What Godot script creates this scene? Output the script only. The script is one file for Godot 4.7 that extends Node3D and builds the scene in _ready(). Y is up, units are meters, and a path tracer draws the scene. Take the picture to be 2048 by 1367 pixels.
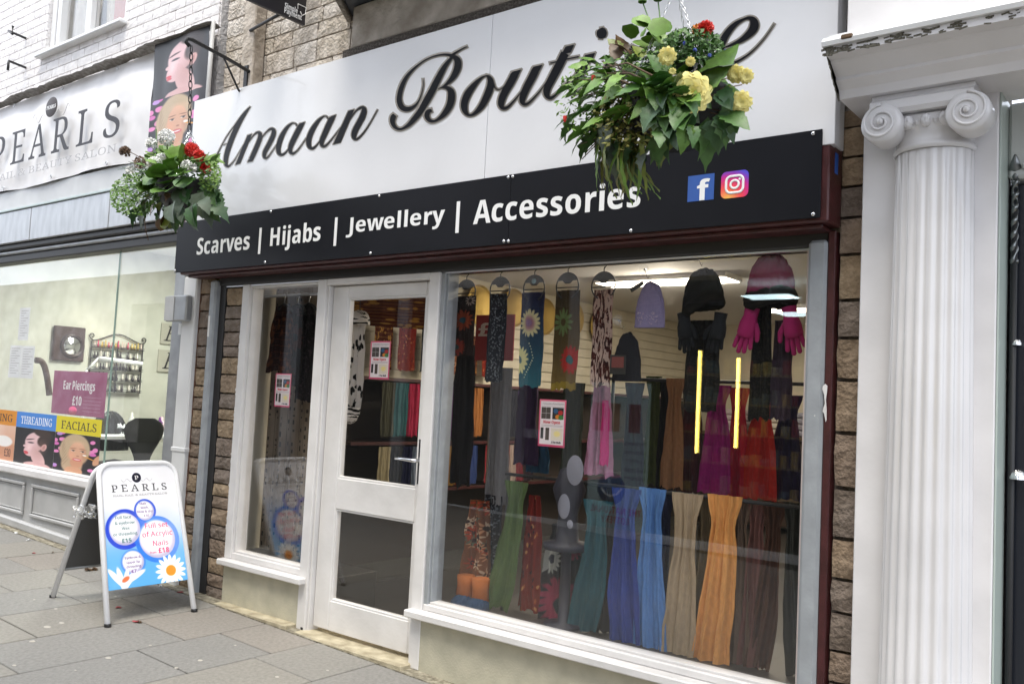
extends Node3D
# A narrow shopping lane: a boutique front, a beauty salon beside it and a white pilaster shopfront.
# X runs along the shop fronts, Y is up, Z points out of the shops into the lane; metres.

const FOCAL := 1780.0
var cam_basis := Basis.from_euler(Vector3(0.06502, 0.66131, 0.0502))
var cam_pos := Vector3(0, 1.40, 3.5)
var rng := RandomNumberGenerator.new()
var M := {}
var NT := {}
var box_cache := {}
var used_names := {}

# ---------- photo pixel -> point on a plane of the place ----------
func ray(px: float, py: float) -> Vector3:
	return cam_basis * Vector3((px - 1024.0) / FOCAL, -(py - 683.5) / FOCAL, -1.0)
func PZ(px: float, py: float, z: float) -> Vector3:
	var d := ray(px, py)
	return cam_pos + d * ((z - cam_pos.z) / d.z)
func PX(px: float, py: float, x: float) -> Vector3:
	var d := ray(px, py)
	return cam_pos + d * ((x - cam_pos.x) / d.x)
func ground_y(x: float) -> float:
	return -0.12 - 0.03 * x
func PG(px: float, py: float) -> Vector3:
	var d := ray(px, py)
	return cam_pos + d * ((-0.12 - cam_pos.y) / (d.y + 0.03 * d.x))

# ---------- nodes ----------
func numbered(called: String) -> String:
	if not used_names.has(called):
		used_names[called] = 0
		return called
	used_names[called] += 1
	return "%s_%03d" % [called, used_names[called]]
func tag(o: Node3D, label: String, category: String, group := "") -> Node3D:
	o.set_meta("label", label)
	o.set_meta("category", category)
	if group != "":
		o.set_meta("group", group)
	return o
func thing(called: String, label: String, category: String, at := Vector3.ZERO, group := "") -> Node3D:
	var o := Node3D.new()
	o.name = numbered(called)
	add_child(o)
	o.position = at
	return tag(o, label, category, group)
func world_of(n: Node) -> Vector3:
	var p := Vector3.ZERO
	while n is Node3D and n != self:
		p += n.position
		n = n.get_parent()
	return p
# a mesh part; pos is in world metres
func part(parent: Node3D, called: String, mesh: Mesh, mat: Material, pos := Vector3.ZERO, basis := Basis.IDENTITY) -> MeshInstance3D:
	var o := MeshInstance3D.new()
	o.mesh = mesh
	o.material_override = mat
	if parent == self:
		o.name = numbered(called)
		add_child(o)
		o.transform = Transform3D(basis, pos)
	else:
		o.name = called
		parent.add_child(o, true)
		o.transform = Transform3D(basis, pos - world_of(parent))
	return o
func bx(parent: Node3D, called: String, x0: float, x1: float, y0: float, y1: float, z0: float, z1: float, mat: Material, bevel := 0.003) -> MeshInstance3D:
	var s := Vector3(absf(x1 - x0), absf(y1 - y0), absf(z1 - z0))
	return part(parent, called, bevel_box(s, minf(bevel, s[s.min_axis_index()] * 0.3)), mat, Vector3((x0 + x1) / 2, (y0 + y1) / 2, (z0 + z1) / 2))
func structure(o: Node3D) -> Node3D:
	o.set_meta("kind", "structure")
	return o

# ---------- meshes ----------
func tri(st: SurfaceTool, a: Vector3, b: Vector3, c: Vector3, out: Vector3) -> void:
	# front faces run clockwise
	if (b - a).cross(c - a).dot(out) > 0.0:
		var t := b
		b = c
		c = t
	st.add_vertex(a); st.add_vertex(b); st.add_vertex(c)
func quad(st: SurfaceTool, a: Vector3, b: Vector3, c: Vector3, d: Vector3, out: Vector3) -> void:
	tri(st, a, b, c, out)
	tri(st, a, c, d, out)
func new_st(smooth := false) -> SurfaceTool:
	var st := SurfaceTool.new()
	st.begin(Mesh.PRIMITIVE_TRIANGLES)
	st.set_smooth_group(0 if smooth else -1)
	return st
func done(st: SurfaceTool) -> ArrayMesh:
	st.generate_normals()
	return st.commit()
func bevel_box(s: Vector3, b: float) -> ArrayMesh:
	var key := "%.4f_%.4f_%.4f_%.4f" % [s.x, s.y, s.z, b]
	if box_cache.has(key):
		return box_cache[key]
	var st := new_st()
	add_box(st, Vector3.ZERO, s, b)
	box_cache[key] = done(st)
	return box_cache[key]
func add_box(st: SurfaceTool, c: Vector3, s: Vector3, b := 0.0, basis := Basis.IDENTITY) -> void:
	var h := s / 2
	var pts := {}
	for i in [-1, 1]:
		for j in [-1, 1]:
			for k in [-1, 1]:
				for ax in 3:
					var v := Vector3(i * (h.x - b), j * (h.y - b), k * (h.z - b))
					v[ax] = [i, j, k][ax] * h[ax]
					pts[[i, j, k, ax]] = c + basis * v
	for ax in 3:
		var u := (ax + 1) % 3
		var w := (ax + 2) % 3
		for sgn in [-1, 1]:
			var q := []
			for uv in [[-1, -1], [1, -1], [1, 1], [-1, 1]]:
				var key := [0, 0, 0]
				key[ax] = sgn; key[u] = uv[0]; key[w] = uv[1]
				q.append(pts[[key[0], key[1], key[2], ax]])
			var n := Vector3.ZERO
			n[ax] = sgn
			quad(st, q[0], q[1], q[2], q[3], basis * n)
	if b <= 0.0:
		return
	for ax in 3:  # edges along ax
		var u := (ax + 1) % 3
		var w := (ax + 2) % 3
		for su in [-1, 1]:
			for sw in [-1, 1]:
				var q := []
				for e in [[-1, u], [1, u], [1, w], [-1, w]]:
					var key := [0, 0, 0]
					key[ax] = e[0]; key[u] = su; key[w] = sw
					q.append(pts[[key[0], key[1], key[2], e[1]]])
				var n := Vector3.ZERO
				n[u] = su; n[w] = sw
				quad(st, q[0], q[1], q[2], q[3], basis * n)
	for i in [-1, 1]:
		for j in [-1, 1]:
			for k in [-1, 1]:
				tri(st, pts[[i, j, k, 0]], pts[[i, j, k, 1]], pts[[i, j, k, 2]], basis * Vector3(i, j, k))
func add_tube(st: SurfaceTool, path: Array, r, sides := 8, closed := false, caps := true) -> void:
	var n := path.size()
	var rings := []
	var last_up := Vector3.UP
	for i in n:
		var p: Vector3 = path[i]
		var a: Vector3 = path[(i - 1 + n) % n] if closed or i > 0 else p
		var b: Vector3 = path[(i + 1) % n] if closed or i < n - 1 else p
		var t := (b - a).normalized()
		var side := last_up.cross(t)
		if side.length() < 0.05:
			side = Vector3.RIGHT.cross(t)
			if side.length() < 0.05:
				side = Vector3.FORWARD.cross(t)
		side = side.normalized()
		var up := t.cross(side).normalized()
		last_up = up
		var rad: float = r[i] if r is Array else r
		var ring := []
		for s in sides:
			var ang := TAU * s / sides
			ring.append(p + (side * cos(ang) + up * sin(ang)) * rad)
		rings.append(ring)
	for i in (n if closed else n - 1):
		var A: Array = rings[i]
		var B: Array = rings[(i + 1) % n]
		var ca: Vector3 = path[i]
		for s in sides:
			var s2 := (s + 1) % sides
			quad(st, A[s], A[s2], B[s2], B[s], (A[s] + A[s2]) / 2 - ca)
	if caps and not closed:
		for e in [0, n - 1]:
			var ring: Array = rings[e]
			var o: Vector3 = path[e] - path[1 if e == 0 else n - 2]
			for s in sides:
				tri(st, path[e], ring[s], ring[(s + 1) % sides], o)
func tube_mesh(path: Array, r, sides := 8, closed := false) -> ArrayMesh:
	var st := new_st(true)
	add_tube(st, path, r, sides, closed)
	return done(st)
func add_lathe(st: SurfaceTool, prof: Array, sides := 20, c := Vector3.ZERO, a0 := 0.0, a1 := TAU, basis := Basis.IDENTITY) -> void:
	for i in prof.size() - 1:
		var p: Vector2 = prof[i]
		var q: Vector2 = prof[i + 1]
		for s in sides:
			var t0 := a0 + (a1 - a0) * s / sides
			var t1 := a0 + (a1 - a0) * (s + 1) / sides
			var f := func(v: Vector2, t: float) -> Vector3: return c + basis * Vector3(v.x * cos(t), v.y, v.x * sin(t))
			var nrm := Vector2(q.y - p.y, p.x - q.x)
			var tm := (t0 + t1) / 2
			quad(st, f.call(p, t0), f.call(p, t1), f.call(q, t1), f.call(q, t0), basis * Vector3(nrm.x * cos(tm), nrm.y, nrm.x * sin(tm)))
func lathe_mesh(prof: Array, sides := 20) -> ArrayMesh:
	var st := new_st(true)
	add_lathe(st, prof, sides)
	return done(st)
# a grid surface from a function (u, v in 0..1) -> Vector3
func grid_mesh(nx: int, ny: int, f: Callable, smooth := true) -> ArrayMesh:
	var st := new_st(smooth)
	var pts := []
	for j in ny + 1:
		var row := []
		for i in nx + 1:
			row.append(f.call(float(i) / nx, float(j) / ny))
		pts.append(row)
	for j in ny:
		for i in nx:
			var uv := [Vector2(float(i) / nx, float(j) / ny), Vector2(float(i + 1) / nx, float(j) / ny), Vector2(float(i + 1) / nx, float(j + 1) / ny), Vector2(float(i) / nx, float(j + 1) / ny)]
			var p := [pts[j][i], pts[j][i + 1], pts[j + 1][i + 1], pts[j + 1][i]]
			for k in [0, 1, 2, 0, 2, 3]:
				st.set_uv(uv[k])
				st.add_vertex(p[k])
	return done(st)
# a flat picture, width along +X, height along +Y, centred, facing +Z, uv filled, with a little thickness
func card_mesh(w: float, h: float) -> ArrayMesh:
	return grid_mesh(1, 1, func(u, v): return Vector3((u - 0.5) * w, (0.5 - v) * h, 0), false)
# polygon profile in (z, y) pushed along X
func extrude_x(prof: Array, x0: float, x1: float) -> ArrayMesh:
	var st := new_st()
	var pp := PackedVector2Array(prof)
	var cen := Vector2.ZERO
	for p in pp:
		cen += p / pp.size()
	for i in pp.size():
		var a := pp[i]
		var b := pp[(i + 1) % pp.size()]
		var n := Vector2(b.y - a.y, a.x - b.x)
		if Geometry2D.is_point_in_polygon((a + b) / 2 + n.normalized() * 0.0005, pp):
			n = -n
		quad(st, Vector3(x0, a.y, a.x), Vector3(x1, a.y, a.x), Vector3(x1, b.y, b.x), Vector3(x0, b.y, b.x), Vector3(0, n.y, n.x))
	var t := Geometry2D.triangulate_polygon(pp)
	for i in range(0, t.size(), 3):
		for e in [x0, x1]:
			var v := []
			for k in 3:
				v.append(Vector3(e, pp[t[i + k]].y, pp[t[i + k]].x))
			tri(st, v[0], v[1], v[2], Vector3(-1 if e == x0 else 1, 0, 0))
	return done(st)

# ---------- materials ----------
func lin(r: float, g: float, b: float) -> Color:
	return Color(r, g, b).linear_to_srgb()
func mk(col: Color, rough := 0.6, metal := 0.0, spec := 0.5) -> StandardMaterial3D:
	var m := StandardMaterial3D.new()
	m.albedo_color = col
	m.roughness = rough
	m.metallic = metal
	m.metallic_specular = spec
	return m
func noise_tex(key: String, freq: float, lo: float, hi: float, oct := 4, normal := false, bump := 4.0, warm := 0.0, kind := FastNoiseLite.TYPE_SIMPLEX_SMOOTH) -> NoiseTexture2D:
	if NT.has(key):
		return NT[key]
	var n := FastNoiseLite.new()
	n.seed = key.hash() % 9999
	n.noise_type = kind
	n.frequency = freq
	n.fractal_octaves = oct
	var t := NoiseTexture2D.new()
	t.width = 512
	t.height = 512
	t.seamless = true
	t.noise = n
	if normal:
		t.as_normal_map = true
		t.bump_strength = bump
	else:
		var g := Gradient.new()
		g.set_color(0, Color(lo, lo * (1.0 - warm * 0.4), lo * (1.0 - warm)))
		g.set_color(1, Color(hi, hi, hi))
		t.color_ramp = g
	NT[key] = t
	return t
# grain: a key of a noise texture for colour, bump: for relief; scale in repeats per metre
func surf(col: Color, rough: float, grain := "", scale := 1.0, bump := "", bump_amount := 0.5, spec := 0.5) -> StandardMaterial3D:
	var m := mk(col, rough, 0.0, spec)
	m.uv1_triplanar = true
	m.uv1_world_triplanar = true
	m.uv1_scale = Vector3.ONE * scale
	if grain != "":
		m.albedo_texture = NT[grain]
	if bump != "":
		m.normal_enabled = true
		m.normal_texture = NT[bump]
		m.normal_scale = bump_amount
	return m
func pictured(img: Image, rough := 0.5) -> StandardMaterial3D:
	var m := mk(Color.WHITE, rough)
	m.albedo_texture = ImageTexture.create_from_image(img)
	m.texture_repeat = false
	return m

# ---------- painting flat prints ----------
func blank(w: int, h: int, top: Color, bottom: Color) -> Image:
	var im := Image.create_empty(w, h, false, Image.FORMAT_RGBA8)
	for y in h:
		im.fill_rect(Rect2i(0, y, w, 1), top.lerp(bottom, float(y) / (h - 1)))
	return im
# ellipse in 0..1 of the picture's width and height; turn in degrees, soft edge 0..1
func blot(im: Image, cx: float, cy: float, rx: float, ry: float, col: Color, turn := 0.0, soft := 0.08) -> void:
	var w := im.get_width()
	var h := im.get_height()
	var R := maxf(rx * w, ry * h) * (1.0 + soft)
	var c := cos(deg_to_rad(turn))
	var s := sin(deg_to_rad(turn))
	for y in range(maxi(0, int(cy * h - R)), mini(h, int(cy * h + R) + 2)):
		for x in range(maxi(0, int(cx * w - R)), mini(w, int(cx * w + R) + 2)):
			var dx := x + 0.5 - cx * w
			var dy := y + 0.5 - cy * h
			var a := (dx * c + dy * s) / (rx * w)
			var b := (-dx * s + dy * c) / (ry * h)
			var d := sqrt(a * a + b * b)
			if d < 1.0 + soft:
				var k := clampf((1.0 + soft - d) / maxf(2.0 * soft, 0.001), 0.0, 1.0) * col.a
				im.set_pixel(x, y, im.get_pixel(x, y).lerp(Color(col, 1), k))
func band(im: Image, x0: float, y0: float, x1: float, y1: float, col: Color) -> void:
	var w := im.get_width()
	var h := im.get_height()
	im.fill_rect(Rect2i(int(x0 * w), int(y0 * h), maxi(1, int((x1 - x0) * w)), maxi(1, int((y1 - y0) * h))), col)
func daisy(im: Image, cx: float, cy: float, r: float, petal: Color, heart: Color, n := 14, heart_r := 0.3, asp := 1.0) -> void:
	for k in n:
		var t := TAU * k / n
		blot(im, cx + cos(t) * r * 0.62, cy + sin(t) * r * 0.62 * asp, r * 0.42, r * 0.13 * asp, petal, rad_to_deg(t), 0.15)
	blot(im, cx, cy, r * heart_r, r * heart_r * asp, heart)

# ---------- lettering ----------
func font(serif := false, bold := false) -> SystemFont:
	var key := "font%s%s" % [serif, bold]
	if not NT.has(key):
		var f := SystemFont.new()
		f.font_names = PackedStringArray(["Droid Serif" if serif else "Droid Sans"])
		f.font_weight = 700 if bold else 400
		NT[key] = f
	return NT[key]
# words fitted into a box: left/right and bottom/top of the ink in metres, in the frame of basis/origin
func words(parent: Node3D, called: String, text: String, mat: Material, origin: Vector3, basis: Basis, x0: float, x1: float, y0: float, y1: float, serif := false, bold := false, slant := 0.0, depth := 0.0) -> MeshInstance3D:
	var key := "t%s%s%s%.3f" % [text, serif, bold, depth]
	if not NT.has(key):
		var t := TextMesh.new()
		t.font = font(serif, bold)
		t.text = text
		t.font_size = 48
		t.pixel_size = 0.01
		t.curve_step = 2.0
		t.depth = 0.02
		NT[key] = t
	var tm: TextMesh = NT[key]
	var bb := tm.get_aabb()
	var sx := (x1 - x0) / maxf(bb.size.x, 0.0001)
	var sy := (y1 - y0) / maxf(bb.size.y, 0.0001)
	var sz := (depth if depth > 0.0 else 0.0012) / 0.02
	var local := Basis(Vector3(sx, 0, 0), Vector3(slant * sy, sy, 0), Vector3(0, 0, sz))
	var b := basis * local
	var o := origin + basis * Vector3(x0, y0, 0) - b * Vector3(bb.position.x, bb.position.y, 0)
	return part(parent, called, tm, mat, o, b)
# words on a wall plane at z, by photo pixels of the four ink corners' extremes (left-bottom and right-top)
func wall_words(parent: Node3D, called: String, text: String, mat: Material, z: float, x0: float, x1: float, y0: float, y1: float, serif := false, bold := false, slant := 0.0, depth := 0.0) -> MeshInstance3D:
	return words(parent, called, text, mat, Vector3(0, 0, z), Basis.IDENTITY, x0, x1, y0, y1, serif, bold, slant, depth)
# brush-like strokes drawn on a plane z: points [x, y, width] in crop pixels, crop offset and scale
func stroke_mesh(strokes: Array, off: Vector2, scale: float, z: float, grow: float, step: float) -> ArrayMesh:
	var st := new_st()
	var base := 0.0
	for s in strokes:
		base += step
		if s.size() > 0 and s[0] is Vector2:  # a plain polygon
			var poly := PackedVector2Array(s)
			if grow > 0.0:
				var g := Geometry2D.offset_polygon(poly, grow, Geometry2D.JOIN_MITER)
				if g.size():
					poly = g[0]
			var t := Geometry2D.triangulate_polygon(poly)
			for i in range(0, t.size(), 3):
				var v := []
				for k in 3:
					var q: Vector2 = off + poly[t[i + k]] / scale
					v.append(PZ(q.x, q.y, z + base))
				tri(st, v[0], v[1], v[2], Vector3.BACK)
			continue
		var pts := []
		var n: int = s.size() / 3
		for i in n - 1:
			for k in 6:
				pts.append(catmull(s, i, n, k / 6.0))
		pts.append(Vector3(s[(n - 1) * 3], s[(n - 1) * 3 + 1], s[(n - 1) * 3 + 2]))
		if grow > 0.0:  # lengthen the ends so that the outline shows round them
			var d0: Vector3 = (pts[0] - pts[1]) * Vector3(1, 1, 0)
			var d1: Vector3 = (pts[-1] - pts[-2]) * Vector3(1, 1, 0)
			pts[0] += d0.normalized() * grow
			pts[-1] += d1.normalized() * grow
		var L := []
		var R := []
		for i in pts.size():
			var a: Vector3 = pts[maxi(i - 1, 0)]
			var b: Vector3 = pts[mini(i + 1, pts.size() - 1)]
			var d := Vector2(b.x - a.x, b.y - a.y).normalized()
			var w: float = pts[i].z / 2.0 + grow
			var nn := Vector2(-d.y, d.x) * w
			var zz := z + base + step * i / pts.size()
			var l := off + (Vector2(pts[i].x, pts[i].y) + nn) / scale
			var r := off + (Vector2(pts[i].x, pts[i].y) - nn) / scale
			L.append(PZ(l.x, l.y, zz))
			R.append(PZ(r.x, r.y, zz))
		for i in pts.size() - 1:
			quad(st, L[i], L[i + 1], R[i + 1], R[i], Vector3.BACK)
	return done(st)
func catmull(s: Array, i: int, n: int, t: float) -> Vector3:
	var p := []
	for k in [i - 1, i, i + 1, i + 2]:
		var c := clampi(k, 0, n - 1)
		p.append(Vector3(s[c * 3], s[c * 3 + 1], s[c * 3 + 2]))
	return 0.5 * ((2.0 * p[1]) + (p[2] - p[0]) * t + (2.0 * p[0] - 5.0 * p[1] + 4.0 * p[2] - p[3]) * t * t + (3.0 * p[1] - p[0] - 3.0 * p[2] + p[3]) * t * t * t)

func _ready() -> void:
	rng.seed = 20240611
	# ---------- camera ----------
	var cam := Camera3D.new()
	cam.name = "camera"
	cam.fov = rad_to_deg(2.0 * atan(683.5 / FOCAL))
	cam.near = 0.05
	cam.far = 300.0
	cam.transform = Transform3D(cam_basis, cam_pos)
	add_child(cam)
	cam.current = true
	# ---------- overcast sky, soft sun, exposure ----------
	var sky_mat := ProceduralSkyMaterial.new()
	sky_mat.sky_top_color = Color(0.90, 0.93, 0.98)
	sky_mat.sky_horizon_color = Color(0.86, 0.89, 0.94)
	sky_mat.ground_bottom_color = Color(0.45, 0.44, 0.43)
	sky_mat.ground_horizon_color = Color(0.6, 0.6, 0.6)
	var sky := Sky.new()
	sky.sky_material = sky_mat
	var env := Environment.new()
	env.background_mode = Environment.BG_SKY
	env.sky = sky
	env.background_energy_multiplier = 1.0
	env.tonemap_mode = Environment.TONE_MAPPER_LINEAR
	env.tonemap_exposure = 2.95
	env.sdfgi_enabled = true
	env.ssao_enabled = true
	env.ssil_enabled = true
	var we := WorldEnvironment.new()
	we.name = "environment"
	we.environment = env
	add_child(we)
	var sun := DirectionalLight3D.new()
	sun.name = "sun"
	sun.light_color = Color(1.0, 0.98, 0.94)
	sun.light_energy = 0.4
	sun.light_angular_distance = 25.0
	sun.shadow_enabled = true
	sun.rotation_degrees = Vector3(-68, 20, 0)
	add_child(sun)
	# ceiling light panels of the boutique and the salon
	ceiling_panel(Vector3(-2.3, 2.47, -1.5), Vector2(1.2, 0.3), Color(1.0, 0.95, 0.86), 0.9, "slim ceiling light panel nearest the boutique window display")
	ceiling_panel(Vector3(-3.6, 2.47, -3.2), Vector2(1.2, 0.3), Color(1.0, 0.95, 0.86), 1.0, "slim ceiling light panel halfway into the boutique")
	ceiling_panel(Vector3(-3.0, 2.47, -5.4), Vector2(1.2, 0.3), Color(1.0, 0.95, 0.86), 1.2, "slim ceiling light panel at the back of the boutique")
	ceiling_panel(Vector3(-7.9, 2.89, -1.6), Vector2(1.4, 0.5), Color(0.98, 1.0, 0.95), 3.8, "ceiling light panel in the beauty salon")
	# extra bare light added under the middle fitting to brighten the ceiling
	var wash := OmniLight3D.new()
	wash.name = "added_ceiling_wash"
	wash.light_color = Color(1.0, 0.95, 0.86)
	wash.light_energy = 0.28
	wash.light_size = 0.1
	wash.omni_range = 8.0
	wash.shadow_enabled = true
	wash.position = Vector3(-3.6, 2.36, -3.2)
	add_child(wash)
	materials()
	setting()
	boutique_shopfront()
	white_sign()
	black_board()
	boutique_inside()
	window_display()
	salon_front()
	salon_inside()
	banner()
	pilaster_shop()
	upper_walls()
	pavement_sign()
	hanging_baskets()
	small_things()
	across_the_lane()

func ceiling_panel(at: Vector3, size: Vector2, col: Color, energy: float, label: String) -> void:
	var t := thing("ceiling_light", label, "ceiling light", at)
	bx(t, "housing", at.x - size.x / 2 - 0.02, at.x + size.x / 2 + 0.02, at.y - 0.01, at.y + 0.03, at.z - size.y / 2 - 0.02, at.z + size.y / 2 + 0.02, mk(Color(0.9, 0.9, 0.9), 0.5))
	var m := mk(Color(1, 1, 1), 0.6)
	m.emission_enabled = true
	m.emission = col
	m.emission_energy_multiplier = 3.0
	bx(t, "diffuser", at.x - size.x / 2, at.x + size.x / 2, at.y - 0.018, at.y - 0.012, at.z - size.y / 2, at.z + size.y / 2, m, 0.001)
	var l := AreaLight3D.new()
	l.name = "panel_light"
	l.area_size = size
	l.light_energy = energy
	l.light_color = col
	l.shadow_enabled = true
	l.area_range = 12.0
	l.rotation_degrees = Vector3(-90, 0, 0)
	l.position = Vector3(0, -0.03, 0)
	t.add_child(l)

func materials() -> void:
	noise_tex("grain", 0.05, 0.86, 1.0, 4)
	noise_tex("metal_dirt", 0.012, 0.87, 1.0, 4)
	noise_tex("blotch", 0.008, 0.72, 1.0, 3, false, 4.0, 0.06)
	noise_tex("soft", 0.01, 0.9, 1.0, 3)
	noise_tex("dirt", 0.02, 0.5, 1.0, 5, false, 4.0, 0.12)
	noise_tex("rough_n", 0.03, 0, 1, 5, true, 14.0)
	noise_tex("fine_n", 0.09, 0, 1, 4, true, 6.0)
	noise_tex("wave_n", 0.006, 0, 1, 2, true, 4.0)
	noise_tex("speck", 0.16, 0.7, 1.05, 2)
	# paint and timber
	M.white_wood = surf(lin(0.74, 0.72, 0.71), 0.38, "soft", 0.6, "fine_n", 0.035)
	M.white_pvc = surf(lin(0.8, 0.8, 0.8), 0.3, "soft", 0.4)
	M.cream = surf(lin(0.52, 0.49, 0.38), 0.75, "soft", 1.4, "fine_n", 0.12)
	M.concrete_strip = surf(lin(0.46, 0.43, 0.34), 0.85, "dirt", 1.6, "rough_n", 0.5)
	M.pale_step = surf(lin(0.56, 0.50, 0.36), 0.8, "blotch", 2.0, "fine_n", 0.4)
	M.maroon = surf(lin(0.075, 0.016, 0.018), 0.42, "blotch", 2.2, "fine_n", 0.2)
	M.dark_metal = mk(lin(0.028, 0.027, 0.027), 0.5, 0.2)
	M.black_gap = mk(lin(0.01, 0.01, 0.011), 0.8)
	M.grey_rail = surf(lin(0.34, 0.36, 0.38), 0.55, "metal_dirt", 1.2, "fine_n", 0.06)
	M.alu = mk(lin(0.46, 0.47, 0.48), 0.4, 0.6)
	M.alu.uv1_triplanar = true
	M.alu.uv1_world_triplanar = true
	M.alu.uv1_scale = Vector3(1.6, 0.5, 1.6)
	M.alu.albedo_texture = NT["metal_dirt"]
	M.galv = surf(lin(0.42, 0.43, 0.44), 0.5, "metal_dirt", 1.0)
	M.galv.metallic = 0.6
	M.grey_paint = surf(lin(0.47, 0.47, 0.47), 0.45, "soft", 0.8, "fine_n", 0.03)
	M.dark_steel = mk(lin(0.2, 0.21, 0.21), 0.3, 1.0)
	M.silver_edge = mk(lin(0.34, 0.31, 0.27), 0.25, 0.5)
	M.chrome = mk(lin(0.72, 0.72, 0.73), 0.12, 1.0)
	M.steel = mk(lin(0.55, 0.55, 0.56), 0.3, 1.0)
	M.iron = mk(lin(0.035, 0.035, 0.037), 0.55, 0.4)
	M.brass = mk(lin(0.62, 0.47, 0.2), 0.3, 1.0)
	M.gold = surf(lin(0.6, 0.42, 0.13), 0.38, "grain", 6.0, "rough_n", 0.6)
	M.gold.metallic = 0.8
	M.mortar = surf(lin(0.30, 0.26, 0.22), 0.9, "dirt", 2.0, "rough_n", 0.5)
	M.pale_mortar = surf(lin(0.5, 0.47, 0.44), 0.9, "dirt", 2.0, "rough_n", 0.5)
	M.stones = []
	for c in [[0.36, 0.27, 0.19], [0.31, 0.235, 0.18], [0.26, 0.21, 0.175], [0.40, 0.30, 0.20], [0.29, 0.23, 0.19]]:
		M.stones.append(surf(lin(c[0], c[1], c[2]), 0.9, "blotch", 1.8, "rough_n", 0.8))
	M.pale_stones = []
	for c in [[0.76, 0.69, 0.62], [0.72, 0.65, 0.57], [0.80, 0.74, 0.68], [0.68, 0.60, 0.52]]:
		M.pale_stones.append(surf(lin(c[0], c[1], c[2]), 0.9, "blotch", 2.2, "rough_n", 1.0))
	M.white_bricks = []
	for c in [[0.84, 0.81, 0.80], [0.86, 0.83, 0.82], [0.82, 0.785, 0.775]]:
		M.white_bricks.append(surf(lin(c[0], c[1], c[2]), 0.7, "soft", 1.5, "rough_n", 0.2))
	M.white_joint = surf(lin(0.76, 0.73, 0.72), 0.85, "soft", 1.5, "rough_n", 0.4)
	M.render_beige = surf(lin(0.60, 0.55, 0.50), 0.85, "blotch", 1.2, "rough_n", 0.3)
	M.slabs = []
	for c in [[0.272, 0.261, 0.24], [0.262, 0.253, 0.238], [0.278, 0.264, 0.238], [0.256, 0.249, 0.236], [0.282, 0.26, 0.235]]:
		M.slabs.append(surf(lin(c[0], c[1], c[2]), 0.72, "grain", 1.3, "fine_n", 0.3, 0.35))
	M.joint = surf(lin(0.05, 0.046, 0.04), 0.95, "dirt", 3.0)
	# glass
	M.glass = mk(Color(0.92, 0.97, 0.95, 0.002), 0.0)
	M.glass.transparency = BaseMaterial3D.TRANSPARENCY_ALPHA
	M.glass_edge = mk(lin(0.25, 0.36, 0.32), 0.15)
	# signs
	M.gloss_white = surf(lin(0.80, 0.80, 0.825), 0.35, "soft", 0.15)
	M.gloss_white.clearcoat_enabled = true
	M.gloss_white.clearcoat = 0.45
	M.gloss_white.clearcoat_roughness = 0.06
	M.gloss_black = mk(lin(0.008, 0.008, 0.010), 0.3, 0.0, 0.25)
	M.board_black = surf(lin(0.012, 0.0125, 0.016), 0.42, "soft", 0.4, "", 0.5, 0.25)
	M.vinyl_white = mk(lin(0.82, 0.82, 0.82), 0.45)
	M.ink = mk(lin(0.03, 0.028, 0.035), 0.6)
	M.grey_ink = mk(lin(0.42, 0.41, 0.42), 0.6)
	M.paper = mk(lin(0.74, 0.75, 0.76), 0.7)
	M.red_ink = mk(lin(0.5, 0.03, 0.05), 0.6)
	M.pink_ink = mk(lin(0.75, 0.06, 0.22), 0.6)
	M.teal_ink = mk(lin(0.06, 0.2, 0.2), 0.6)
	M.violet_ink = mk(lin(0.2, 0.08, 0.32), 0.6)
	M.vinyl_banner = surf(lin(0.85, 0.83, 0.83), 0.5, "soft", 0.5)
	M.black_plastic = mk(lin(0.012, 0.012, 0.014), 0.42)
	M.leather = mk(lin(0.012, 0.012, 0.014), 0.34)
	M.clear_plastic = mk(Color(1, 1, 1, 0.12), 0.05)
	M.clear_plastic.transparency = BaseMaterial3D.TRANSPARENCY_ALPHA
	M.cream_wall = surf(lin(0.62, 0.57, 0.45), 0.8, "soft", 0.5)
	M.salon_wall = surf(lin(0.65, 0.65, 0.575), 0.8, "soft", 0.5)
	M.ceiling_white = mk(lin(0.72, 0.71, 0.68), 0.8)
	M.dark_floor = surf(lin(0.035, 0.03, 0.026), 0.5, "grain", 1.2)
	M.white_gloss_paint = surf(lin(0.70, 0.685, 0.69), 0.16, "soft", 0.4)
	M.flat_white = surf(lin(0.76, 0.74, 0.745), 0.4, "soft", 0.5, "fine_n", 0.02)
	M.leaf = []
	for c in [[0.13, 0.27, 0.04], [0.08, 0.19, 0.04], [0.19, 0.35, 0.055], [0.055, 0.135, 0.045], [0.23, 0.29, 0.05]]:
		var m := surf(lin(c[0], c[1], c[2]), 0.45, "blotch", 6.0, "fine_n", 0.3)
		m.backlight_enabled = true
		m.backlight = Color(0.16, 0.26, 0.08)
		M.leaf.append(m)
	M.leaf_bronze = surf(lin(0.12, 0.065, 0.025), 0.5, "blotch", 6.0)
	M.leaf_straw = surf(lin(0.24, 0.24, 0.055), 0.55, "blotch", 5.0)
	M.leaf_grey = surf(lin(0.09, 0.13, 0.085), 0.5, "blotch", 6.0)
	M.stem = mk(lin(0.10, 0.055, 0.03), 0.6)
	M.soil = surf(lin(0.02, 0.015, 0.012), 0.95, "dirt", 8.0)
	M.petal_yellow = mk(lin(0.90, 0.80, 0.30), 0.55)
	M.petal_yellow.backlight_enabled = true
	M.petal_yellow.backlight = Color(0.3, 0.28, 0.15)
	M.petal_red = mk(lin(0.62, 0.03, 0.02), 0.5)
	M.petal_white = mk(lin(0.82, 0.82, 0.80), 0.5)
	M.petal_blue = mk(lin(0.12, 0.16, 0.62), 0.5)
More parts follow.
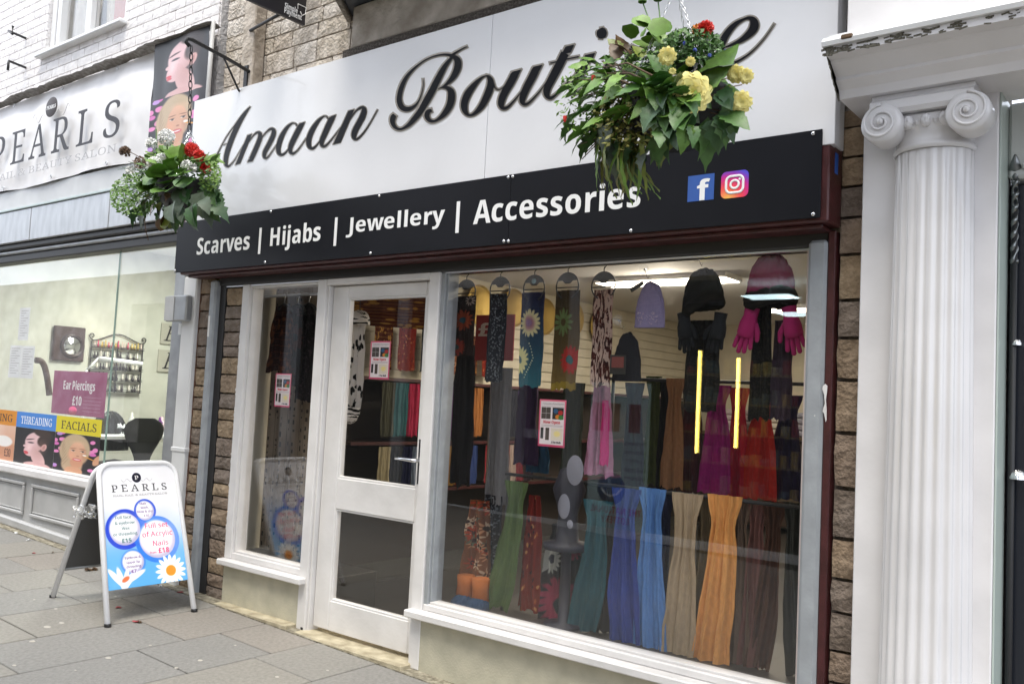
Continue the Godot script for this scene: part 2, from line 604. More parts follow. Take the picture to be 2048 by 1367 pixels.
	M.petal_orange = mk(lin(0.62, 0.22, 0.02), 0.5)

# ---------- ground ----------
func setting() -> void:
	var tilt := Basis(Vector3(0, 0, 1), atan(-0.03))
	var g := part(self, "ground", bevel_box(Vector3(160, 0.2, 120), 0.0), M.joint, Vector3(-2, ground_y(-2) - 0.112, 30), tilt)
	structure(g)
	var pv := Node3D.new()
	pv.name = "pavement"
	add_child(pv)
	structure(pv)
	var known := {-5.36: [0.70, 1.45, 2.3], -5.845: [0.435, 0.905, 1.7], -6.345: [0.55, 1.3, 2.1], -4.865: [0.47, 1.2, 2.0], -4.375: [0.64, 1.505, 2.3], -3.905: [0.425, 0.92, 1.8], -3.44: [0.535, 1.4, 2.2]}
	var xs := [-5.845, -5.36, -4.865, -4.375, -3.905, -3.44]
	var x := -3.44
	while x < 3.0:
		x += 0.475
		xs.append(x)
	x = -5.845
	while x > -13.0:
		x -= 0.49
		xs.push_front(x)
	for i in xs.size() - 1:
		var a: float = xs[i]
		var b: float = xs[i + 1]
		var cuts := [0.11]
		for k in known:
			if absf(k - b) < 0.03:
				cuts.append_array(known[k])
		while cuts[-1] < 3.7:
			cuts.append(cuts[-1] + rng.randf_range(0.62, 0.95))
		cuts.append(4.62)
		for j in cuts.size() - 1:
			var gap := rng.randf_range(0.005, 0.010)
			var o := bx(pv, "paving_slab", a + gap / 2, b - gap / 2, -0.03, 0.03, cuts[j] + gap / 2, cuts[j + 1] - gap / 2, M.slabs[rng.randi() % 5], 0.0035)
			var mid := (a + b) / 2
			o.position = Vector3(mid, ground_y(mid) - 0.03 + rng.randf_range(-0.0012, 0.0012), (cuts[j] + cuts[j + 1]) / 2)
			o.basis = tilt
	# the strip of old concrete along the shop fronts
	var strip := part(self, "pavement_edge_strip", bevel_box(Vector3(16.0, 0.08, 0.16), 0.004), M.concrete_strip, Vector3(-5.0, ground_y(-5.0) - 0.036, 0.026), tilt)
	structure(strip)

var stone_kit := []
func stone_meshes() -> void:
	if stone_kit.size():
		return
	var n := FastNoiseLite.new()
	n.seed = 5
	n.frequency = 1.4
	for v in 7:
		var nx := 4
		var ny := 3
		var f := func(i: int, j: int) -> Vector3:
			var u := float(i) / nx - 0.5
			var w := float(j) / ny - 0.5
			var edge := i == 0 or j == 0 or i == nx or j == ny
			var d := n.get_noise_3d(u * 2.2, w * 2.2, v * 7.3) * 0.17
			var jx := 0.035 * n.get_noise_3d(u * 5.0 + 9.0, w * 5.0, v * 3.0)
			return Vector3(u * 0.985 + jx, w * 0.97 + jx, 0.5 + d - (0.13 if edge else 0.0))
		var st := new_st()
		for j in ny:
			for i in nx:
				quad(st, f.call(i, j), f.call(i + 1, j), f.call(i + 1, j + 1), f.call(i, j + 1), Vector3.BACK)
		for i in nx:
			for j in [0, ny]:
				var a: Vector3 = f.call(i, j)
				var b: Vector3 = f.call(i + 1, j)
				quad(st, a, b, Vector3(b.x, b.y, -0.6), Vector3(a.x, a.y, -0.6), Vector3(0, -1 if j == 0 else 1, 0))
		for j in ny:
			for i in [0, nx]:
				var a: Vector3 = f.call(i, j)
				var b: Vector3 = f.call(i, j + 1)
				quad(st, a, b, Vector3(b.x, b.y, -0.6), Vector3(a.x, a.y, -0.6), Vector3(-1 if i == 0 else 1, 0, 0))
		stone_kit.append(done(st))
# courses of separate stones with recessed joints; keep_out: rectangles [x0, x1, y0, y1] left open
func stone_wall(parent: Node3D, called: String, x0: float, x1: float, y0: float, y1: float, z: float, h_min: float, h_max: float, l_min: float, l_max: float, mats: Array, joint: float, depth: float, keep_out := [], bond := false) -> void:
	stone_meshes()
	var y := y0
	var row := 0
	while y < y1 - 0.02:
		var h := minf(rng.randf_range(h_min, h_max), y1 - y)
		if y1 - y - h < 0.03:
			h = y1 - y
		var x := x0
		if bond and row % 2:
			x = x0 - l_min * 0.5
		row += 1
		while x < x1 - 0.01:
			var l := rng.randf_range(l_min, l_max)
			if x1 - x - l < l_min * 0.45:
				l = x1 - x
			var segs := [[maxf(x, x0), minf(x + l, x1)]]
			for r in keep_out:
				if y + h > r[2] + 0.01 and y < r[3] - 0.01:
					var nxt := []
					for s in segs:
						if s[1] <= r[0] or s[0] >= r[1]:
							nxt.append(s)
						else:
							if s[0] < r[0] - 0.02:
								nxt.append([s[0], r[0]])
							if s[1] > r[1] + 0.02:
								nxt.append([r[1], s[1]])
					segs = nxt
			for s in segs:
				var w: float = s[1] - s[0] - joint
				if w < 0.015:
					continue
				var basis := Basis.from_scale(Vector3(w, h - joint, depth))
				part(parent, called, stone_kit[rng.randi() % stone_kit.size()], mats[rng.randi() % mats.size()], Vector3((s[0] + s[1]) / 2, y + h / 2, z - depth * 0.3), basis)
			x += l
		y += h

# ---------- the boutique's front ----------
func boutique_shopfront() -> void:
	var b := thing("boutique", "boutique shop front with white door, two display windows and brown stone jambs", "shop front", Vector3(-3.3, 0, 0))
	# stone jambs
	bx(b, "mortar_bed", -5.445, -4.953, ground_y(-5.2) - 0.05, 2.16, -0.12, -0.012, M.mortar, 0.0)
	stone_wall(b, "stone", -5.437, -5.278, ground_y(-5.3) - 0.02, 2.14, 0.012, 0.07, 0.125, 0.10, 0.17, M.stones, 0.008, 0.06)
	stone_wall(b, "stone", -5.138, -4.955, ground_y(-5.0) - 0.02, 2.14, 0.012, 0.07, 0.125, 0.14, 0.22, M.stones, 0.008, 0.06)
	bx(b, "mortar_bed", -1.125, -0.55, -0.12, 2.62, -0.12, -0.012, M.mortar, 0.0)
	stone_wall(b, "stone", -1.118, -0.94, -0.12, 2.6, 0.015, 0.10, 0.21, 0.16, 0.24, M.stones, 0.008, 0.06)
	# pale mortar smeared along the left window frame
	var st := new_st(true)
	for k in 34:
		var yy := 0.4 + k * 0.047 + rng.randf_range(-0.01, 0.01)
		add_lathe(st, [Vector2(0.0, 0.012), Vector2(0.011, 0.007), Vector2(0.014, 0.0)], 7, Vector3(-4.953 + rng.randf_range(-0.010, 0.004), yy, 0.012), 0, TAU, Basis(Vector3(rng.randf_range(0.5, 1.4), 0, 0), Vector3(0, 0, 0.6), Vector3(0, rng.randf_range(1.2, 2.6), 0)))
	part(b, "mortar_smear", done(st), mk(lin(0.62, 0.6, 0.57), 0.9))
	# shutter guides
	var guide := bx(b, "shutter_guide", -5.274, -5.206, ground_y(-5.24) - 0.01, 2.10, -0.03, 0.06, M.grey_rail, 0.012)
	bx(guide, "worn_patch", -5.262, -5.242, 1.72, 1.86, 0.0602, 0.0616, mk(lin(0.66, 0.64, 0.62), 0.7), 0.0)
	bx(b, "shutter_slot", -5.204, -5.140, ground_y(-5.17) - 0.01, 2.11, -0.05, 0.022, M.dark_metal, 0.002)  # one solid dark strip fills the slot of the guide
	var g2 := bx(b, "shutter_guide", -1.226, -1.152, -0.13, 2.085, -0.05, 0.058, M.grey_rail, 0.012)
	bx(g2, "guide_lip", -1.238, -1.2265, -0.13, 2.05, -0.05, 0.03, mk(lin(0.55, 0.47, 0.45), 0.5), 0.002)
	part(g2, "chipped_paint", stroke_mesh([[Vector2(1452, 948), Vector2(1468, 934), Vector2(1481, 946), Vector2(1479, 985), Vector2(1472, 1040), Vector2(1477, 1100), Vector2(1476, 1170), Vector2(1470, 1184), Vector2(1460, 1128), Vector2(1449, 1112), Vector2(1464, 1062), Vector2(1460, 1005), Vector2(1448, 968)], [Vector2(1394, 1140), Vector2(1402, 1136), Vector2(1400, 1148)]], Vector2(1200, 480), 3.254, 0.0592, 0.0, 0.0002), M.white_wood)
	bx(b, "painted_jamb", -1.151, -1.121, -0.13, 2.12, -0.04, 0.05, M.maroon, 0.004)
	# maroon timber fascia with its soffit, and the shutter box behind it
	bx(b, "fascia_timber", -5.44, -1.108, 2.128, 2.50, 0.035, 0.186, M.maroon, 0.006)
	bx(b, "soffit_bead", -5.40, -1.14, 2.112, 2.128, 0.04, 0.15, M.maroon, 0.004)
	bx(b, "shutter_box", -5.20, -1.152, 2.062, 2.20, -0.10, 0.034, M.dark_metal, 0.006)
	bx(b, "shutter_end_lath", -5.19, -1.20, 2.052, 2.061, -0.012, 0.02, M.steel, 0.001)
	# stall risers, sills
	bx(b, "stall_riser", -4.945, -4.19, ground_y(-4.6) - 0.06, 0.27, -0.10, 0.030, M.cream, 0.004)
	bx(b, "stall_riser", -3.268, -1.15, ground_y(-1.2) - 0.2, 0.255, -0.10, 0.030, M.cream, 0.004)
	bx(b, "window_sill", -4.955, -4.135, 0.268, 0.305, -0.10, 0.082, M.white_wood, 0.006)
	bx(b, "window_sill", -3.285, -1.23, 0.250, 0.288, -0.10, 0.086, M.white_wood, 0.006)
	for c in [[-3.1, 0.05], [-2.95, 0.07], [-2.62, 0.04]]:
		bx(b, "flaking_paint", c[0], c[0] + c[1], 0.236, 0.250, 0.0305, 0.034, M.white_wood, 0.001)
	# doorstep
	bx(b, "doorstep", -4.20, -3.26, -0.12, 0.008, -0.25, 0.105, M.pale_step, 0.008)
	bx(b, "step_edge", -4.93, -4.20, ground_y(-4.93) - 0.1, ground_y(-4.93) + 0.004, -0.05, 0.105, M.pale_step, 0.006)
	# left window
	var w1 := bx(b, "window_frame", -4.952, -4.880, 0.305, 2.062, -0.09, 0.028, M.white_wood, 0.005)
	bx(w1, "bottom_rail", -4.880, -4.200, 0.305, 0.345, -0.09, 0.022, M.white_wood, 0.004)
	bx(w1, "glazing_bead", -4.880, -4.866, 0.345, 2.062, -0.06, 0.004, M.white_wood, 0.002)
	bx(w1, "glazing_bead", -4.866, -4.200, 0.345, 0.357, -0.06, 0.004, M.white_wood, 0.002)
	bx(w1, "head_rail", -4.880, -4.200, 2.040, 2.0615, -0.09, 0.0, M.white_wood, 0.002)
	bx(w1, "glass_pane", -4.872, -4.195, 0.35, 2.05, -0.038, -0.032, M.glass, 0.0)
	# door frame and door
	var df := bx(b, "door_frame", -4.196, -4.118, 0.0, 2.062, -0.10, 0.034, M.white_wood, 0.005)
	bx(df, "jamb", -3.282, -3.206, -0.02, 2.062, -0.10, 0.034, M.white_wood, 0.005)
	bx(df, "head", -4.118, -3.282, 2.026, 2.062, -0.10, 0.033, M.white_wood, 0.004)
	bx(df, "bead", -4.118, -4.104, 0.0, 2.026, -0.06, 0.018, M.white_wood, 0.003)
	bx(df, "worn_foot", -4.150, -4.130, 0.0, 0.022, 0.0345, 0.036, M.iron, 0.0)
	var d := bx(b, "door", -4.100, -3.966, 0.030, 2.020, -0.055, -0.010, M.white_wood, 0.006)
	bx(d, "stile", -3.338, -3.290, 0.030, 2.020, -0.055, -0.010, M.white_wood, 0.006)
	bx(d, "top_rail", -3.966, -3.338, 1.948, 2.020, -0.055, -0.0105, M.white_wood, 0.004)
	bx(d, "middle_rail", -3.966, -3.338, 0.722, 0.900, -0.055, -0.0105, M.white_wood, 0.004)
	bx(d, "bottom_rail", -3.966, -3.338, 0.030, 0.200, -0.055, -0.0105, M.white_wood, 0.004)
	for r in [[0.900, 1.948], [0.200, 0.722]]:
		bx(d, "bead", -3.966, -3.955, r[0], r[1], -0.05, -0.016, M.white_wood, 0.002)
		bx(d, "bead", -3.349, -3.338, r[0], r[1], -0.05, -0.016, M.white_wood, 0.002)
		bx(d, "bead", -3.955, -3.349, r[0], r[0] + 0.011, -0.05, -0.016, M.white_wood, 0.002)
		bx(d, "bead", -3.955, -3.349, r[1] - 0.011, r[1], -0.05, -0.016, M.white_wood, 0.002)
		bx(d, "door_glass", -3.96, -3.344, r[0] + 0.004, r[1] - 0.004, -0.036, -0.030, M.glass, 0.0)
	bx(d, "lock_plate", -3.329, -3.299, 0.925, 1.165, -0.0098, -0.0065, M.chrome, 0.001)
	bx(d, "keyhole", -3.318, -3.310, 0.985, 1.02, -0.0064, -0.0058, M.black_gap, 0.0)
	part(d, "handle", tube_mesh([Vector3(-3.314, 1.052, -0.008), Vector3(-3.314, 1.052, 0.035), Vector3(-3.33, 1.053, 0.042), Vector3(-3.40, 1.055, 0.04), Vector3(-3.455, 1.052, 0.036)], [0.011, 0.010, 0.010, 0.008, 0.007], 10), M.chrome)
	# right window
	var w2 := bx(b, "window_frame", -3.206, -3.176, 0.288, 2.062, -0.09, 0.020, M.grey_rail, 0.003)
	bx(w2, "bottom_rail", -3.206, -1.238, 0.288, 0.322, -0.09, 0.024, M.white_wood, 0.005)
	bx(w2, "glazing_bead", -3.176, -1.238, 0.322, 0.334, -0.06, 0.006, M.white_wood, 0.002)
	bx(w2, "side_bead", -3.176, -3.166, 0.334, 2.062, -0.06, 0.006, M.grey_rail, 0.002)
	bx(w2, "glass_pane", -3.170, -1.232, 0.328, 2.060, -0.038, -0.032, M.glass, 0.0)
	# blue tape left on the fascia return
	bx(b, "tape_scrap", -1.1078, -1.1066, 2.325, 2.405, 0.09, 0.125, mk(lin(0.02, 0.10, 0.42), 0.6), 0.0)

# ---------- white sign with the script lettering ----------
func white_sign() -> void:
	var s := thing("shop_sign", "long glossy white shop sign with black script name edged in silver", "shop sign", Vector3(-3.25, 2.42, 0.19))
	bx(s, "sign_panel", -5.412, -2.803, 2.42, 3.315, 0.135, 0.19, M.gloss_white, 0.002)
	bx(s, "sign_panel", -2.800, -1.090, 2.42, 3.315, 0.135, 0.19, M.gloss_white, 0.002)
	bx(s, "sign_tray", -5.405, -1.097, 2.425, 3.31, 0.06, 0.134, M.white_pvc, 0.002)
	var c1 := [Vector2(410, 180), 7.594]
	var c2 := [Vector2(580, 170), 9.115]
	var c3 := [Vector2(760, 70), 6.835]
	var c4 := [Vector2(910, 50), 6.835]
	var c5 := [Vector2(1060, 30), 6.835]
	var c6 := [Vector2(1380, 10), 6.835]
	var u1 := [[Vector2(780, 640), Vector2(905, 605), Vector2(858, 700), Vector2(740, 722)], [815, 675, 105, 760, 780, 105, 690, 900, 100, 640, 1010, 95, 630, 1090, 80, 660, 1135, 50, 720, 1120, 35, 800, 1040, 22, 890, 930, 12, 960, 830, 8],
		[Vector2(1070, 570), Vector2(1197, 540), Vector2(1150, 630), Vector2(1030, 655)], [1100, 615, 105, 1050, 720, 105, 980, 850, 100, 930, 970, 92, 920, 1040, 75, 950, 1080, 45, 1010, 1060, 28, 1100, 970, 18, 1190, 860, 12, 1280, 730, 8]]
	var letters := [
		[c1, [[680, 250, 8, 560, 370, 9, 440, 540, 11, 330, 690, 9, 240, 850, 9, 170, 990, 14, 90, 1100, 18, 20, 1190, 14, -50, 1265, 8], [675, 255, 10, 600, 350, 45, 520, 480, 62, 440, 640, 70, 375, 800, 70, 330, 940, 68, 308, 1050, 62, 310, 1120, 52, 332, 1152, 36, 370, 1140, 15, 440, 1060, 8, 520, 930, 7, 600, 800, 7], [250, 829, 8, 350, 811, 8]]],
		[c1, [[Vector2(640, 685), Vector2(708, 662), Vector2(525, 1112), Vector2(455, 1135)], [600, 870, 6, 680, 750, 9, 750, 665, 17, 805, 642, 38, 832, 672, 56, 822, 745, 62, 760, 900, 64, 692, 1050, 62], [Vector2(660, 1045), Vector2(722, 1050), Vector2(712, 1075), Vector2(640, 1092)], [780, 830, 7, 870, 700, 11, 950, 612, 18, 1005, 588, 40, 1036, 612, 56, 1030, 680, 62, 970, 810, 62, 905, 930, 56, 893, 1000, 46, 912, 1030, 32, 950, 1010, 13, 1010, 930, 8, 1100, 800, 8]]],
		[c1, [[1395, 545, 20, 1370, 508, 16, 1310, 506, 22, 1230, 580, 45, 1150, 720, 68, 1110, 860, 68, 1115, 945, 58, 1150, 980, 40, 1205, 958, 22, 1265, 890, 14, 1330, 770, 10], [Vector2(1432, 505), Vector2(1515, 482), Vector2(1470, 575), Vector2(1395, 590)], [1445, 545, 72, 1390, 650, 75, 1320, 790, 72, 1288, 880, 60, 1295, 938, 50, 1325, 962, 34, 1380, 930, 15, 1440, 860, 10, 1530, 730, 8]]],
		[c2, [[692, 615, 24, 660, 568, 18, 600, 572, 22, 510, 650, 52, 410, 800, 82, 345, 950, 90, 335, 1065, 84, 358, 1132, 64, 405, 1152, 44, 460, 1115, 25, 530, 1030, 16, 610, 900, 12], [Vector2(740, 570), Vector2(835, 538), Vector2(790, 640), Vector2(690, 660)], [760, 600, 92, 700, 720, 95, 620, 900, 90, 575, 1010, 80, 572, 1078, 64, 602, 1115, 44, 660, 1088, 25, 740, 1000, 15, 850, 860, 11, 920, 770, 9]]],
		[c2, [[Vector2(1060, 470), Vector2(1168, 440), Vector2(915, 1045), Vector2(780, 1080)], [1010, 750, 8, 1090, 620, 13, 1180, 490, 19, 1260, 422, 32, 1328, 412, 60, 1348, 460, 88, 1322, 560, 100, 1260, 680, 100, 1190, 810, 100, 1160, 900, 90, 1166, 962, 65, 1200, 985, 36, 1260, 950, 26, 1350, 850, 19, 1450, 700, 13, 1540, 540, 12, 1590, 450, 12]]],
		[c3, [[588, 605, 6, 590, 690, 9, 565, 800, 11, 520, 910, 18, 450, 985, 42, 370, 1012, 64, 300, 988, 74, 266, 920, 72, 262, 840, 66, 290, 720, 62, 350, 590, 48, 430, 490, 35, 520, 410, 22, 620, 340, 18, 730, 292, 18, 840, 268, 24, 930, 270, 36, 1010, 300, 62, 1055, 340, 88, 1064, 400, 95, 1050, 470, 92, 1000, 570, 75, 920, 660, 42, 850, 710, 17, 790, 735, 9], [985, 280, 40, 1020, 250, 30, 1070, 218, 22, 1130, 184, 17, 1185, 158, 15], [985, 300, 34, 900, 405, 58, 840, 505, 76, 770, 640, 86, 700, 780, 90, 620, 920, 88, 550, 1040, 80, 470, 1140, 70, 390, 1225, 50, 305, 1278, 30, 240, 1280, 36, 190, 1240, 52, 168, 1180, 64, 178, 1122, 72, 200, 1090, 55], [790, 733, 8, 850, 716, 22, 920, 724, 56, 968, 772, 90, 975, 860, 100, 950, 960, 92, 890, 1060, 75, 820, 1130, 48, 750, 1172, 32, 690, 1172, 46, 652, 1138, 62, 640, 1090, 70, 660, 1045, 62, 705, 1028, 40]]],
		[c4, [[430, 690, 14, 360, 722, 30, 270, 810, 66, 180, 930, 95, 130, 1050, 95, 128, 1145, 84, 158, 1208, 54, 205, 1232, 32, 270, 1205, 46, 360, 1110, 80, 430, 980, 95, 480, 850, 98, 485, 765, 84, 458, 710, 52, 425, 692, 20], [525, 800, 26, 550, 860, 18, 600, 882, 12, 660, 850, 12, 715, 785, 10]]],
		[c4, u1],
		[c5, [[Vector2(485, 430), Vector2(606, 402), Vector2(556, 510), Vector2(430, 540)], [480, 520, 112, 400, 680, 112, 310, 850, 108, 240, 990, 100, 228, 1075, 84, 258, 1128, 52, 310, 1120, 36, 400, 1040, 22, 490, 940, 15, 590, 850, 9], [275, 656, 15, 370, 636, 17, 520, 597, 17, 668, 566, 15]]],
		[c5, [[Vector2(755, 545), Vector2(892, 515), Vector2(848, 620), Vector2(712, 640)], [768, 620, 112, 690, 790, 110, 620, 920, 105, 592, 1010, 90, 612, 1058, 52, 680, 1040, 30, 770, 970, 16, 860, 850, 9]]],
		[c5, [[982, 172, 30, 986, 195, 95, 984, 222, 130, 980, 248, 140, 974, 275, 130, 968, 302, 95, 966, 322, 30]]],
		[c5, [[1400, 440, 22, 1330, 420, 26, 1250, 455, 60, 1150, 560, 90, 1075, 690, 98, 1045, 810, 92, 1066, 890, 66, 1120, 900, 40, 1210, 820, 22, 1300, 690, 14], [1440, 430, 100, 1370, 580, 100, 1270, 800, 98, 1170, 1010, 92, 1080, 1200, 84]]],
		[[Vector2(1195, -16), 5.95], u1],
		[c6, [[470, 578, 14, 570, 540, 32, 700, 480, 62, 825, 380, 100, 880, 292, 122, 868, 215, 104, 815, 178, 52, 740, 192, 32, 620, 262, 62, 510, 385, 86, 440, 520, 95, 420, 640, 86, 442, 738, 70, 500, 800, 46, 580, 796, 34, 680, 752, 28, 800, 675, 21, 920, 565, 15, 1040, 425, 12, 1152, 262, 9]]],
	]
	for l in letters:
		var grow: float = 3.2 * l[0][1]
		if l[0][0].x < 700.0:
			grow = 1.8 * l[0][1]
		var o := part(s, "letter", stroke_mesh(l[1], l[0][0], l[0][1], 0.1935, 0.0, 0.0003), M.gloss_black)
		part(o, "silver_outline", stroke_mesh(l[1], l[0][0], l[0][1], 0.1912, grow, 0.0003), M.silver_edge)

# ---------- black board ----------
func black_board() -> void:
	var s := thing("fascia_board", "black fascia board with white product words and two social media icons", "sign board", Vector3(-3.3, 2.14, 0.2))
	var seam := PZ(1020, 400, 0.2).x
	bx(s, "board_panel", -5.487, seam - 0.001, 2.142, 2.480, 0.192, 0.2, M.board_black, 0.001)
	bx(s, "board_panel", seam + 0.001, -1.134, 2.142, 2.480, 0.192, 0.2, M.board_black, 0.001)
	var z := 0.2003
	var items := [["Scarves", 395, 505, 498, 478, 0.0], ["Hijabs", 541, 487, 641, 455, 0.0], ["Jewellery", 692, 474, 889, 425, 0.0], ["Accessories", 948, 446, 1281, 375, 0.0]]
	# ink boxes in metres on the board: x0, x1, bottom, top
	var X := func(px: float, py: float) -> float: return PZ(px, py, z).x
	var Y := func(px: float, py: float) -> float: return PZ(px, py, z).y
	wall_words(s, "lettering", "Scarves", M.vinyl_white, z, X.call(394, 490), X.call(499, 485), Y.call(400, 509), Y.call(405, 475), false, true)
	wall_words(s, "lettering", "Hijabs", M.vinyl_white, z, X.call(541, 470), X.call(641, 465), Y.call(575, 500), Y.call(612, 445), false, true)
	wall_words(s, "lettering", "Jewellery", M.vinyl_white, z, X.call(693, 450), X.call(889, 440), Y.call(700, 476), Y.call(790, 422), false, true)
	wall_words(s, "lettering", "Accessories", M.vinyl_white, z, X.call(947, 430), X.call(1281, 400), Y.call(960, 447), Y.call(965, 397), false, true)
	for p in [[514, 508, 525, 455], [665, 492, 677, 434], [909, 466, 922, 402]]:
		var a := PZ(p[0], p[1], z)
		var b := PZ(p[2], p[3], z)
		var m := (a + b) / 2
		bx(s, "divider", m.x - 0.011, m.x + 0.011, a.y, b.y, 0.2002, 0.2012, M.vinyl_white, 0.0)
	# icons
	var fb := mk(lin(0.035, 0.10, 0.36), 0.4)
	var f0 := PZ(1375, 404, z)
	var f1 := PZ(1429.5, 346, z)
	var icon := bx(s, "icon_tile", f0.x, f1.x, f0.y, f1.y, 0.2002, 0.2012, fb, 0.0)
	wall_words(icon, "icon_letter", "f", M.vinyl_white, 0.2014, f0.x + 0.042, f1.x - 0.018, f0.y + 0.001, f1.y - 0.018, false, true)
	var im := Image.create_empty(96, 96, false, Image.FORMAT_RGBA8)
	for y in 96:
		for x in 96:
			var u := x / 95.0
			var v := 1.0 - y / 95.0
			var d := Vector2(u - 0.25, v + 0.05).length()
			var c := Color(0.98, 0.80, 0.36).lerp(Color(0.93, 0.30, 0.33), clampf(d / 0.5, 0, 1)).lerp(Color(0.78, 0.17, 0.55), clampf((d - 0.5) / 0.35, 0, 1)).lerp(Color(0.35, 0.30, 0.80), clampf((d - 0.85) / 0.3, 0, 1))
			im.set_pixel(x, y, c)
	var g0 := PZ(1441.5, 398, z)
	var g1 := PZ(1498.5, 338, z)
	var ic := (g0 + g1) / 2
	var half := (g1 - g0) / 2
	var outline := rounded(half.x, half.y, 0.022, 6)
	var st := new_st()
	for i in outline.size():
		var a: Vector2 = outline[i]
		var b: Vector2 = outline[(i + 1) % outline.size()]
		for p in [Vector2.ZERO, b, a]:
			st.set_uv(Vector2(0.5 + p.x / half.x / 2, 0.5 - p.y / half.y / 2))
			st.add_vertex(Vector3(p.x, p.y, 0))
	var tile := part(s, "icon_tile", done(st), pictured(im, 0.4), Vector3(ic.x, ic.y, 0.2010))
	var ring := new_st(true)
	var path := []
	for p in rounded(half.x * 0.62, half.y * 0.62, 0.02, 6):
		path.append(Vector3(p.x, p.y, 0))
	add_tube(ring, path, 0.0055, 6, true)
	path = []
	for k in 20:
		path.append(Vector3(cos(TAU * k / 20) * half.x * 0.30, sin(TAU * k / 20) * half.y * 0.30, 0))
	add_tube(ring, path, 0.0052, 6, true)
	add_lathe(ring, [Vector2(0.0, 0.004), Vector2(0.005, 0.0)], 8, Vector3(half.x * 0.36, half.y * 0.36, 0.0), 0, TAU, Basis(Vector3.RIGHT, Vector3.BACK, Vector3.DOWN))
	part(tile, "icon_outline", done(ring), M.vinyl_white, Vector3(ic.x, ic.y, 0.2015), Basis.from_scale(Vector3(1, 1, 0.35)))
	# dome screws
	var dome := lathe_mesh([Vector2(0.0, 0.007), Vector2(0.005, 0.0062), Vector2(0.008, 0.003), Vector2(0.0085, 0.0)], 12)
	for p in [[359, 452], [350, 541], [542, 422], [530, 524], [759, 390], [741, 506], [1017, 352], [1026, 352], [1008, 482], [1017, 482], [1262, 462], [1627, 267], [1627, 428]]:
		var at := PZ(p[0], p[1], 0.2)
		part(s, "screw", dome, M.chrome, Vector3(clampf(at.x, -5.475, -1.146), clampf(at.y, 2.154, 2.468), 0.2), Basis(Vector3.RIGHT, Vector3.BACK, Vector3.DOWN))

func rounded(hx: float, hy: float, r: float, n: int) -> Array:
	var out := []
	for q in 4:
		var cx: float = (hx - r) * [1, -1, -1, 1][q]
		var cy: float = (hy - r) * [1, 1, -1, -1][q]
		for k in n + 1:
			var t: float = PI / 2 * (q + float(k) / n)
			out.append(Vector2(cx + cos(t) * r, cy + sin(t) * r))
	return out

# ---------- cloth ----------
# hanging cloth: widths along its length, folds and depth; origin at the top centre, hangs towards -Y, faces +Z
func cloth_mesh(widths: Array, length: float, folds: float, amp: float, sd: int, lean := 0.0, nx := 40, ny := 22) -> ArrayMesh:
	var n := FastNoiseLite.new()
	n.seed = sd
	n.frequency = 0.9
	var ws := widths.size()
	var f := func(u: float, v: float) -> Vector3:
		var k := v * (ws - 1)
		var i := mini(int(k), ws - 2)
		var t := smoothstep(0.0, 1.0, k - i)
		var w: float = lerpf(widths[i], widths[i + 1], t)
		var widest: float = widths.max()
		var squeeze := clampf(1.0 - w / widest, 0.0, 0.8)
		var ph := n.get_noise_2d(v * 1.3, sd) * 1.2
		var z := sin(u * TAU * folds + ph + sd) * amp * (0.4 + squeeze * 0.8 + 0.4 * v) + sin(u * TAU * folds * 2.7 + ph * 2.0 + sd * 1.7) * amp * 0.45 * (0.6 + squeeze) + n.get_noise_2d(u * 2.5, v * 2.0) * amp
		var hem := n.get_noise_2d(u * 3.0 + 7.0, 3.0) * 0.05 * length * v * v
		return Vector3((u - 0.5) * w + lean * v * v + n.get_noise_2d(v * 1.2, 5.0) * 0.008, -v * length + hem, z)
	return grid_mesh(nx, ny, f)
func cloth_mat(col: Color, img: Image = null, rough := 0.85) -> StandardMaterial3D:
	var m := mk(col, rough, 0.0, 0.3)
	if img:
		m.albedo_texture = ImageTexture.create_from_image(img)
		m.albedo_color = Color.WHITE
	else:
		m.uv1_scale = Vector3(2, 3, 1)
		m.albedo_texture = NT["soft"]
		m.normal_enabled = true
		m.normal_texture = NT["fine_n"]
		m.normal_scale = 0.25
	m.backlight_enabled = true
	m.backlight = Color(0.12, 0.12, 0.12)
	return m
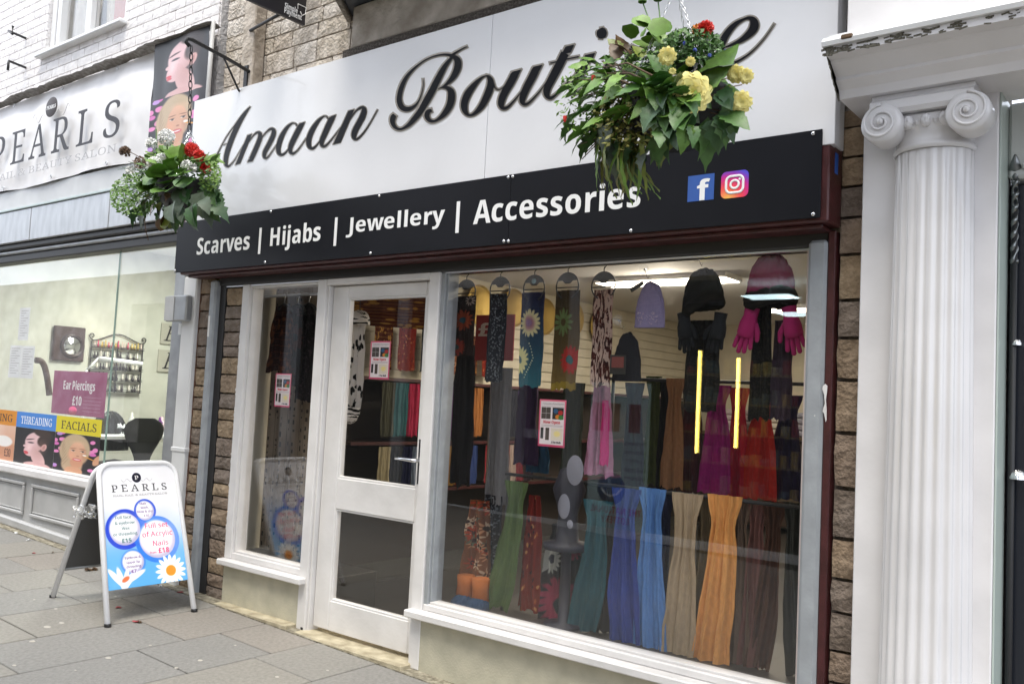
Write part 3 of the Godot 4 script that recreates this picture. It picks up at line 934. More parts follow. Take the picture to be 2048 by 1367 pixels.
func pattern(kind: String) -> Image:
	var im: Image
	match kind:
		"daisy_blue":
			im = blank(96, 288, Color(0.11, 0.11, 0.22), Color(0.16, 0.34, 0.38))
			daisy(im, 0.42, 0.33, 0.42, Color(0.72, 0.68, 0.52), Color(0.55, 0.6, 0.6), 16, 0.24, 0.36)
			blot(im, 0.42, 0.33, 0.2, 0.075, Color(0.42, 0.14, 0.36, 0.5), 0, 0.3)
			daisy(im, 0.02, 0.72, 0.42, Color(0.74, 0.72, 0.52), Color(0.3, 0.4, 0.42), 16, 0.25, 0.36)
			for k in 14:
				blot(im, 0.62 - 0.5 * absf(k / 14.0 - 0.35), 0.55 + k * 0.028, 0.02, 0.007, Color(0.75, 0.75, 0.6))
		"daisy_olive":
			im = blank(96, 288, Color(0.20, 0.16, 0.10), Color(0.36, 0.29, 0.14))
			daisy(im, 0.35, 0.32, 0.4, Color(0.34, 0.40, 0.24), Color(0.25, 0.2, 0.1), 12, 0.25, 0.36)
			daisy(im, 0.72, 0.70, 0.40, Color(0.55, 0.14, 0.12), Color(0.16, 0.32, 0.33), 16, 0.3, 0.36)
			band(im, 0.0, 0.93, 1.0, 1.0, Color(0.45, 0.38, 0.12))
		"marble":
			im = blank(96, 288, Color(0.62, 0.52, 0.47), Color(0.66, 0.58, 0.54))
			var n := FastNoiseLite.new()
			n.seed = 8
			n.frequency = 0.02
			for y in 288:
				for x in 96:
					var v := sin(x * 0.16 + n.get_noise_2d(x * 1.4, y * 0.5) * 9.0)
					if v > 0.1:
						im.set_pixel(x, y, Color(0.30, 0.12, 0.09).lerp(Color(0.16, 0.07, 0.08), clampf(n.get_noise_2d(x * 2.0, y) + 0.5, 0, 1)))
		"dark_floral":
			im = blank(96, 288, Color(0.09, 0.06, 0.06), Color(0.12, 0.07, 0.06))
			daisy(im, 0.45, 0.40, 0.5, Color(0.42, 0.18, 0.10), Color(0.12, 0.22, 0.26), 14, 0.28, 0.36)
			daisy(im, 0.75, 0.08, 0.25, Color(0.5, 0.45, 0.42), Color(0.1, 0.06, 0.06), 10, 0.4, 0.36)
			daisy(im, 0.2, 0.85, 0.4, Color(0.40, 0.14, 0.10), Color(0.12, 0.2, 0.2), 14, 0.3, 0.36)
		"grey_paisley":
			im = blank(96, 288, Color(0.09, 0.09, 0.12), Color(0.17, 0.18, 0.20))
			var r := RandomNumberGenerator.new()
			r.seed = 4
			for k in 260:
				var t := r.randf()
				blot(im, 0.5 + (0.1 + 0.38 * r.randf()) * sin(t * 9.0 + 6.0 * r.randf()), t, 0.012 + 0.03 * r.randf(), 0.004 + 0.008 * r.randf(), Color(0.5, 0.52, 0.54, 0.6), r.randf() * 180)
		"rust_floral":
			im = blank(96, 192, Color(0.42, 0.24, 0.13), Color(0.45, 0.27, 0.16))
			var r2 := RandomNumberGenerator.new()
			r2.seed = 9
			for k in 46:
				daisy(im, r2.randf(), r2.randf(), 0.09 + r2.randf() * 0.08, [Color(0.70, 0.50, 0.36), Color(0.60, 0.22, 0.12), Color(0.34, 0.36, 0.28), Color(0.72, 0.62, 0.52)][r2.randi() % 4], Color(0.2, 0.12, 0.1), 8, 0.35, 0.5)
		"pink_burst":
			im = blank(96, 192, Color(0.12, 0.11, 0.13), Color(0.17, 0.15, 0.17))
			daisy(im, 0.5, 0.78, 0.55, Color(0.52, 0.17, 0.27), Color(0.12, 0.16, 0.18), 20, 0.3, 0.5)
			daisy(im, 0.15, 0.35, 0.3, Color(0.6, 0.6, 0.58), Color(0.15, 0.15, 0.2), 18, 0.3, 0.5)
			daisy(im, 0.8, 0.2, 0.25, Color(0.52, 0.17, 0.27), Color(0.12, 0.16, 0.18), 16, 0.3, 0.5)
		"cow":
			im = blank(96, 256, Color(0.80, 0.77, 0.74), Color(0.82, 0.80, 0.78))
			var r3 := RandomNumberGenerator.new()
			r3.seed = 3
			for k in 26:
				var cx := r3.randf()
				var cy := r3.randf()
				for q in 3:
					blot(im, cx + r3.randf_range(-0.05, 0.05), cy + r3.randf_range(-0.02, 0.02), r3.randf_range(0.05, 0.10), r3.randf_range(0.012, 0.03), Color(0.05, 0.045, 0.04), r3.randf() * 180, 0.1)
		"brocade":
			im = blank(128, 128, Color(0.28, 0.12, 0.08), Color(0.30, 0.14, 0.09))
			for k in 9:
				band(im, 0, 0.1 + k * 0.1, 1, 0.115 + k * 0.1, Color(0.6, 0.44, 0.2))
			var r4 := RandomNumberGenerator.new()
			r4.seed = 12
			for k in 60:
				blot(im, r4.randf(), r4.randf(), 0.02 + r4.randf() * 0.03, 0.02 + r4.randf() * 0.03, Color(0.66, 0.5, 0.22, 0.8))
		"red_paisley":
			im = blank(96, 128, Color(0.42, 0.10, 0.07), Color(0.45, 0.13, 0.08))
			var r5 := RandomNumberGenerator.new()
			r5.seed = 22
			for k in 50:
				blot(im, r5.randf(), r5.randf(), 0.03, 0.015, [Color(0.72, 0.5, 0.3), Color(0.2, 0.05, 0.08), Color(0.6, 0.3, 0.15)][r5.randi() % 3], r5.randf() * 180)
		"print_cloth":
			im = blank(256, 512, Color(0.66, 0.61, 0.55), Color(0.62, 0.56, 0.49))
			var r6 := RandomNumberGenerator.new()
			r6.seed = 31
			for k in 60:
				blot(im, r6.randf(), r6.randf(), r6.randf_range(0.03, 0.12), r6.randf_range(0.02, 0.08), Color(0.42, 0.36, 0.30, 0.35), r6.randf() * 180, 0.6)
			for c in 9:
				var x := 0.05 + c * 0.11
				band(im, x - 0.035, 0.0, x - 0.033, 1.0, Color(0.3, 0.27, 0.24))
				var y := 0.02 + r6.randf() * 0.1
				while y < 0.97:
					var h := r6.randf_range(0.008, 0.03)
					if r6.randf() < 0.75:
						band(im, x - r6.randf_range(0.004, 0.02), y, x + r6.randf_range(0.004, 0.022), y + h * 0.6, Color(0.24, 0.22, 0.2))
					y += h + 0.006
		"spark":
			im = blank(96, 192, Color(0.045, 0.04, 0.045), Color(0.06, 0.055, 0.05))
			var r7 := RandomNumberGenerator.new()
			r7.seed = 41
			for k in 420:
				blot(im, r7.randf(), r7.randf(), 0.006, 0.02, Color(0.24, 0.22, 0.17, 0.7), 60 + r7.randf() * 60)
	return im

# ---------- inside the boutique ----------
func boutique_inside() -> void:
	structure(bx(self, "shop_floor", -5.5, -0.9, -0.05, 0.012, -7.2, -0.1, M.dark_floor, 0.0))
	structure(bx(self, "shop_ceiling", -5.6, -0.9, 2.50, 2.62, -7.2, -0.10, M.ceiling_white, 0.0))
	structure(bx(self, "shop_wall_back", -5.6, -0.9, 0.0, 2.5, -7.35, -7.2, M.cream_wall, 0.0))
	structure(bx(self, "shop_wall_far_side", -0.98, -0.9, 0.0, 2.5, -7.2, -0.13, M.cream_wall, 0.0))
	structure(bx(self, "shop_floor_display", -3.19, -1.24, 0.013, 0.27, -0.9, -0.101, M.dark_floor, 0.003))
	var lw := bx(self, "shop_wall_shelf_side", -5.50, -5.34, 0.0, 2.5, -7.2, -0.13, M.cream_wall, 0.0)
	structure(lw)
	bx(lw, "dado_board", -5.339, -5.325, 0.012, 1.50, -7.19, -0.56, surf(lin(0.035, 0.024, 0.018), 0.6, "grain", 2.0), 0.002)
	for k in range(6, 16):
		bx(lw, "wall_slat", -5.339, -5.322, 0.92 + k * 0.098, 0.92 + k * 0.098 + 0.088, -7.19, -0.56, M.cream_wall, 0.003)
	# shelves down the side wall, with folded scarves hung over rails
	var dark_wood := surf(lin(0.06, 0.035, 0.022), 0.5, "grain", 3.0)
	for s in [[1.505, "upper"], [1.005, "middle"], [0.62, "lower"]]:
		var sh := thing("scarf_shelf", "%s long dark shelf on the boutique's side wall" % s[1], "shelf", Vector3(-5.15, s[0], -3.4))
		bx(sh, "board", -5.32, -5.02, s[0], s[0] + 0.02, -6.4, -1.05, dark_wood)
		bx(sh, "edge_strip", -5.02, -5.012, s[0] - 0.004, s[0] + 0.022, -6.4, -1.05, M.maroon, 0.002)
		for zb in [-1.2, -2.9, -4.6, -6.2]:
			bx(sh, "bracket", -5.32, -5.08, s[0] - 0.03, s[0] - 0.001, zb - 0.012, zb + 0.012, M.iron)
	var rows := [
		[1.49, 0.42, [[0.09, 0.09, 0.06, "grey green"], [0.03, 0.13, 0.14, "teal"], [0.50, 0.03, 0.09, "crimson pink"], [0.02, 0.05, 0.03, "bottle green"], [0.13, 0.02, 0.04, "maroon"], [0.025, 0.02, 0.10, "navy"], [0.18, 0.06, 0.22, "purple"], [0.30, 0.02, 0.03, "red"], [0.42, 0.17, 0.05, "orange"], [0.32, 0.03, 0.04, "scarlet"], [0.10, 0.04, 0.02, "brown"], [0.02, 0.02, 0.03, "black"], [0.05, 0.02, 0.09, "plum"], [0.04, 0.07, 0.15, "steel blue"]], "upper"],
		[0.99, 0.33, [[0.42, 0.36, 0.22, "cream"], [0.015, 0.014, 0.016, "black"], [0.01, 0.013, 0.05, "dark navy"], [0.16, 0.2, 0.27, "grey blue"], [0.06, 0.03, 0.025, "dark brown"], [0.55, 0.52, 0.48, "white"], [0.34, 0.19, 0.05, "mustard"], [0.26, 0.015, 0.02, "red"], [0.04, 0.07, 0.22, "blue"], [0.28, 0.03, 0.04, "crimson"], [0.45, 0.21, 0.06, "orange"], [0.22, 0.06, 0.05, "brick"], [0.42, 0.32, 0.28, "blush"], [0.18, 0.02, 0.03, "wine"], [0.03, 0.02, 0.03, "charcoal"]], "lower"]]
	for row in rows:
		var z := -1.33
		for i in row[2].size():
			var c: Array = row[2][i]
			var w := rng.randf_range(0.10, 0.16)
			var o := part(self, "folded_scarf", cloth_mesh([w, w * 1.02, w], row[1], 2.0, 0.012, i * 7 + 3), cloth_mat(lin(c[0], c[1], c[2])), Vector3(-5.0, row[0], z - w / 2), Basis(Vector3.UP, PI / 2))
			tag(o, "%s folded scarf hanging on the %s rail of the side wall" % [c[3], row[3]], "scarf", "scarves on the side wall rails")
			z -= w * 1.03
			if i == 8:
				z -= 0.12
	# patterned squares above the rails and the brocade valance
	var names := ["brocade", "red_paisley", "grey_paisley", "rust_floral"]
	var words_for := ["gold and brown brocade", "red paisley", "grey paisley", "rust flowered"]
	for i in 6:
		var k := i % 4
		var o := part(self, "patterned_shawl", cloth_mesh([0.2, 0.2], 0.36, 1.0, 0.006, i + 2), cloth_mat(Color.WHITE, pattern(names[k])), Vector3(-5.2, 1.96, -1.5 - i * 0.27), Basis(Vector3.UP, PI / 2))
		tag(o, "%s shawl pinned above the upper shelf, %s from the shop window" % [words_for[k], ["first", "second", "third", "fourth", "fifth", "sixth"][i]], "shawl", "shawls above the shelf")
	var val := part(self, "brocade_valance", cloth_mesh([0.85, 0.87], 0.24, 5.0, 0.012, 5), cloth_mat(Color.WHITE, pattern("brocade")), Vector3(-4.55, 2.12, -1.1), Basis(Vector3.UP, PI / 4))
	tag(val, "brown and gold brocade cloth hung high behind the door glass", "cloth")
	# gold trays on the wall
	for i in 5:
		var p := Vector3(-5.29, 2.26 + 0.03 * (i % 2), -2.75 - i * 0.52)
		var t := thing("gold_tray", "round gold tray high on the side wall, %s along the row" % ["first", "second", "third", "fourth", "fifth"][i], "tray", p, "gold trays on the side wall")
		part(t, "plate", lathe_mesh([Vector2(0.0, 0.01), Vector2(0.12, 0.012), Vector2(0.15, 0.03), Vector2(0.18, 0.032), Vector2(0.182, 0.02), Vector2(0.15, 0.0), Vector2(0.0, 0.0)], 28), M.gold, p, Basis(Vector3.BACK, -PI / 2))
		part(t, "rim", tube_mesh(circle(0.18, 28), 0.007, 6, true), M.gold, p + Vector3(0.028, 0, 0), Basis(Vector3.BACK, -PI / 2))
	# red price board with a pound sign
	var a := PZ(948, 720, -1.6)
	var b2 := PZ(1030, 628, -1.6)
	var pb := thing("price_board", "red price board with a white pound sign behind the hanging scarves", "price board", Vector3((a.x + b2.x) / 2, a.y, -1.6))
	bx(pb, "board", a.x, b2.x, a.y, b2.y, -1.61, -1.6, mk(lin(0.28, 0.025, 0.03), 0.6))
	wall_words(pb, "pound_sign", "£", mk(lin(0.6, 0.5, 0.45), 0.7), -1.599, a.x + 0.03, a.x + 0.16, a.y + 0.18, b2.y - 0.06, false, true)
	bx(pb, "post", (a.x + b2.x) / 2 - 0.015, (a.x + b2.x) / 2 + 0.015, 0.012, a.y, -1.615, -1.60, M.steel)
	# stacks of folded clothes on a bench at the back
	var bench := thing("back_bench", "low dark bench of folded clothes at the back of the boutique", "bench", Vector3(-3.2, 0.012, -6.8))
	bx(bench, "top", -5.0, -1.2, 1.10, 1.14, -7.18, -6.6, dark_wood)
	bx(bench, "front_panel", -4.9, -1.3, 0.1, 1.09, -6.69, -6.67, dark_wood)
	for x in [-4.95, -3.1, -1.25]:
		bx(bench, "leg", x - 0.03, x + 0.03, 0.012, 1.10, -7.1, -6.7, dark_wood)
	var cols := [[0.5, 0.4, 0.42, "pink"], [0.45, 0.42, 0.36, "beige"], [0.2, 0.2, 0.24, "grey"], [0.4, 0.12, 0.16, "rose"], [0.16, 0.2, 0.12, "olive"], [0.5, 0.46, 0.44, "white"]]
	for i in 6:
		var c: Array = cols[i]
		var t := thing("clothes_stack", "wrapped stack of %s folded clothes on the back bench" % c[3], "clothes", Vector3(-4.6 + i * 0.56, 1.14, -6.86), "folded clothes on the back bench")
		for k in 4:
			bx(t, "folded_garment", -4.83 + i * 0.56, -4.39 + i * 0.56, 1.142 + k * 0.07, 1.21 + k * 0.07, -7.05, -6.66, cloth_mat(lin(c[0], c[1], c[2])), 0.025)

func circle(r: float, n: int) -> Array:
	var out := []
	for k in n:
		out.append(Vector3(cos(TAU * k / n) * r, 0, sin(TAU * k / n) * r))
	return out

# ---------- things in the display windows ----------
func suction_hook(at: Vector3, label: String) -> void:
	var t := thing("suction_hook", label, "hook", at, "clear suction hooks on the display window")
	var face := Basis(Vector3.RIGHT, Vector3.FORWARD, Vector3.UP)
	part(t, "cup", lathe_mesh([Vector2(0.0, 0.016), Vector2(0.006, 0.016), Vector2(0.010, 0.010), Vector2(0.022, 0.004), Vector2(0.026, 0.0)], 18), M.clear_plastic, Vector3(at.x, at.y, -0.0385), face)
	part(t, "stud", lathe_mesh([Vector2(0.0, 0.022), Vector2(0.005, 0.02), Vector2(0.006, 0.012)], 10), M.chrome, Vector3(at.x, at.y, -0.0385), face)
	part(t, "wire", tube_mesh([Vector3(at.x, at.y, -0.055), Vector3(at.x, at.y - 0.012, -0.062), Vector3(at.x, at.y - 0.03, -0.075), Vector3(at.x, at.y - 0.036, -0.088), Vector3(at.x, at.y - 0.024, -0.096)], 0.0016, 6), M.chrome)
func ring_hanger(c: Vector3, r: float, label: String, badge := false) -> void:
	var t := thing("scarf_hanger", label, "hanger", c, "black ring hangers in the display window")
	var path := []
	for k in 25:
		var ang := PI * 0.5 + TAU * (k - 12) / 24.0 * 0.86 - PI
		path.append(c + Vector3(cos(ang + PI) * r, sin(ang + PI) * r, 0))
	part(t, "ring", tube_mesh(path, 0.0036, 6), M.black_plastic)
	var st := new_st()
	var pts := PackedVector2Array()
	for k in 13:
		var ang := PI * (0.14 + 0.72 * k / 12.0)
		pts.append(Vector2(cos(ang), sin(ang)) * r)
	pts.append(Vector2(-0.45 * r, 0.42 * r))
	pts.append(Vector2(-0.2 * r, 0.2 * r))
	pts.append(Vector2(0.2 * r, 0.2 * r))
	pts.append(Vector2(0.45 * r, 0.42 * r))
	var ix := Geometry2D.triangulate_polygon(pts)
	for i in range(0, ix.size(), 3):
		for zz in [0.003, -0.003]:
			tri(st, Vector3(pts[ix[i]].x, pts[ix[i]].y, zz), Vector3(pts[ix[i + 1]].x, pts[ix[i + 1]].y, zz), Vector3(pts[ix[i + 2]].x, pts[ix[i + 2]].y, zz), Vector3(0, 0, zz))
	for i in pts.size():
		var p := pts[i]
		var q := pts[(i + 1) % pts.size()]
		quad(st, Vector3(p.x, p.y, 0.003), Vector3(q.x, q.y, 0.003), Vector3(q.x, q.y, -0.003), Vector3(p.x, p.y, -0.003), Vector3(p.x, p.y, 0))
	part(t, "top_plate", done(st), M.black_plastic, c)
	part(t, "hook", tube_mesh([c + Vector3(0, r, 0), c + Vector3(0, r + 0.018, 0), c + Vector3(0.012, r + 0.03, 0), c + Vector3(0.008, r + 0.043, 0), c + Vector3(-0.006, r + 0.046, 0), c + Vector3(-0.014, r + 0.038, 0)], 0.0026, 6), M.black_plastic)
	part(t, "cross_bar", tube_mesh([c + Vector3(-r * 0.99, -0.1 * r, 0), c + Vector3(r * 0.99, -0.1 * r, 0)], 0.003, 6), M.black_plastic)
	if badge:
		part(t, "size_badge", lathe_mesh([Vector2(0.0, 0.002), Vector2(0.014, 0.002), Vector2(0.014, 0.0)], 14), mk(lin(0.2, 0.32, 0.36), 0.5), c + Vector3(0, r * 0.55, 0.003), Basis(Vector3.RIGHT, Vector3.BACK, Vector3.DOWN))
# cloth between photo pixels on plane z: top left/right x, top y, bottom y
func px_cloth(called: String, label: String, cat: String, xl: float, xr: float, yt: float, yb: float, z: float, mat: Material, widths: Array, folds: float, amp: float, sd: int, lean := 0.0, group := "") -> MeshInstance3D:
	var a := PZ(xl, yt, z)
	var b := PZ(xr, yt, z)
	var c := PZ((xl + xr) / 2 - (yb - yt) * 0.045, yb, z)
	var w := b.x - a.x
	var ws := []
	for k in widths:
		ws.append(k * w)
	var o := part(self, called, cloth_mesh(ws, (a.y + b.y) / 2 - c.y, folds, amp, sd, lean), mat, Vector3((a.x + b.x) / 2, (a.y + b.y) / 2, z))
	tag(o, label, cat, group)
	return o

func glove_mesh(s: float, mirror: float) -> ArrayMesh:
	# hangs fingers down; palm at the origin
	var st := new_st(true)
	add_tube(st, [Vector3(0, 0.07, 0) * s, Vector3(0, 0.03, 0) * s, Vector3(0, -0.005, 0) * s, Vector3(0, -0.05, 0) * s, Vector3(0, -0.068, 0) * s], [0.034 * s, 0.031 * s, 0.04 * s, 0.042 * s, 0.034 * s], 12)
	var tips := [[-0.034, -0.118, 0.0098], [-0.012, -0.138, 0.0105], [0.011, -0.134, 0.0105], [0.033, -0.112, 0.0095]]
	for k in 4:
		var t: Array = tips[k]
		var root := Vector3((k - 1.5) * 0.019, -0.05, 0) * s
		var tip := Vector3(t[0] * 1.15, t[1], 0.006) * s
		add_tube(st, [root, root.lerp(tip, 0.5) + Vector3(0, 0, 0.003) * s, tip, tip + (tip - root).normalized() * 0.006 * s], [t[2] * s * 1.15, t[2] * s * 1.1, t[2] * s, t[2] * s * 0.45], 9)
	add_tube(st, [Vector3(mirror * 0.03, 0.0, 0) * s, Vector3(mirror * 0.055, -0.035, 0.01) * s, Vector3(mirror * 0.062, -0.07, 0.012) * s, Vector3(mirror * 0.062, -0.078, 0.012) * s], [0.014 * s, 0.0125 * s, 0.010 * s, 0.005 * s], 9)
	return done(st)
func hat_mesh(w: float, h: float, sd: int, flat := 0.55) -> ArrayMesh:
	var n := FastNoiseLite.new()
	n.seed = sd
	n.frequency = 3.0
	return grid_mesh(104, 14, func(u: float, v: float):
		var t := u * TAU
		var e := v * PI * 0.5
		var r := pow(sin(e), 0.75)
		var d := 1.0 + 0.10 * n.get_noise_3d(cos(t), v, sin(t)) + 0.012 * sin(t * 26.0) * sin(e)
		return Vector3(cos(t) * r * w / 2 * d, (cos(e) - 0.0) * h * d, sin(t) * r * w / 2 * flat * d))
func fur_ring(w: float, h: float, sd: int, flat := 0.6) -> ArrayMesh:
	var n := FastNoiseLite.new()
	n.seed = sd
	n.frequency = 7.0
	return grid_mesh(40, 12, func(u: float, v: float):
		var t := u * TAU
		var a := v * TAU
		var k := 1.0 + 0.35 * n.get_noise_3d(cos(t) * 1.5, sin(t) * 1.5 + v * 3.0, sin(a))
		var rr := w / 2 - h * 0.3 + cos(a) * h * 0.35 * k
		return Vector3(cos(t) * rr, sin(a) * h / 2 * k + 0.012 * sin(t * 2.0), sin(t) * rr * flat))

func window_display() -> void:
	var kinds := [
		["dark_floral", 908, 952, 592, 712, 932, "black scarf with an orange flower on a ring hanger"],
		["grey_paisley", 978, 1016, 587, 762, 1000, "charcoal paisley scarf on a ring hanger"],
		["daisy_blue", 1043, 1091, 584, 772, 1068, "navy and teal scarf with cream daisies on a ring hanger"],
		["daisy_olive", 1112, 1160, 580, 780, 1135, "olive scarf with a red daisy on a ring hanger"],
		["marble", 1189, 1228, 579, 772, 1207, "brown and cream marbled scarf on a ring hanger"]]
	for i in kinds.size():
		var k: Array = kinds[i]
		var z := -0.092
		px_cloth("hanging_scarf", k[6], "scarf", k[1], k[2], k[3], k[4], z, cloth_mat(Color.WHITE, pattern(k[0])), [0.98, 1.0, 1.02, 0.98], 1.3, 0.010, i * 5 + 1, 0.0, "scarves on ring hangers in the window")
		var top := PZ(k[5], k[3] - 8, z)
		var scarf_word: String = k[6].get_slice(" scarf", 0)
		ring_hanger(top, 0.066, "black ring hanger holding the %s scarf" % scarf_word, i == 2)
		suction_hook(Vector3(top.x, top.y + 0.066 + 0.07, -0.04), "clear suction hook above the %s scarf" % scarf_word)
	# longer scarves behind the hangers, and one added grey cloth
	px_cloth("hanging_scarf", "black fringed scarf hanging behind the orange flowered scarf", "scarf", 918, 956, 690, 972, -0.35, cloth_mat(lin(0.012, 0.011, 0.012)), [0.8, 1.0, 1.05, 1.1], 2, 0.02, 71)
	px_cloth("hanging_scarf", "pale grey cloth added as the reflected door frame behind the charcoal paisley scarf", "scarf", 985, 1026, 735, 1010, -0.45, cloth_mat(lin(0.17, 0.165, 0.17)), [1.0, 1.0, 1.0, 1.1], 1.5, 0.015, 72)  # added cloth that stands in for the opposite door frame's reflection
	px_cloth("hanging_scarf", "sheer pink and lilac scarf hanging under the marbled scarf", "scarf", 1178, 1226, 770, 952, -0.28, cloth_mat(lin(0.42, 0.20, 0.30)), [0.6, 0.9, 1.1, 1.2], 3, 0.02, 73)
	px_cloth("hanging_scarf", "bright magenta scarf hanging beside the sheer lilac one", "scarf", 1203, 1220, 800, 930, -0.24, cloth_mat(lin(0.52, 0.02, 0.18)), [0.8, 1.0, 1.0], 1, 0.01, 74)
	px_cloth("hanging_scarf", "dark green velvet scarf behind the olive daisy scarf", "scarf", 1130, 1168, 765, 960, -0.4, cloth_mat(lin(0.03, 0.035, 0.02)), [1, 1, 1.1], 2, 0.02, 75)
	px_cloth("hanging_scarf", "dark purple scarf behind the navy daisy scarf", "scarf", 1040, 1078, 770, 930, -0.5, cloth_mat(lin(0.035, 0.015, 0.05)), [1, 1.1, 1.3], 2, 0.02, 76)
	px_cloth("hanging_scarf", "peacock blue shawl low behind the navy daisy scarf", "scarf", 1060, 1100, 860, 945, -0.55, cloth_mat(lin(0.02, 0.07, 0.13)), [1, 1.1, 1.2], 3, 0.02, 77)
	# knitted hats
	var z := -0.11
	var lilac := cloth_mat(lin(0.26, 0.22, 0.36))
	var h := PZ(1299, 655, z)
	var top := PZ(1301, 566, z)
	var hat := thing("knitted_hat", "lilac knitted hat with beads hanging from a label hook", "hat", h)
	part(hat, "crown", hat_mesh(0.155, top.y - h.y, 3, 0.3), lilac, h)
	bx(hat, "label", h.x - 0.105, h.x - 0.03, top.y - 0.025, top.y - 0.004, z + 0.01, z + 0.013, M.black_plastic, 0.001).rotation.z = 0.5
	var bead := new_st(true)
	for k in 46:
		var bp := Vector3(rng.randf_range(-0.055, 0.055), rng.randf_range(0.01, 0.07), 0.021)
		add_lathe(bead, [Vector2(0, 0.0035), Vector2(0.003, 0.001), Vector2(0.0025, -0.002)], 6, h + bp)
	part(hat, "beads", done(bead), mk(lin(0.5, 0.42, 0.5), 0.2))
	suction_hook(Vector3(top.x, top.y + 0.055, -0.04), "clear suction hook above the lilac hat")
	h = PZ(1253, 762, z)
	top = PZ(1250, 668, z)
	hat = thing("knitted_hat", "small black knitted hat with a printed hang tag", "hat", h)
	part(hat, "crown", hat_mesh(0.15, top.y - h.y, 4, 0.3), cloth_mat(lin(0.018, 0.018, 0.022)), h)
	bx(hat, "hang_tag", h.x - 0.065, h.x + 0.02, h.y + 0.03, h.y + 0.12, z + 0.045, z + 0.048, M.black_plastic, 0.001)
	bx(hat, "tag_print", h.x - 0.055, h.x + 0.01, h.y + 0.06, h.y + 0.11, z + 0.0484, z + 0.0494, mk(lin(0.14, 0.03, 0.025), 0.6), 0.0)
	suction_hook(Vector3(top.x, top.y + 0.06, -0.04), "clear suction hook above the small black hat")
	# black fur set
	h = PZ(1406, 612, z)
	top = PZ(1408, 539, z)
	hat = thing("fur_hat", "black hat with a slanting fur brim above dark gloves", "hat", h)
	part(hat, "crown", hat_mesh(0.19, top.y - h.y, 6, 0.5), cloth_mat(lin(0.008, 0.008, 0.009)), h)
	part(hat, "fur_brim", fur_ring(0.2, 0.055, 12), cloth_mat(Color.WHITE, pattern("spark")), h + Vector3(0.0, 0.01, 0), Basis(Vector3.BACK, 0.28))
	suction_hook(Vector3(top.x, top.y + 0.05, -0.04), "clear suction hook above the black fur hat")
	for sgn in [-1, 1]:
		var gp := PZ(1404 + sgn * 34, 652, z)
		var o := part(self, "knitted_glove", glove_mesh(0.85, -sgn), cloth_mat(lin(0.014, 0.015, 0.017)), gp, Basis(Vector3.BACK, -0.15 * sgn))
		tag(o, "black knitted glove hanging under the black fur hat", "glove", "black gloves under the fur hat")
	px_cloth("hanging_scarf", "black flecked fur scarf hanging under the black fur hat", "scarf", 1374, 1440, 640, 822, -0.14, cloth_mat(Color.WHITE, pattern("spark")), [0.9, 1.0, 1.05, 1.0], 2, 0.014, 31)
	# magenta set
	h = PZ(1541, 590, z)
	top = PZ(1540, 511, z)
	hat = thing("fur_hat", "magenta fleece hat with a black fur brim above pink gloves", "hat", h)
	part(hat, "crown", hat_mesh(0.205, top.y - h.y, 7, 0.5), cloth_mat(lin(0.22, 0.008, 0.065)), h)
	part(hat, "fur_brim", fur_ring(0.225, 0.075, 15), cloth_mat(Color.WHITE, pattern("spark")), h + Vector3(0, -0.015, 0))
	for sgn in [-1, 1]:
		var gp := PZ(1541 + sgn * 43, 645, z)
		var o := part(self, "knitted_glove", glove_mesh(0.95, -sgn), cloth_mat(lin(0.36, 0.02, 0.12)), gp, Basis(Vector3.BACK, 0.22 * sgn))
		tag(o, "magenta fleece glove hanging under the magenta hat", "glove", "magenta gloves under the magenta hat")
	px_cloth("hanging_scarf", "black flecked fur scarf hanging between the magenta gloves", "scarf", 1508, 1545, 600, 838, -0.145, cloth_mat(Color.WHITE, pattern("spark")), [0.8, 1.0, 1.1, 1.1], 1.5, 0.012, 33)
	px_cloth("hanging_scarf", "dark plum scarf hanging beside the fur scarf under the magenta hat", "scarf", 1548, 1586, 640, 838, -0.16, cloth_mat(lin(0.035, 0.022, 0.035)), [0.8, 1.0, 1.1, 1.1], 1.5, 0.012, 34)
	# upper row of tied scarves, on a rail behind
	var rail_y := PZ(1400, 762, -0.7).y
	var rail := thing("scarf_rail", "thin black rail carrying the upper row of tied scarves", "rail", Vector3(-2.0, rail_y, -0.7))
	part(rail, "bar", tube_mesh([Vector3(-2.6, rail_y, -0.7), Vector3(-1.25, rail_y, -0.7)], 0.009, 8), M.iron)
	for x in [-2.55, -1.3]:
		part(rail, "post", tube_mesh([Vector3(x, 0.27, -0.7), Vector3(x, rail_y, -0.7)], 0.010, 8), M.iron)
	for k in [["moss green", 1292, 1326, 752, 970, 0.05, 0.065, 0.016], ["tan", 1330, 1370, 756, 975, 0.34, 0.17, 0.08], ["dark maroon", 1364, 1412, 765, 985, 0.05, 0.014, 0.018], ["aubergine", 1248, 1290, 765, 975, 0.03, 0.012, 0.035], ["black", 1318, 1342, 756, 975, 0.012, 0.011, 0.013], ["magenta", 1408, 1466, 770, 985, 0.30, 0.016, 0.16], ["crimson", 1456, 1500, 775, 995, 0.42, 0.016, 0.05], ["bright red", 1498, 1556, 785, 1000, 0.50, 0.025, 0.02], ["navy", 1548, 1606, 790, 1000, 0.022, 0.018, 0.06]]:
		px_cloth("tied_scarf", "%s scarf tied on the upper display rail" % k[0], "scarf", k[1], k[2], k[3], k[4], (-0.66 if k[0] in ["tan", "magenta", "bright red"] else -0.72), cloth_mat(lin(k[5], k[6], k[7])), [0.95, 0.62, 0.85, 1.0, 1.1, 1.15], 2.2, 0.013, int(k[1]), 0.0, "tied scarves on the upper rail")
	# lower row
	rail_y = PZ(1400, 992, -0.35).y
	rail = thing("scarf_rail", "thin black rail carrying the lower row of tied scarves", "rail", Vector3(-2.0, rail_y, -0.36))
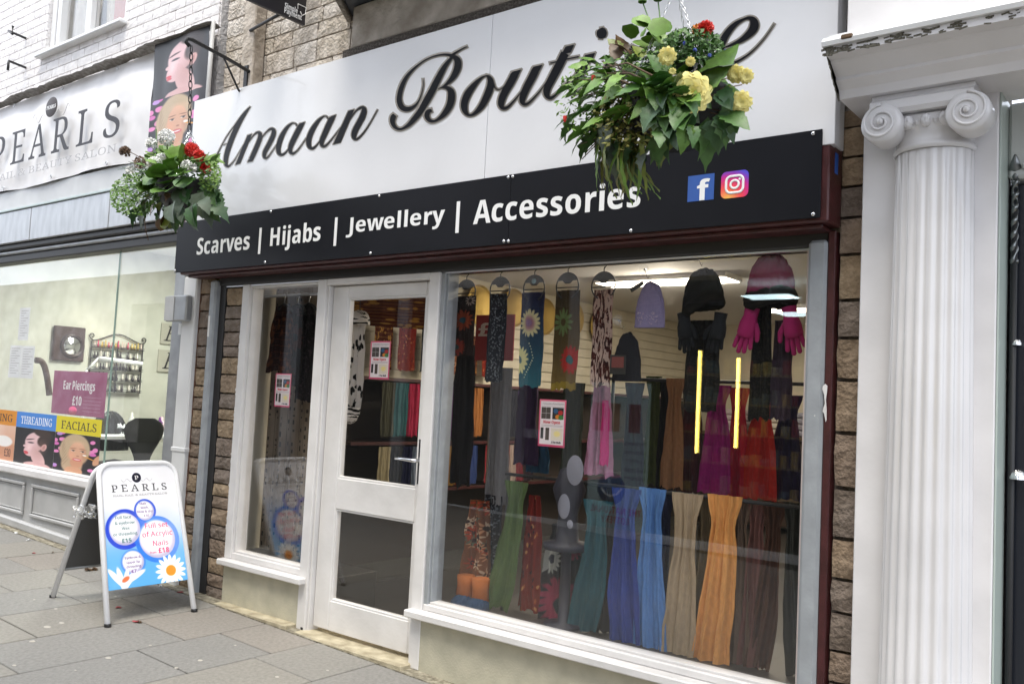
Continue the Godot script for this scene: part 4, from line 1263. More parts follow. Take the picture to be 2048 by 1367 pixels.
	part(rail, "bar", tube_mesh([Vector3(-3.0, rail_y, -0.36), Vector3(-1.3, rail_y, -0.36)], 0.009, 8), M.iron)
	for x in [-2.98, -1.33]:
		part(rail, "post", tube_mesh([Vector3(x, 0.27, -0.36), Vector3(x, rail_y, -0.36)], 0.010, 8), M.iron)
	for k in [["leaf green", 1012, 1052, 962, 1222, 0.075, 0.115, 0.04], ["teal", 1172, 1222, 1000, 1262, 0.02, 0.07, 0.085], ["slate brown", 1212, 1240, 1000, 1268, 0.05, 0.042, 0.035], ["cobalt blue", 1228, 1278, 976, 1292, 0.035, 0.055, 0.22], ["sky blue", 1282, 1330, 976, 1305, 0.09, 0.20, 0.44], ["ink blue", 1326, 1350, 980, 1300, 0.02, 0.022, 0.05], ["taupe", 1348, 1402, 986, 1325, 0.38, 0.29, 0.19], ["khaki brown", 1396, 1440, 988, 1320, 0.15, 0.11, 0.06], ["apricot orange", 1420, 1478, 990, 1338, 0.68, 0.32, 0.10], ["mink brown", 1462, 1504, 996, 1335, 0.13, 0.085, 0.06], ["dusky rose", 1500, 1532, 1000, 1340, 0.16, 0.07, 0.06], ["chocolate", 1530, 1570, 1002, 1345, 0.08, 0.035, 0.022], ["charcoal green", 1570, 1606, 1004, 1350, 0.035, 0.035, 0.03]]:
		px_cloth("tied_scarf", "%s scarf tied on the lower display rail" % k[0], "scarf", k[1] - 5, k[2] + 5, k[3], k[4], (-0.315 if k[0] in ["apricot orange", "taupe", "cobalt blue", "sky blue", "teal", "leaf green"] else -0.385), cloth_mat(lin(k[5], k[6], k[7])), [1.0, rng.randf_range(0.58, 0.7), rng.randf_range(0.68, 0.82), 0.9, rng.randf_range(0.95, 1.08), rng.randf_range(1.0, 1.15), rng.randf_range(1.0, 1.25)], rng.randf_range(1.6, 2.8), rng.randf_range(0.013, 0.02), int(k[1]) + 3, rng.randf_range(-0.10, 0.05), "tied scarves on the lower rail")
	# patterned shawls on the floor stands at the door end
	px_cloth("draped_shawl", "rust flowered shawl draped low beside the door jamb", "shawl", 935, 985, 1000, 1195, -0.4, cloth_mat(Color.WHITE, pattern("rust_floral")), [0.6, 0.9, 1.2, 1.3], 2, 0.03, 51)
	px_cloth("draped_shawl", "grey flowered shawl with a fringe beside the green scarf", "shawl", 970, 1012, 990, 1200, -0.45, cloth_mat(Color.WHITE, pattern("grey_paisley")), [0.8, 1.0, 1.1], 2, 0.02, 52)
	px_cloth("draped_shawl", "black shawl with a pink burst pattern beside the teal scarf", "shawl", 1094, 1166, 1050, 1255, -0.38, cloth_mat(Color.WHITE, pattern("pink_burst")), [0.7, 0.9, 1.1, 1.2], 2.5, 0.025, 53)
	px_cloth("draped_shawl", "amber shawl with beads beside the leaf green scarf", "shawl", 1048, 1086, 990, 1220, -0.42, cloth_mat(Color.WHITE, pattern("red_paisley")), [0.7, 1.0, 1.2], 2, 0.02, 54)
	# orange and blue slippers on the display floor
	for k in 2:
		var p := PZ(930 + k * 30, 1195 + k * 8, -0.3)
		var t := thing("slipper_boot", "orange and blue slipper boot on the display floor", "slipper", Vector3(p.x, 0.27, -0.3), "slipper boots on the display floor")
		part(t, "shaft", lathe_mesh([Vector2(0.035, 0.0), Vector2(0.05, 0.03), Vector2(0.046, 0.09), Vector2(0.05, 0.15), Vector2(0.04, 0.152), Vector2(0.0, 0.15)], 16), cloth_mat(lin(0.40, 0.12, 0.03)), Vector3(p.x, 0.28, -0.3))
		part(t, "foot", hat_mesh(0.12, 0.06, 20 + k, 1.3), cloth_mat(lin(0.03, 0.06, 0.12)), Vector3(p.x + 0.01, 0.271, -0.27))
	# black bust stand with white oval badges
	var sp := PZ(1133, 1105, -0.32)
	var bust := thing("display_stand", "black round display stand with two white oval badges", "display stand", Vector3(sp.x, 0.27, -0.32))
	part(bust, "stand", lathe_mesh([Vector2(0.0, 0.27), Vector2(0.10, 0.272), Vector2(0.10, 0.29), Vector2(0.03, 0.30), Vector2(0.025, sp.y), Vector2(0.12, sp.y + 0.02), Vector2(0.12, sp.y + 0.05), Vector2(0.06, sp.y + 0.06), Vector2(0.05, sp.y + 0.20), Vector2(0.085, sp.y + 0.32), Vector2(0.05, sp.y + 0.42), Vector2(0.0, sp.y + 0.44)], 22), mk(lin(0.012, 0.01, 0.02), 0.6), Vector3(sp.x, 0, -0.32))
	for q in [[1150, 940, 0.05, 0.075], [1128, 1012, 0.036, 0.062], [1140, 1048, 0.018, 0.022]]:
		var c := PZ(q[0], q[1], -0.22)
		part(bust, "badge", lathe_mesh([Vector2(0.0, 0.004), Vector2(0.9, 0.003), Vector2(1.0, 0.0)], 20), mk(lin(0.2, 0.2, 0.24), 0.6), c, Basis(Vector3(q[2], 0, 0), Vector3(0, 0, 1), Vector3(0, -q[3], 0)))
	# cow print plush scarf inside the door
	var cow := thing("plush_scarf", "white plush scarf with black cow spots hanging inside the door", "scarf", PZ(713, 845, -0.3))
	var ca := PZ(718, 640, -0.3)
	var cb := PZ(705, 830, -0.3)
	part(cow, "scarf", cloth_mesh([0.13, 0.15, 0.16, 0.14], ca.y - cb.y, 1.0, 0.02, 9), cloth_mat(Color.WHITE, pattern("cow")), ca)
	part(cow, "paw_end", hat_mesh(0.17, 0.10, 8, 0.5), cloth_mat(Color.WHITE, pattern("cow")), cb + Vector3(0, 0.05, 0.03), Basis(Vector3.BACK, PI))
	part(cow, "hood", hat_mesh(0.17, 0.09, 9, 0.6), cloth_mat(Color.WHITE, pattern("cow")), ca + Vector3(0, -0.03, 0))
	part(cow, "string", tube_mesh([ca + Vector3(0, 0.05, 0), Vector3(ca.x, 2.5, -0.3)], 0.003, 5), M.iron)
	# the narrow window beside the door: printed cloth, coats
	var bk := part(self, "printed_backcloth", grid_mesh(20, 4, func(u: float, v: float): return Vector3(lerpf(-5.32, -4.71, u), lerpf(2.2, 0.2, v), -0.52 + 0.01 * sin(u * 30.0))), cloth_mat(Color.WHITE, pattern("print_cloth")))
	tag(bk, "beige cloth printed with faded lettering behind the narrow window", "cloth")
	structure(bx(self, "shop_floor_ledge", -5.33, -4.20, 0.013, 0.26, -0.60, -0.101, M.dark_floor, 0.002))
	var coat_rail := thing("coat_rail", "short steel rail at the top of the narrow window", "rail", Vector3(-4.8, 2.05, -0.3))
	part(coat_rail, "bar", tube_mesh([Vector3(-5.31, 2.03, -0.3), Vector3(-4.22, 2.03, -0.3)], 0.010, 8), M.steel)
	for k in [["dark red and gold", 548, 590, 612, 745, "brocade", -0.27], ["purple flecked", 580, 612, 612, 770, "dark_floral", -0.33], ["black and blue", 602, 634, 610, 800, "grey_paisley", -0.37]]:
		var o := px_cloth("hanging_tunic", "%s tunic on a hanger in the narrow window" % k[0], "tunic", k[1], k[2], k[3], k[4], k[6], cloth_mat(lin(0.3, 0.3, 0.3), pattern(k[5])), [0.55, 1.0, 1.05, 1.2], 2, 0.02, int(k[1]), 0.0, "tunics in the narrow window")
		o.material_override.albedo_color = Color(0.55, 0.42, 0.45)
		var q := o.position
		var hg := thing("coat_hanger", "black coat hanger of the %s tunic" % k[0], "hanger", q)
		part(hg, "shoulders", tube_mesh([q + Vector3(-0.075, -0.035, 0), q + Vector3(-0.05, -0.005, 0), q + Vector3(0, 0.012, 0), q + Vector3(0.05, -0.005, 0), q + Vector3(0.075, -0.035, 0)], 0.010, 8), M.black_plastic)
		part(hg, "hook", tube_mesh([q + Vector3(0, 0.01, 0), Vector3(q.x, 2.0, q.z), Vector3(q.x + 0.015, 2.045, q.z), Vector3(q.x, 2.05, -0.3)], 0.003, 6), M.chrome)
	# small posters on the glass
	now_open(PZ(565, 780, -0.05), 0.155, 0.21, "small pink bordered poster on the narrow window")
	now_open(PZ(759.5, 720, -0.05), 0.163, 0.218, "small pink bordered poster inside the door glass")
	now_open(PZ(1104, 846, -0.05), 0.158, 0.228, "small pink bordered poster on the big display window")

var now_mat: StandardMaterial3D
func now_open(c: Vector3, w: float, h: float, label: String) -> void:
	if now_mat == null:
		var im := blank(120, 170, Color(0.82, 0.36, 0.47), Color(0.70, 0.24, 0.38))
		band(im, 0.05, 0.04, 0.95, 0.96, Color(0.84, 0.80, 0.81))
		band(im, 0.09, 0.17, 0.44, 0.42, Color(0.25, 0.22, 0.2))
		band(im, 0.26, 0.17, 0.275, 0.42, Color(0.8, 0.8, 0.8))
		band(im, 0.09, 0.29, 0.44, 0.30, Color(0.8, 0.8, 0.8))
		band(im, 0.5, 0.17, 0.92, 0.42, Color(0.10, 0.09, 0.1))
		for q in [[0.62, 0.24, Color(0.1, 0.3, 0.45)], [0.8, 0.27, Color(0.65, 0.12, 0.1)], [0.7, 0.36, Color(0.75, 0.45, 0.1)], [0.82, 0.37, Color(0.2, 0.45, 0.2)]]:
			blot(im, q[0], q[1], 0.09, 0.05, q[2])
		band(im, 0.09, 0.60, 0.2, 0.84, Color(0.1, 0.1, 0.1))
		band(im, 0.27, 0.60, 0.42, 0.86, Color(0.22, 0.16, 0.12))
		band(im, 0.48, 0.60, 0.92, 0.86, Color(0.80, 0.76, 0.70))
		blot(im, 0.7, 0.72, 0.12, 0.06, Color(0.85, 0.78, 0.5), 0, 0.3)
		for y in [0.145, 0.545, 0.565]:
			band(im, 0.1, y, 0.9, y + 0.006, Color(0.45, 0.42, 0.42))
		now_mat = pictured(im, 0.5)
	var t := thing("window_poster", label, "poster", c, "")
	part(t, "sheet", card_mesh(w, h), now_mat, c)
	words(t, "lettering", "Now Open", M.red_ink, c + Vector3(0, 0, 0.0006), Basis.IDENTITY, -w * 0.32, w * 0.3, -h * 0.03, h * 0.055, false, true)
	words(t, "lettering", "Amaan Boutique", M.grey_ink, c + Vector3(0, 0, 0.0006), Basis.IDENTITY, -w * 0.4, w * 0.4, h * 0.38, h * 0.445, true, false, 0.3)
	words(t, "lettering", "2 The Walk", M.ink, c + Vector3(0, 0, 0.0006), Basis.IDENTITY, 0.0, w * 0.36, -h * 0.42, -h * 0.375, false, true)

# ---------- the beauty salon ----------
func paint_profile() -> Image:  # a head in profile with dark hair, on black
	var im := blank(128, 176, Color(0.10, 0.09, 0.10), Color(0.13, 0.11, 0.12))
	blot(im, 0.70, 0.16, 0.24, 0.14, Color(0.22, 0.16, 0.13), 20, 0.2)
	blot(im, 0.52, 0.36, 0.25, 0.27, Color(0.86, 0.72, 0.73), 8, 0.06)
	blot(im, 0.42, 0.62, 0.17, 0.15, Color(0.85, 0.69, 0.70), 10, 0.06)
	blot(im, 0.62, 0.80, 0.16, 0.24, Color(0.84, 0.69, 0.69), -18, 0.06)
	blot(im, 0.60, 1.0, 0.34, 0.10, Color(0.82, 0.66, 0.66), 0, 0.06)
	blot(im, 0.275, 0.50, 0.05, 0.035, Color(0.85, 0.70, 0.71), 25, 0.1)
	blot(im, 0.74, 0.30, 0.15, 0.17, Color(0.20, 0.14, 0.12), 15, 0.15)
	blot(im, 0.70, 0.10, 0.22, 0.10, Color(0.22, 0.16, 0.13), 15, 0.15)
	blot(im, 0.75, 0.48, 0.065, 0.10, Color(0.84, 0.66, 0.64), 12, 0.08)
	blot(im, 0.75, 0.48, 0.03, 0.06, Color(0.72, 0.52, 0.50), 12, 0.3)
	blot(im, 0.66, 0.55, 0.12, 0.2, Color(0.70, 0.52, 0.50, 0.45), 10, 0.8)
	blot(im, 0.38, 0.52, 0.06, 0.10, Color(0.95, 0.83, 0.83, 0.7), 10, 0.8)
	blot(im, 0.42, 0.39, 0.075, 0.018, Color(0.20, 0.17, 0.20), -6, 0.3)
	blot(im, 0.39, 0.30, 0.11, 0.014, Color(0.28, 0.2, 0.2), -18, 0.3)
	blot(im, 0.31, 0.66, 0.06, 0.022, Color(0.80, 0.25, 0.30), 8, 0.15)
	blot(im, 0.32, 0.70, 0.055, 0.022, Color(0.78, 0.28, 0.32), 0, 0.15)
	return photo_soft(im)
func paint_towel() -> Image:  # a face framed by a towel, petals on black
	var im := blank(128, 176, Color(0.12, 0.10, 0.12), Color(0.11, 0.09, 0.11))
	var r := RandomNumberGenerator.new()
	r.seed = 17
	for k in 22:
		var left := r.randf() < 0.5
		blot(im, r.randf_range(0.0, 0.22) if left else r.randf_range(0.82, 1.0), r.randf(), 0.055, 0.05, [Color(0.82, 0.42, 0.70), Color(0.72, 0.55, 0.82), Color(0.88, 0.52, 0.74)][r.randi() % 3], r.randf() * 90, 0.1)
	blot(im, 0.46, 0.42, 0.34, 0.43, Color(0.74, 0.65, 0.53), 4, 0.06)
	blot(im, 0.42, 0.80, 0.24, 0.24, Color(0.73, 0.63, 0.52), 0, 0.1)
	for k in 7:
		blot(im, 0.20 + 0.01 * k, 0.3 + 0.08 * k, 0.012, 0.12, Color(0.62, 0.52, 0.42, 0.6), 8 + k * 3, 0.4)
	blot(im, 0.53, 0.48, 0.19, 0.27, Color(0.83, 0.64, 0.53), 0, 0.05)
	blot(im, 0.53, 0.64, 0.14, 0.16, Color(0.83, 0.64, 0.53), 0, 0.05)
	blot(im, 0.52, 0.74, 0.14, 0.13, Color(0.79, 0.58, 0.46), 0, 0.08)
	blot(im, 0.47, 0.96, 0.2, 0.12, Color(0.80, 0.60, 0.48), 0, 0.08)
	blot(im, 0.40, 0.55, 0.07, 0.09, Color(0.88, 0.64, 0.52, 0.7), 0, 0.8)
	blot(im, 0.69, 0.56, 0.05, 0.15, Color(0.66, 0.46, 0.36, 0.5), 0, 0.8)
	blot(im, 0.54, 0.24, 0.12, 0.06, Color(0.88, 0.70, 0.58, 0.7), 0, 0.8)
	for x in [0.43, 0.64]:
		blot(im, x, 0.435, 0.045, 0.016, Color(0.84, 0.78, 0.74), 0, 0.2)
		blot(im, x + 0.008, 0.432, 0.022, 0.016, Color(0.26, 0.20, 0.17), 0, 0.2)
		blot(im, x, 0.418, 0.055, 0.006, Color(0.25, 0.17, 0.14), 0, 0.3)
		blot(im, x, 0.37, 0.07, 0.008, Color(0.55, 0.38, 0.29), 4 if x > 0.5 else -4, 0.4)
	blot(im, 0.545, 0.56, 0.03, 0.014, Color(0.66, 0.44, 0.35), 0, 0.4)
	blot(im, 0.53, 0.655, 0.095, 0.036, Color(0.80, 0.36, 0.40), 0, 0.15)
	blot(im, 0.53, 0.652, 0.07, 0.012, Color(0.92, 0.90, 0.88), 0, 0.1)
	blot(im, 0.97, 0.60, 0.08, 0.15, Color(0.80, 0.60, 0.48), 20, 0.08)
	blot(im, 0.80, 0.58, 0.13, 0.013, Color(0.85, 0.58, 0.2), 24, 0.1)
	blot(im, 0.69, 0.52, 0.045, 0.022, Color(0.93, 0.90, 0.87), 20, 0.2)
	return photo_soft(im)
func paint_skin() -> Image:
	var im := blank(128, 176, Color(0.85, 0.70, 0.62), Color(0.78, 0.55, 0.42))
	blot(im, 0.25, 0.2, 0.4, 0.35, Color(0.88, 0.76, 0.70), 25, 0.3)
	blot(im, 0.80, 0.75, 0.5, 0.2, Color(0.76, 0.54, 0.42), -20, 0.2)
	blot(im, 0.72, 0.46, 0.22, 0.16, Color(0.90, 0.89, 0.88), 0, 0.1)
	return photo_soft(im)
func photo_soft(im: Image) -> Image:  # a printed photograph: soft edges and a little grain
	im.resize(80, 110, Image.INTERPOLATE_BILINEAR)
	im.resize(192, 264, Image.INTERPOLATE_CUBIC)
	var r := RandomNumberGenerator.new()
	r.seed = 88
	for y in 264:
		for x in 192:
			var c := im.get_pixel(x, y)
			var k := r.randf_range(-0.02, 0.02)
			im.set_pixel(x, y, Color(c.r + k, c.g + k, c.b + k))
	return im
var profile_mat: StandardMaterial3D
var towel_mat: StandardMaterial3D

func salon_front() -> void:
	profile_mat = pictured(paint_profile(), 0.4)
	towel_mat = pictured(paint_towel(), 0.4)
	var s := thing("beauty_salon", "grey panelled beauty salon front with frameless window and aluminium shutter box", "shop front", Vector3(-7.6, ground_y(-7.6), 0))
	# end post, dark slot, white pilaster strip beside the boutique
	bx(s, "aluminium_post", -5.80, -5.665, ground_y(-5.7) - 0.03, 2.56, -0.09, 0.004, M.galv, 0.008)
	bx(s, "shadow_gap", -5.664, -5.604, ground_y(-5.65) - 0.03, 2.56, -0.14, -0.06, M.galv, 0.0)
	var wp := bx(s, "white_pilaster", -5.602, -5.447, ground_y(-5.5) - 0.03, 2.14, -0.10, 0.05, M.white_pvc, 0.008)
	bx(wp, "joint_collar", -5.608, -5.440, 0.935, 0.965, -0.09, 0.056, M.white_pvc, 0.004)
	bx(s, "brick_edging", -5.4465, -5.4375, ground_y(-5.4) - 0.03, 2.12, -0.1, 0.018, surf(lin(0.24, 0.12, 0.08), 0.9, "dirt", 4.0), 0.002)
	var cab := bx(s, "shutter_switch_box", -5.735, -5.475, 1.825, 2.005, 0.052, 0.10, M.galv, 0.010)
	bx(cab, "cover_edge", -5.735, -5.62, 1.83, 2.0, 0.1002, 0.104, M.grey_paint, 0.003)
	bx(cab, "notice_tag", -5.70, -5.665, 1.74, 1.82, 0.006, 0.008, M.paper, 0.0)
	# stall riser with moulded panels
	bx(s, "stall_riser", -11.5, -5.802, -0.1, 0.56, -0.14, 0.0, M.grey_paint, 0.003)
	bx(s, "window_sill", -11.5, -5.802, 0.56, 0.628, -0.14, 0.045, M.flat_white, 0.012)
	bx(s, "sill_bead", -11.5, -5.802, 0.629, 0.645, -0.10, 0.0, M.flat_white, 0.004)
	var sk := part(s, "skirting", bevel_box(Vector3(5.7, 0.075, 0.05), 0.012), M.grey_paint, Vector3(-8.65, ground_y(-8.65) + 0.036, 0.02), Basis(Vector3.BACK, atan(-0.03)))
	var edges := [-10.3, -9.35, -8.62, -7.83, -7.70, -6.90, -6.77, -5.95]
	for i in range(0, edges.size(), 2):
		var x0: float = edges[i]
		var x1: float = edges[i + 1]
		var m := bx(s, "panel_moulding", x0, x1, 0.478, 0.505, 0.0005, 0.020, M.grey_paint, 0.008)
		bx(m, "moulding_bottom", x0, x1, 0.235, 0.262, 0.0005, 0.020, M.grey_paint, 0.008)
		bx(m, "moulding_side", x0, x0 + 0.027, 0.262, 0.478, 0.0005, 0.020, M.grey_paint, 0.008)
		bx(m, "moulding_side", x1 - 0.027, x1, 0.262, 0.478, 0.0005, 0.020, M.grey_paint, 0.008)
		for q in [[0.462, 0.470], [0.270, 0.278]]:
			bx(m, "inner_bead", x0 + 0.034, x1 - 0.034, q[0], q[1], 0.0005, 0.010, M.grey_paint, 0.003)
	# glass with a butt joint
	var jx := PZ(225, 700, -0.05).x
	bx(s, "glass_pane", -11.4, jx - 0.004, 0.645, 2.41, -0.056, -0.046, M.glass, 0.0)
	bx(s, "glass_pane", jx + 0.004, -5.80, 0.645, 2.41, -0.056, -0.046, M.glass, 0.0)
	bx(s, "glass_joint", jx - 0.004, jx + 0.004, 0.645, 2.41, -0.057, -0.045, M.glass_edge, 0.0)
	# ribbed dark head frame, aluminium shutter box, pale strip above
	bx(s, "head_frame", -11.5, -5.66, 2.405, 2.47, -0.10, 0.02, M.dark_metal, 0.008)
	bx(s, "head_frame", -11.5, -5.66, 2.472, 2.505, -0.10, 0.045, M.galv, 0.010)
	bx(s, "head_frame", -11.5, -5.66, 2.507, 2.555, -0.10, 0.07, M.dark_metal, 0.010)
	for x in [[-11.5, -7.94], [-7.936, -6.62], [-6.616, -5.52]]:
		bx(s, "shutter_box", x[0], x[1], 2.557, 2.84, -0.10, 0.10, M.alu, 0.006)
	bx(s, "box_trim", -11.5, -5.52, 2.842, 2.862, -0.10, 0.112, mk(lin(0.42, 0.5, 0.5), 0.4), 0.004)
	bx(s, "pale_strip", -11.5, -5.52, 2.863, 3.03, -0.10, 0.095, surf(lin(0.62, 0.63, 0.64), 0.5, "soft", 0.6), 0.003)
	# posters inside the glass
	var z := -0.062
	var ear := thing("window_poster", "magenta ear piercings price poster in the salon window", "poster", Vector3(-7.2, 1.1, z))
	bx(ear, "sheet", -7.63, -6.757, 1.10, 1.455, z - 0.002, z, mk(lin(0.30, 0.035, 0.14), 0.5), 0.0)
	wall_words(ear, "lettering", "Ear Piercings", M.vinyl_white, z + 0.0004, -7.45, -6.93, 1.28, 1.38, false, true)
	wall_words(ear, "lettering", "£10", M.vinyl_white, z + 0.0004, -7.28, -7.13, 1.18, 1.255, false, true)
	part(ear, "sticker", lathe_mesh([Vector2(0.0, 0.001), Vector2(0.07, 0.001), Vector2(0.07, 0.0)], 18), M.pink_ink, Vector3(-7.26, 1.135, z + 0.0005), Basis(Vector3.RIGHT, Vector3.BACK, Vector3.DOWN) * Basis.from_scale(Vector3(1, 1, 0.5)))
	for k in 5:
		bx(ear, "small_print", -7.10, -6.82, 1.135 + k * 0.028, 1.141 + k * 0.028, z + 0.0004, z + 0.0009, mk(lin(0.42, 0.16, 0.26), 0.6), 0.0)
	var strip := [[-9.0, -8.215, "WAXING", Color(0.80, 0.52, 0.13), pictured(paint_skin(), 0.4), "orange headed waxing poster in the salon window", M.ink], [-8.213, -7.485, "THREADING", Color(0.26, 0.50, 0.80), profile_mat, "blue headed threading poster in the salon window", M.vinyl_white], [-7.483, -6.75, "FACIALS", Color(0.82, 0.76, 0.12), towel_mat, "yellow headed facials poster in the salon window", M.ink]]
	z = -0.0445
	for q in strip:
		var p := thing("window_poster", q[5], "poster", Vector3((q[0] + q[1]) / 2, 0.646, z))
		part(p, "picture", card_mesh(q[1] - q[0], 0.305), q[4], Vector3((q[0] + q[1]) / 2, 0.799, z))
		bx(p, "heading", q[0], q[1], 0.952, 1.085, z - 0.002, z, mk(q[3], 0.5), 0.0)
		wall_words(p, "lettering", q[2], q[6], z + 0.0004, lerpf(q[0], q[1], 0.12), lerpf(q[0], q[1], 0.90), 0.985, 1.05, true)
		if q[2] == "WAXING":
			wall_words(p, "lettering", "£30", M.ink, z + 0.0004, -8.40, -8.28, 0.68, 0.75, true)
	z = -0.062
	for q in [[-8.37, -8.17, 1.71, 2.0, "single white notice sheet high in the salon window"], [-8.50, -8.27, 1.375, 1.665, "white notice sheet with ruled columns low in the salon window"], [-8.265, -8.02, 1.375, 1.66, "white notice sheet beside the ruled one in the salon window"]]:
		var n := thing("notice_sheet", q[4], "notice", Vector3(q[0], q[2], z))
		bx(n, "sheet", q[0], q[1], q[2], q[3], z - 0.001, z, M.paper, 0.0)
		for k in 11:
			bx(n, "printed_line", q[0] + 0.03, q[1] - 0.03 - 0.04 * (k % 3), q[3] - 0.03 - k * 0.022, q[3] - 0.024 - k * 0.022, z + 0.0002, z + 0.0006, M.grey_ink, 0.0)

func salon_inside() -> void:
	structure(bx(self, "salon_floor", -10.0, -5.62, 0.05, 0.10, -4.2, -0.15, mk(lin(0.22, 0.2, 0.18), 0.4), 0.0))
	structure(bx(self, "salon_ceiling", -10.0, -5.52, 2.92, 3.02, -4.2, -0.11, M.ceiling_white, 0.0))
	structure(bx(self, "salon_wall_side", -10.0, -9.85, 0.0, 2.95, -4.2, -0.15, M.salon_wall, 0.0))
	structure(bx(self, "salon_wall_back", -10.0, -5.52, 0.0, 2.95, -4.3, -4.2, M.salon_wall, 0.0))
	structure(bx(self, "salon_wall_party", -5.62, -5.56, 0.0, 2.95, -4.2, -0.15, M.salon_wall, 0.0))
	# downlight
	var dl := Vector3(-9.2, 2.915, -1.5)
	var d := thing("downlight", "small round downlight in the salon ceiling near the polish rack", "downlight", dl)
	part(d, "bezel", lathe_mesh([Vector2(0.03, -0.005), Vector2(0.05, -0.008), Vector2(0.055, 0.0)], 16), M.chrome, dl)
	var glow := mk(Color(1, 1, 1), 0.5)
	glow.emission_enabled = true
	glow.emission = Color(1.0, 0.82, 0.5)
	glow.emission_energy_multiplier = 4.0
	part(d, "bulb", lathe_mesh([Vector2(0.0, -0.012), Vector2(0.025, -0.01), Vector2(0.03, 0.0)], 12), glow, dl)
	var sl := SpotLight3D.new()
	sl.name = "downlight_beam"
	sl.light_color = Color(1.0, 0.82, 0.55)
	sl.light_energy = 0.25
	sl.spot_angle = 50.0
	sl.spot_range = 5.0
	sl.light_size = 0.03
	sl.shadow_enabled = true
	sl.rotation_degrees = Vector3(-90, 0, 0)
	sl.position = Vector3(0, -0.03, 0)
	d.add_child(sl)
	# polish rack on the side wall (facing +X); local frame: right = -Z, up = Y
	var wx := -9.84
	var rk := thing("polish_rack", "black wrought iron rack of nail polish bottles on the salon wall", "rack", Vector3(wx, 1.2, -1.77))
	var z0 := PX(182, 675, wx).z
	var z1 := PX(284, 690, wx).z
	var zm := (z0 + z1) / 2
	var yt := PX(182, 678, wx).y
	var yb := PX(230, 785, wx).y
	for zz in [z0, zm, z1]:
		part(rk, "upright", tube_mesh([Vector3(wx + 0.02, yb, zz), Vector3(wx + 0.02, yt, zz)], 0.007, 6), M.iron)
	for side in [[z0, zm], [zm, z1]]:
		var path := []
		for k in 13:
			var t := k / 12.0
			var u: float = t if side[0] == z0 else 1.0 - t
			path.append(Vector3(wx + 0.02, yt - 0.01 + 0.09 * smoothstep(0.0, 1.0, u), lerpf(side[0], side[1], t)))
		part(rk, "scroll_top", tube_mesh(path, 0.007, 6), M.iron)
	for zz in [z0, z1]:
		var path := []
		for k in 16:
			var t := TAU * 1.1 * k / 15.0
			path.append(Vector3(wx + 0.02, yt + 0.04 + 0.035 * (1.0 - k / 22.0) * sin(t - PI / 2), zz + 0.035 * (1.0 - k / 22.0) * cos(t - PI / 2) * (1.0 if zz == z0 else -1.0)))
		part(rk, "scroll", tube_mesh(path, 0.006, 6), M.iron)
	var polish := [lin(0.55, 0.4, 0.1), lin(0.5, 0.05, 0.12), lin(0.6, 0.5, 0.45), lin(0.03, 0.02, 0.03), lin(0.42, 0.1, 0.25), lin(0.7, 0.66, 0.6)]
	var glass_mats := []
	for c in polish:
		glass_mats.append(mk(c, 0.15))
	var bottle := lathe_mesh([Vector2(0, 0), Vector2(0.013, 0), Vector2(0.014, 0.03), Vector2(0.007, 0.038), Vector2(0.0075, 0.075), Vector2(0.0, 0.077)], 8)
	for r in 5:
		var y := yt - 0.09 - r * (yt - yb - 0.1) / 4.0
		bx(rk, "shelf", wx + 0.004, wx + 0.06, y, y + 0.008, z1, z0, M.iron, 0.002)
		bx(rk, "shelf_lip", wx + 0.058, wx + 0.062, y + 0.02, y + 0.026, z1, z0, M.iron, 0.001)
		var n := 15
		for k in n:
			if rng.randf() < 0.16:
				continue
			var o := part(self, "polish_bottle", bottle, glass_mats[rng.randi() % 3 * (1 if r else 1)] if r == 0 else glass_mats[3 if rng.randf() < 0.8 else 5], Vector3(wx + 0.035, y + 0.008, lerpf(z0 - 0.03, z1 + 0.03, k / (n - 1.0)) + rng.randf_range(-0.006, 0.006)), Basis.from_scale(Vector3(1, rng.randf_range(0.8, 1.2), 1)))
			tag(o, "nail polish bottle on the %s shelf of the iron rack" % ["top", "second", "middle", "fourth", "bottom"][r], "bottle", "polish bottles on the %s rack shelf" % ["top", "second", "middle", "fourth", "bottom"][r])
	# dark studded panel with a round mirror
	var pa := PX(106, 650, wx)
	var pb := PX(163, 724, wx)
	var pn := thing("wall_mirror", "dark brown square wall panel with a round mirror set in it", "mirror", Vector3(wx, pb.y, (pa.z + pb.z) / 2))
	bx(pn, "panel", wx, wx + 0.04, pb.y, pa.y, pb.z, pa.z, mk(lin(0.045, 0.018, 0.014), 0.4), 0.01)
	var pc := Vector3(wx + 0.045, (pa.y + pb.y) / 2 - 0.02, pb.z + 0.14)
	part(pn, "round_frame", tube_mesh(circle(0.115, 26), 0.02, 8, true), mk(lin(0.03, 0.012, 0.01), 0.35), pc, Basis(Vector3.BACK, -PI / 2))
	part(pn, "mirror_glass", lathe_mesh([Vector2(0, 0.03), Vector2(0.05, 0.02), Vector2(0.1, 0.0)], 20), M.chrome, pc, Basis(Vector3.BACK, -PI / 2))
	# framed initials
	for q in [[322, 645, 352, 690, "upper"], [316, 698, 352, 745, "lower"]]:
		var a := PX(q[0], q[1], wx)
		var b := PX(q[2], q[3], wx)
		var f := thing("framed_initial", "%s framed script initial on the salon wall" % q[4], "picture", Vector3(wx, b.y, (a.z + b.z) / 2))
		bx(f, "canvas", wx, wx + 0.015, b.y, a.y, b.z, a.z, mk(lin(0.46, 0.44, 0.38), 0.7), 0.002)
		words(f, "lettering", "B", M.ink, Vector3(wx + 0.016, b.y, (a.z + b.z) / 2), Basis(Vector3.UP, PI / 2), -0.07, 0.06, 0.04, a.y - b.y - 0.03, true, false, 0.3)
	# manicure desk, chair, bottles, lamp
	var dk := thing("manicure_desk", "white manicure desk behind the salon window", "desk", Vector3(-8.5, 0.10, -1.4))
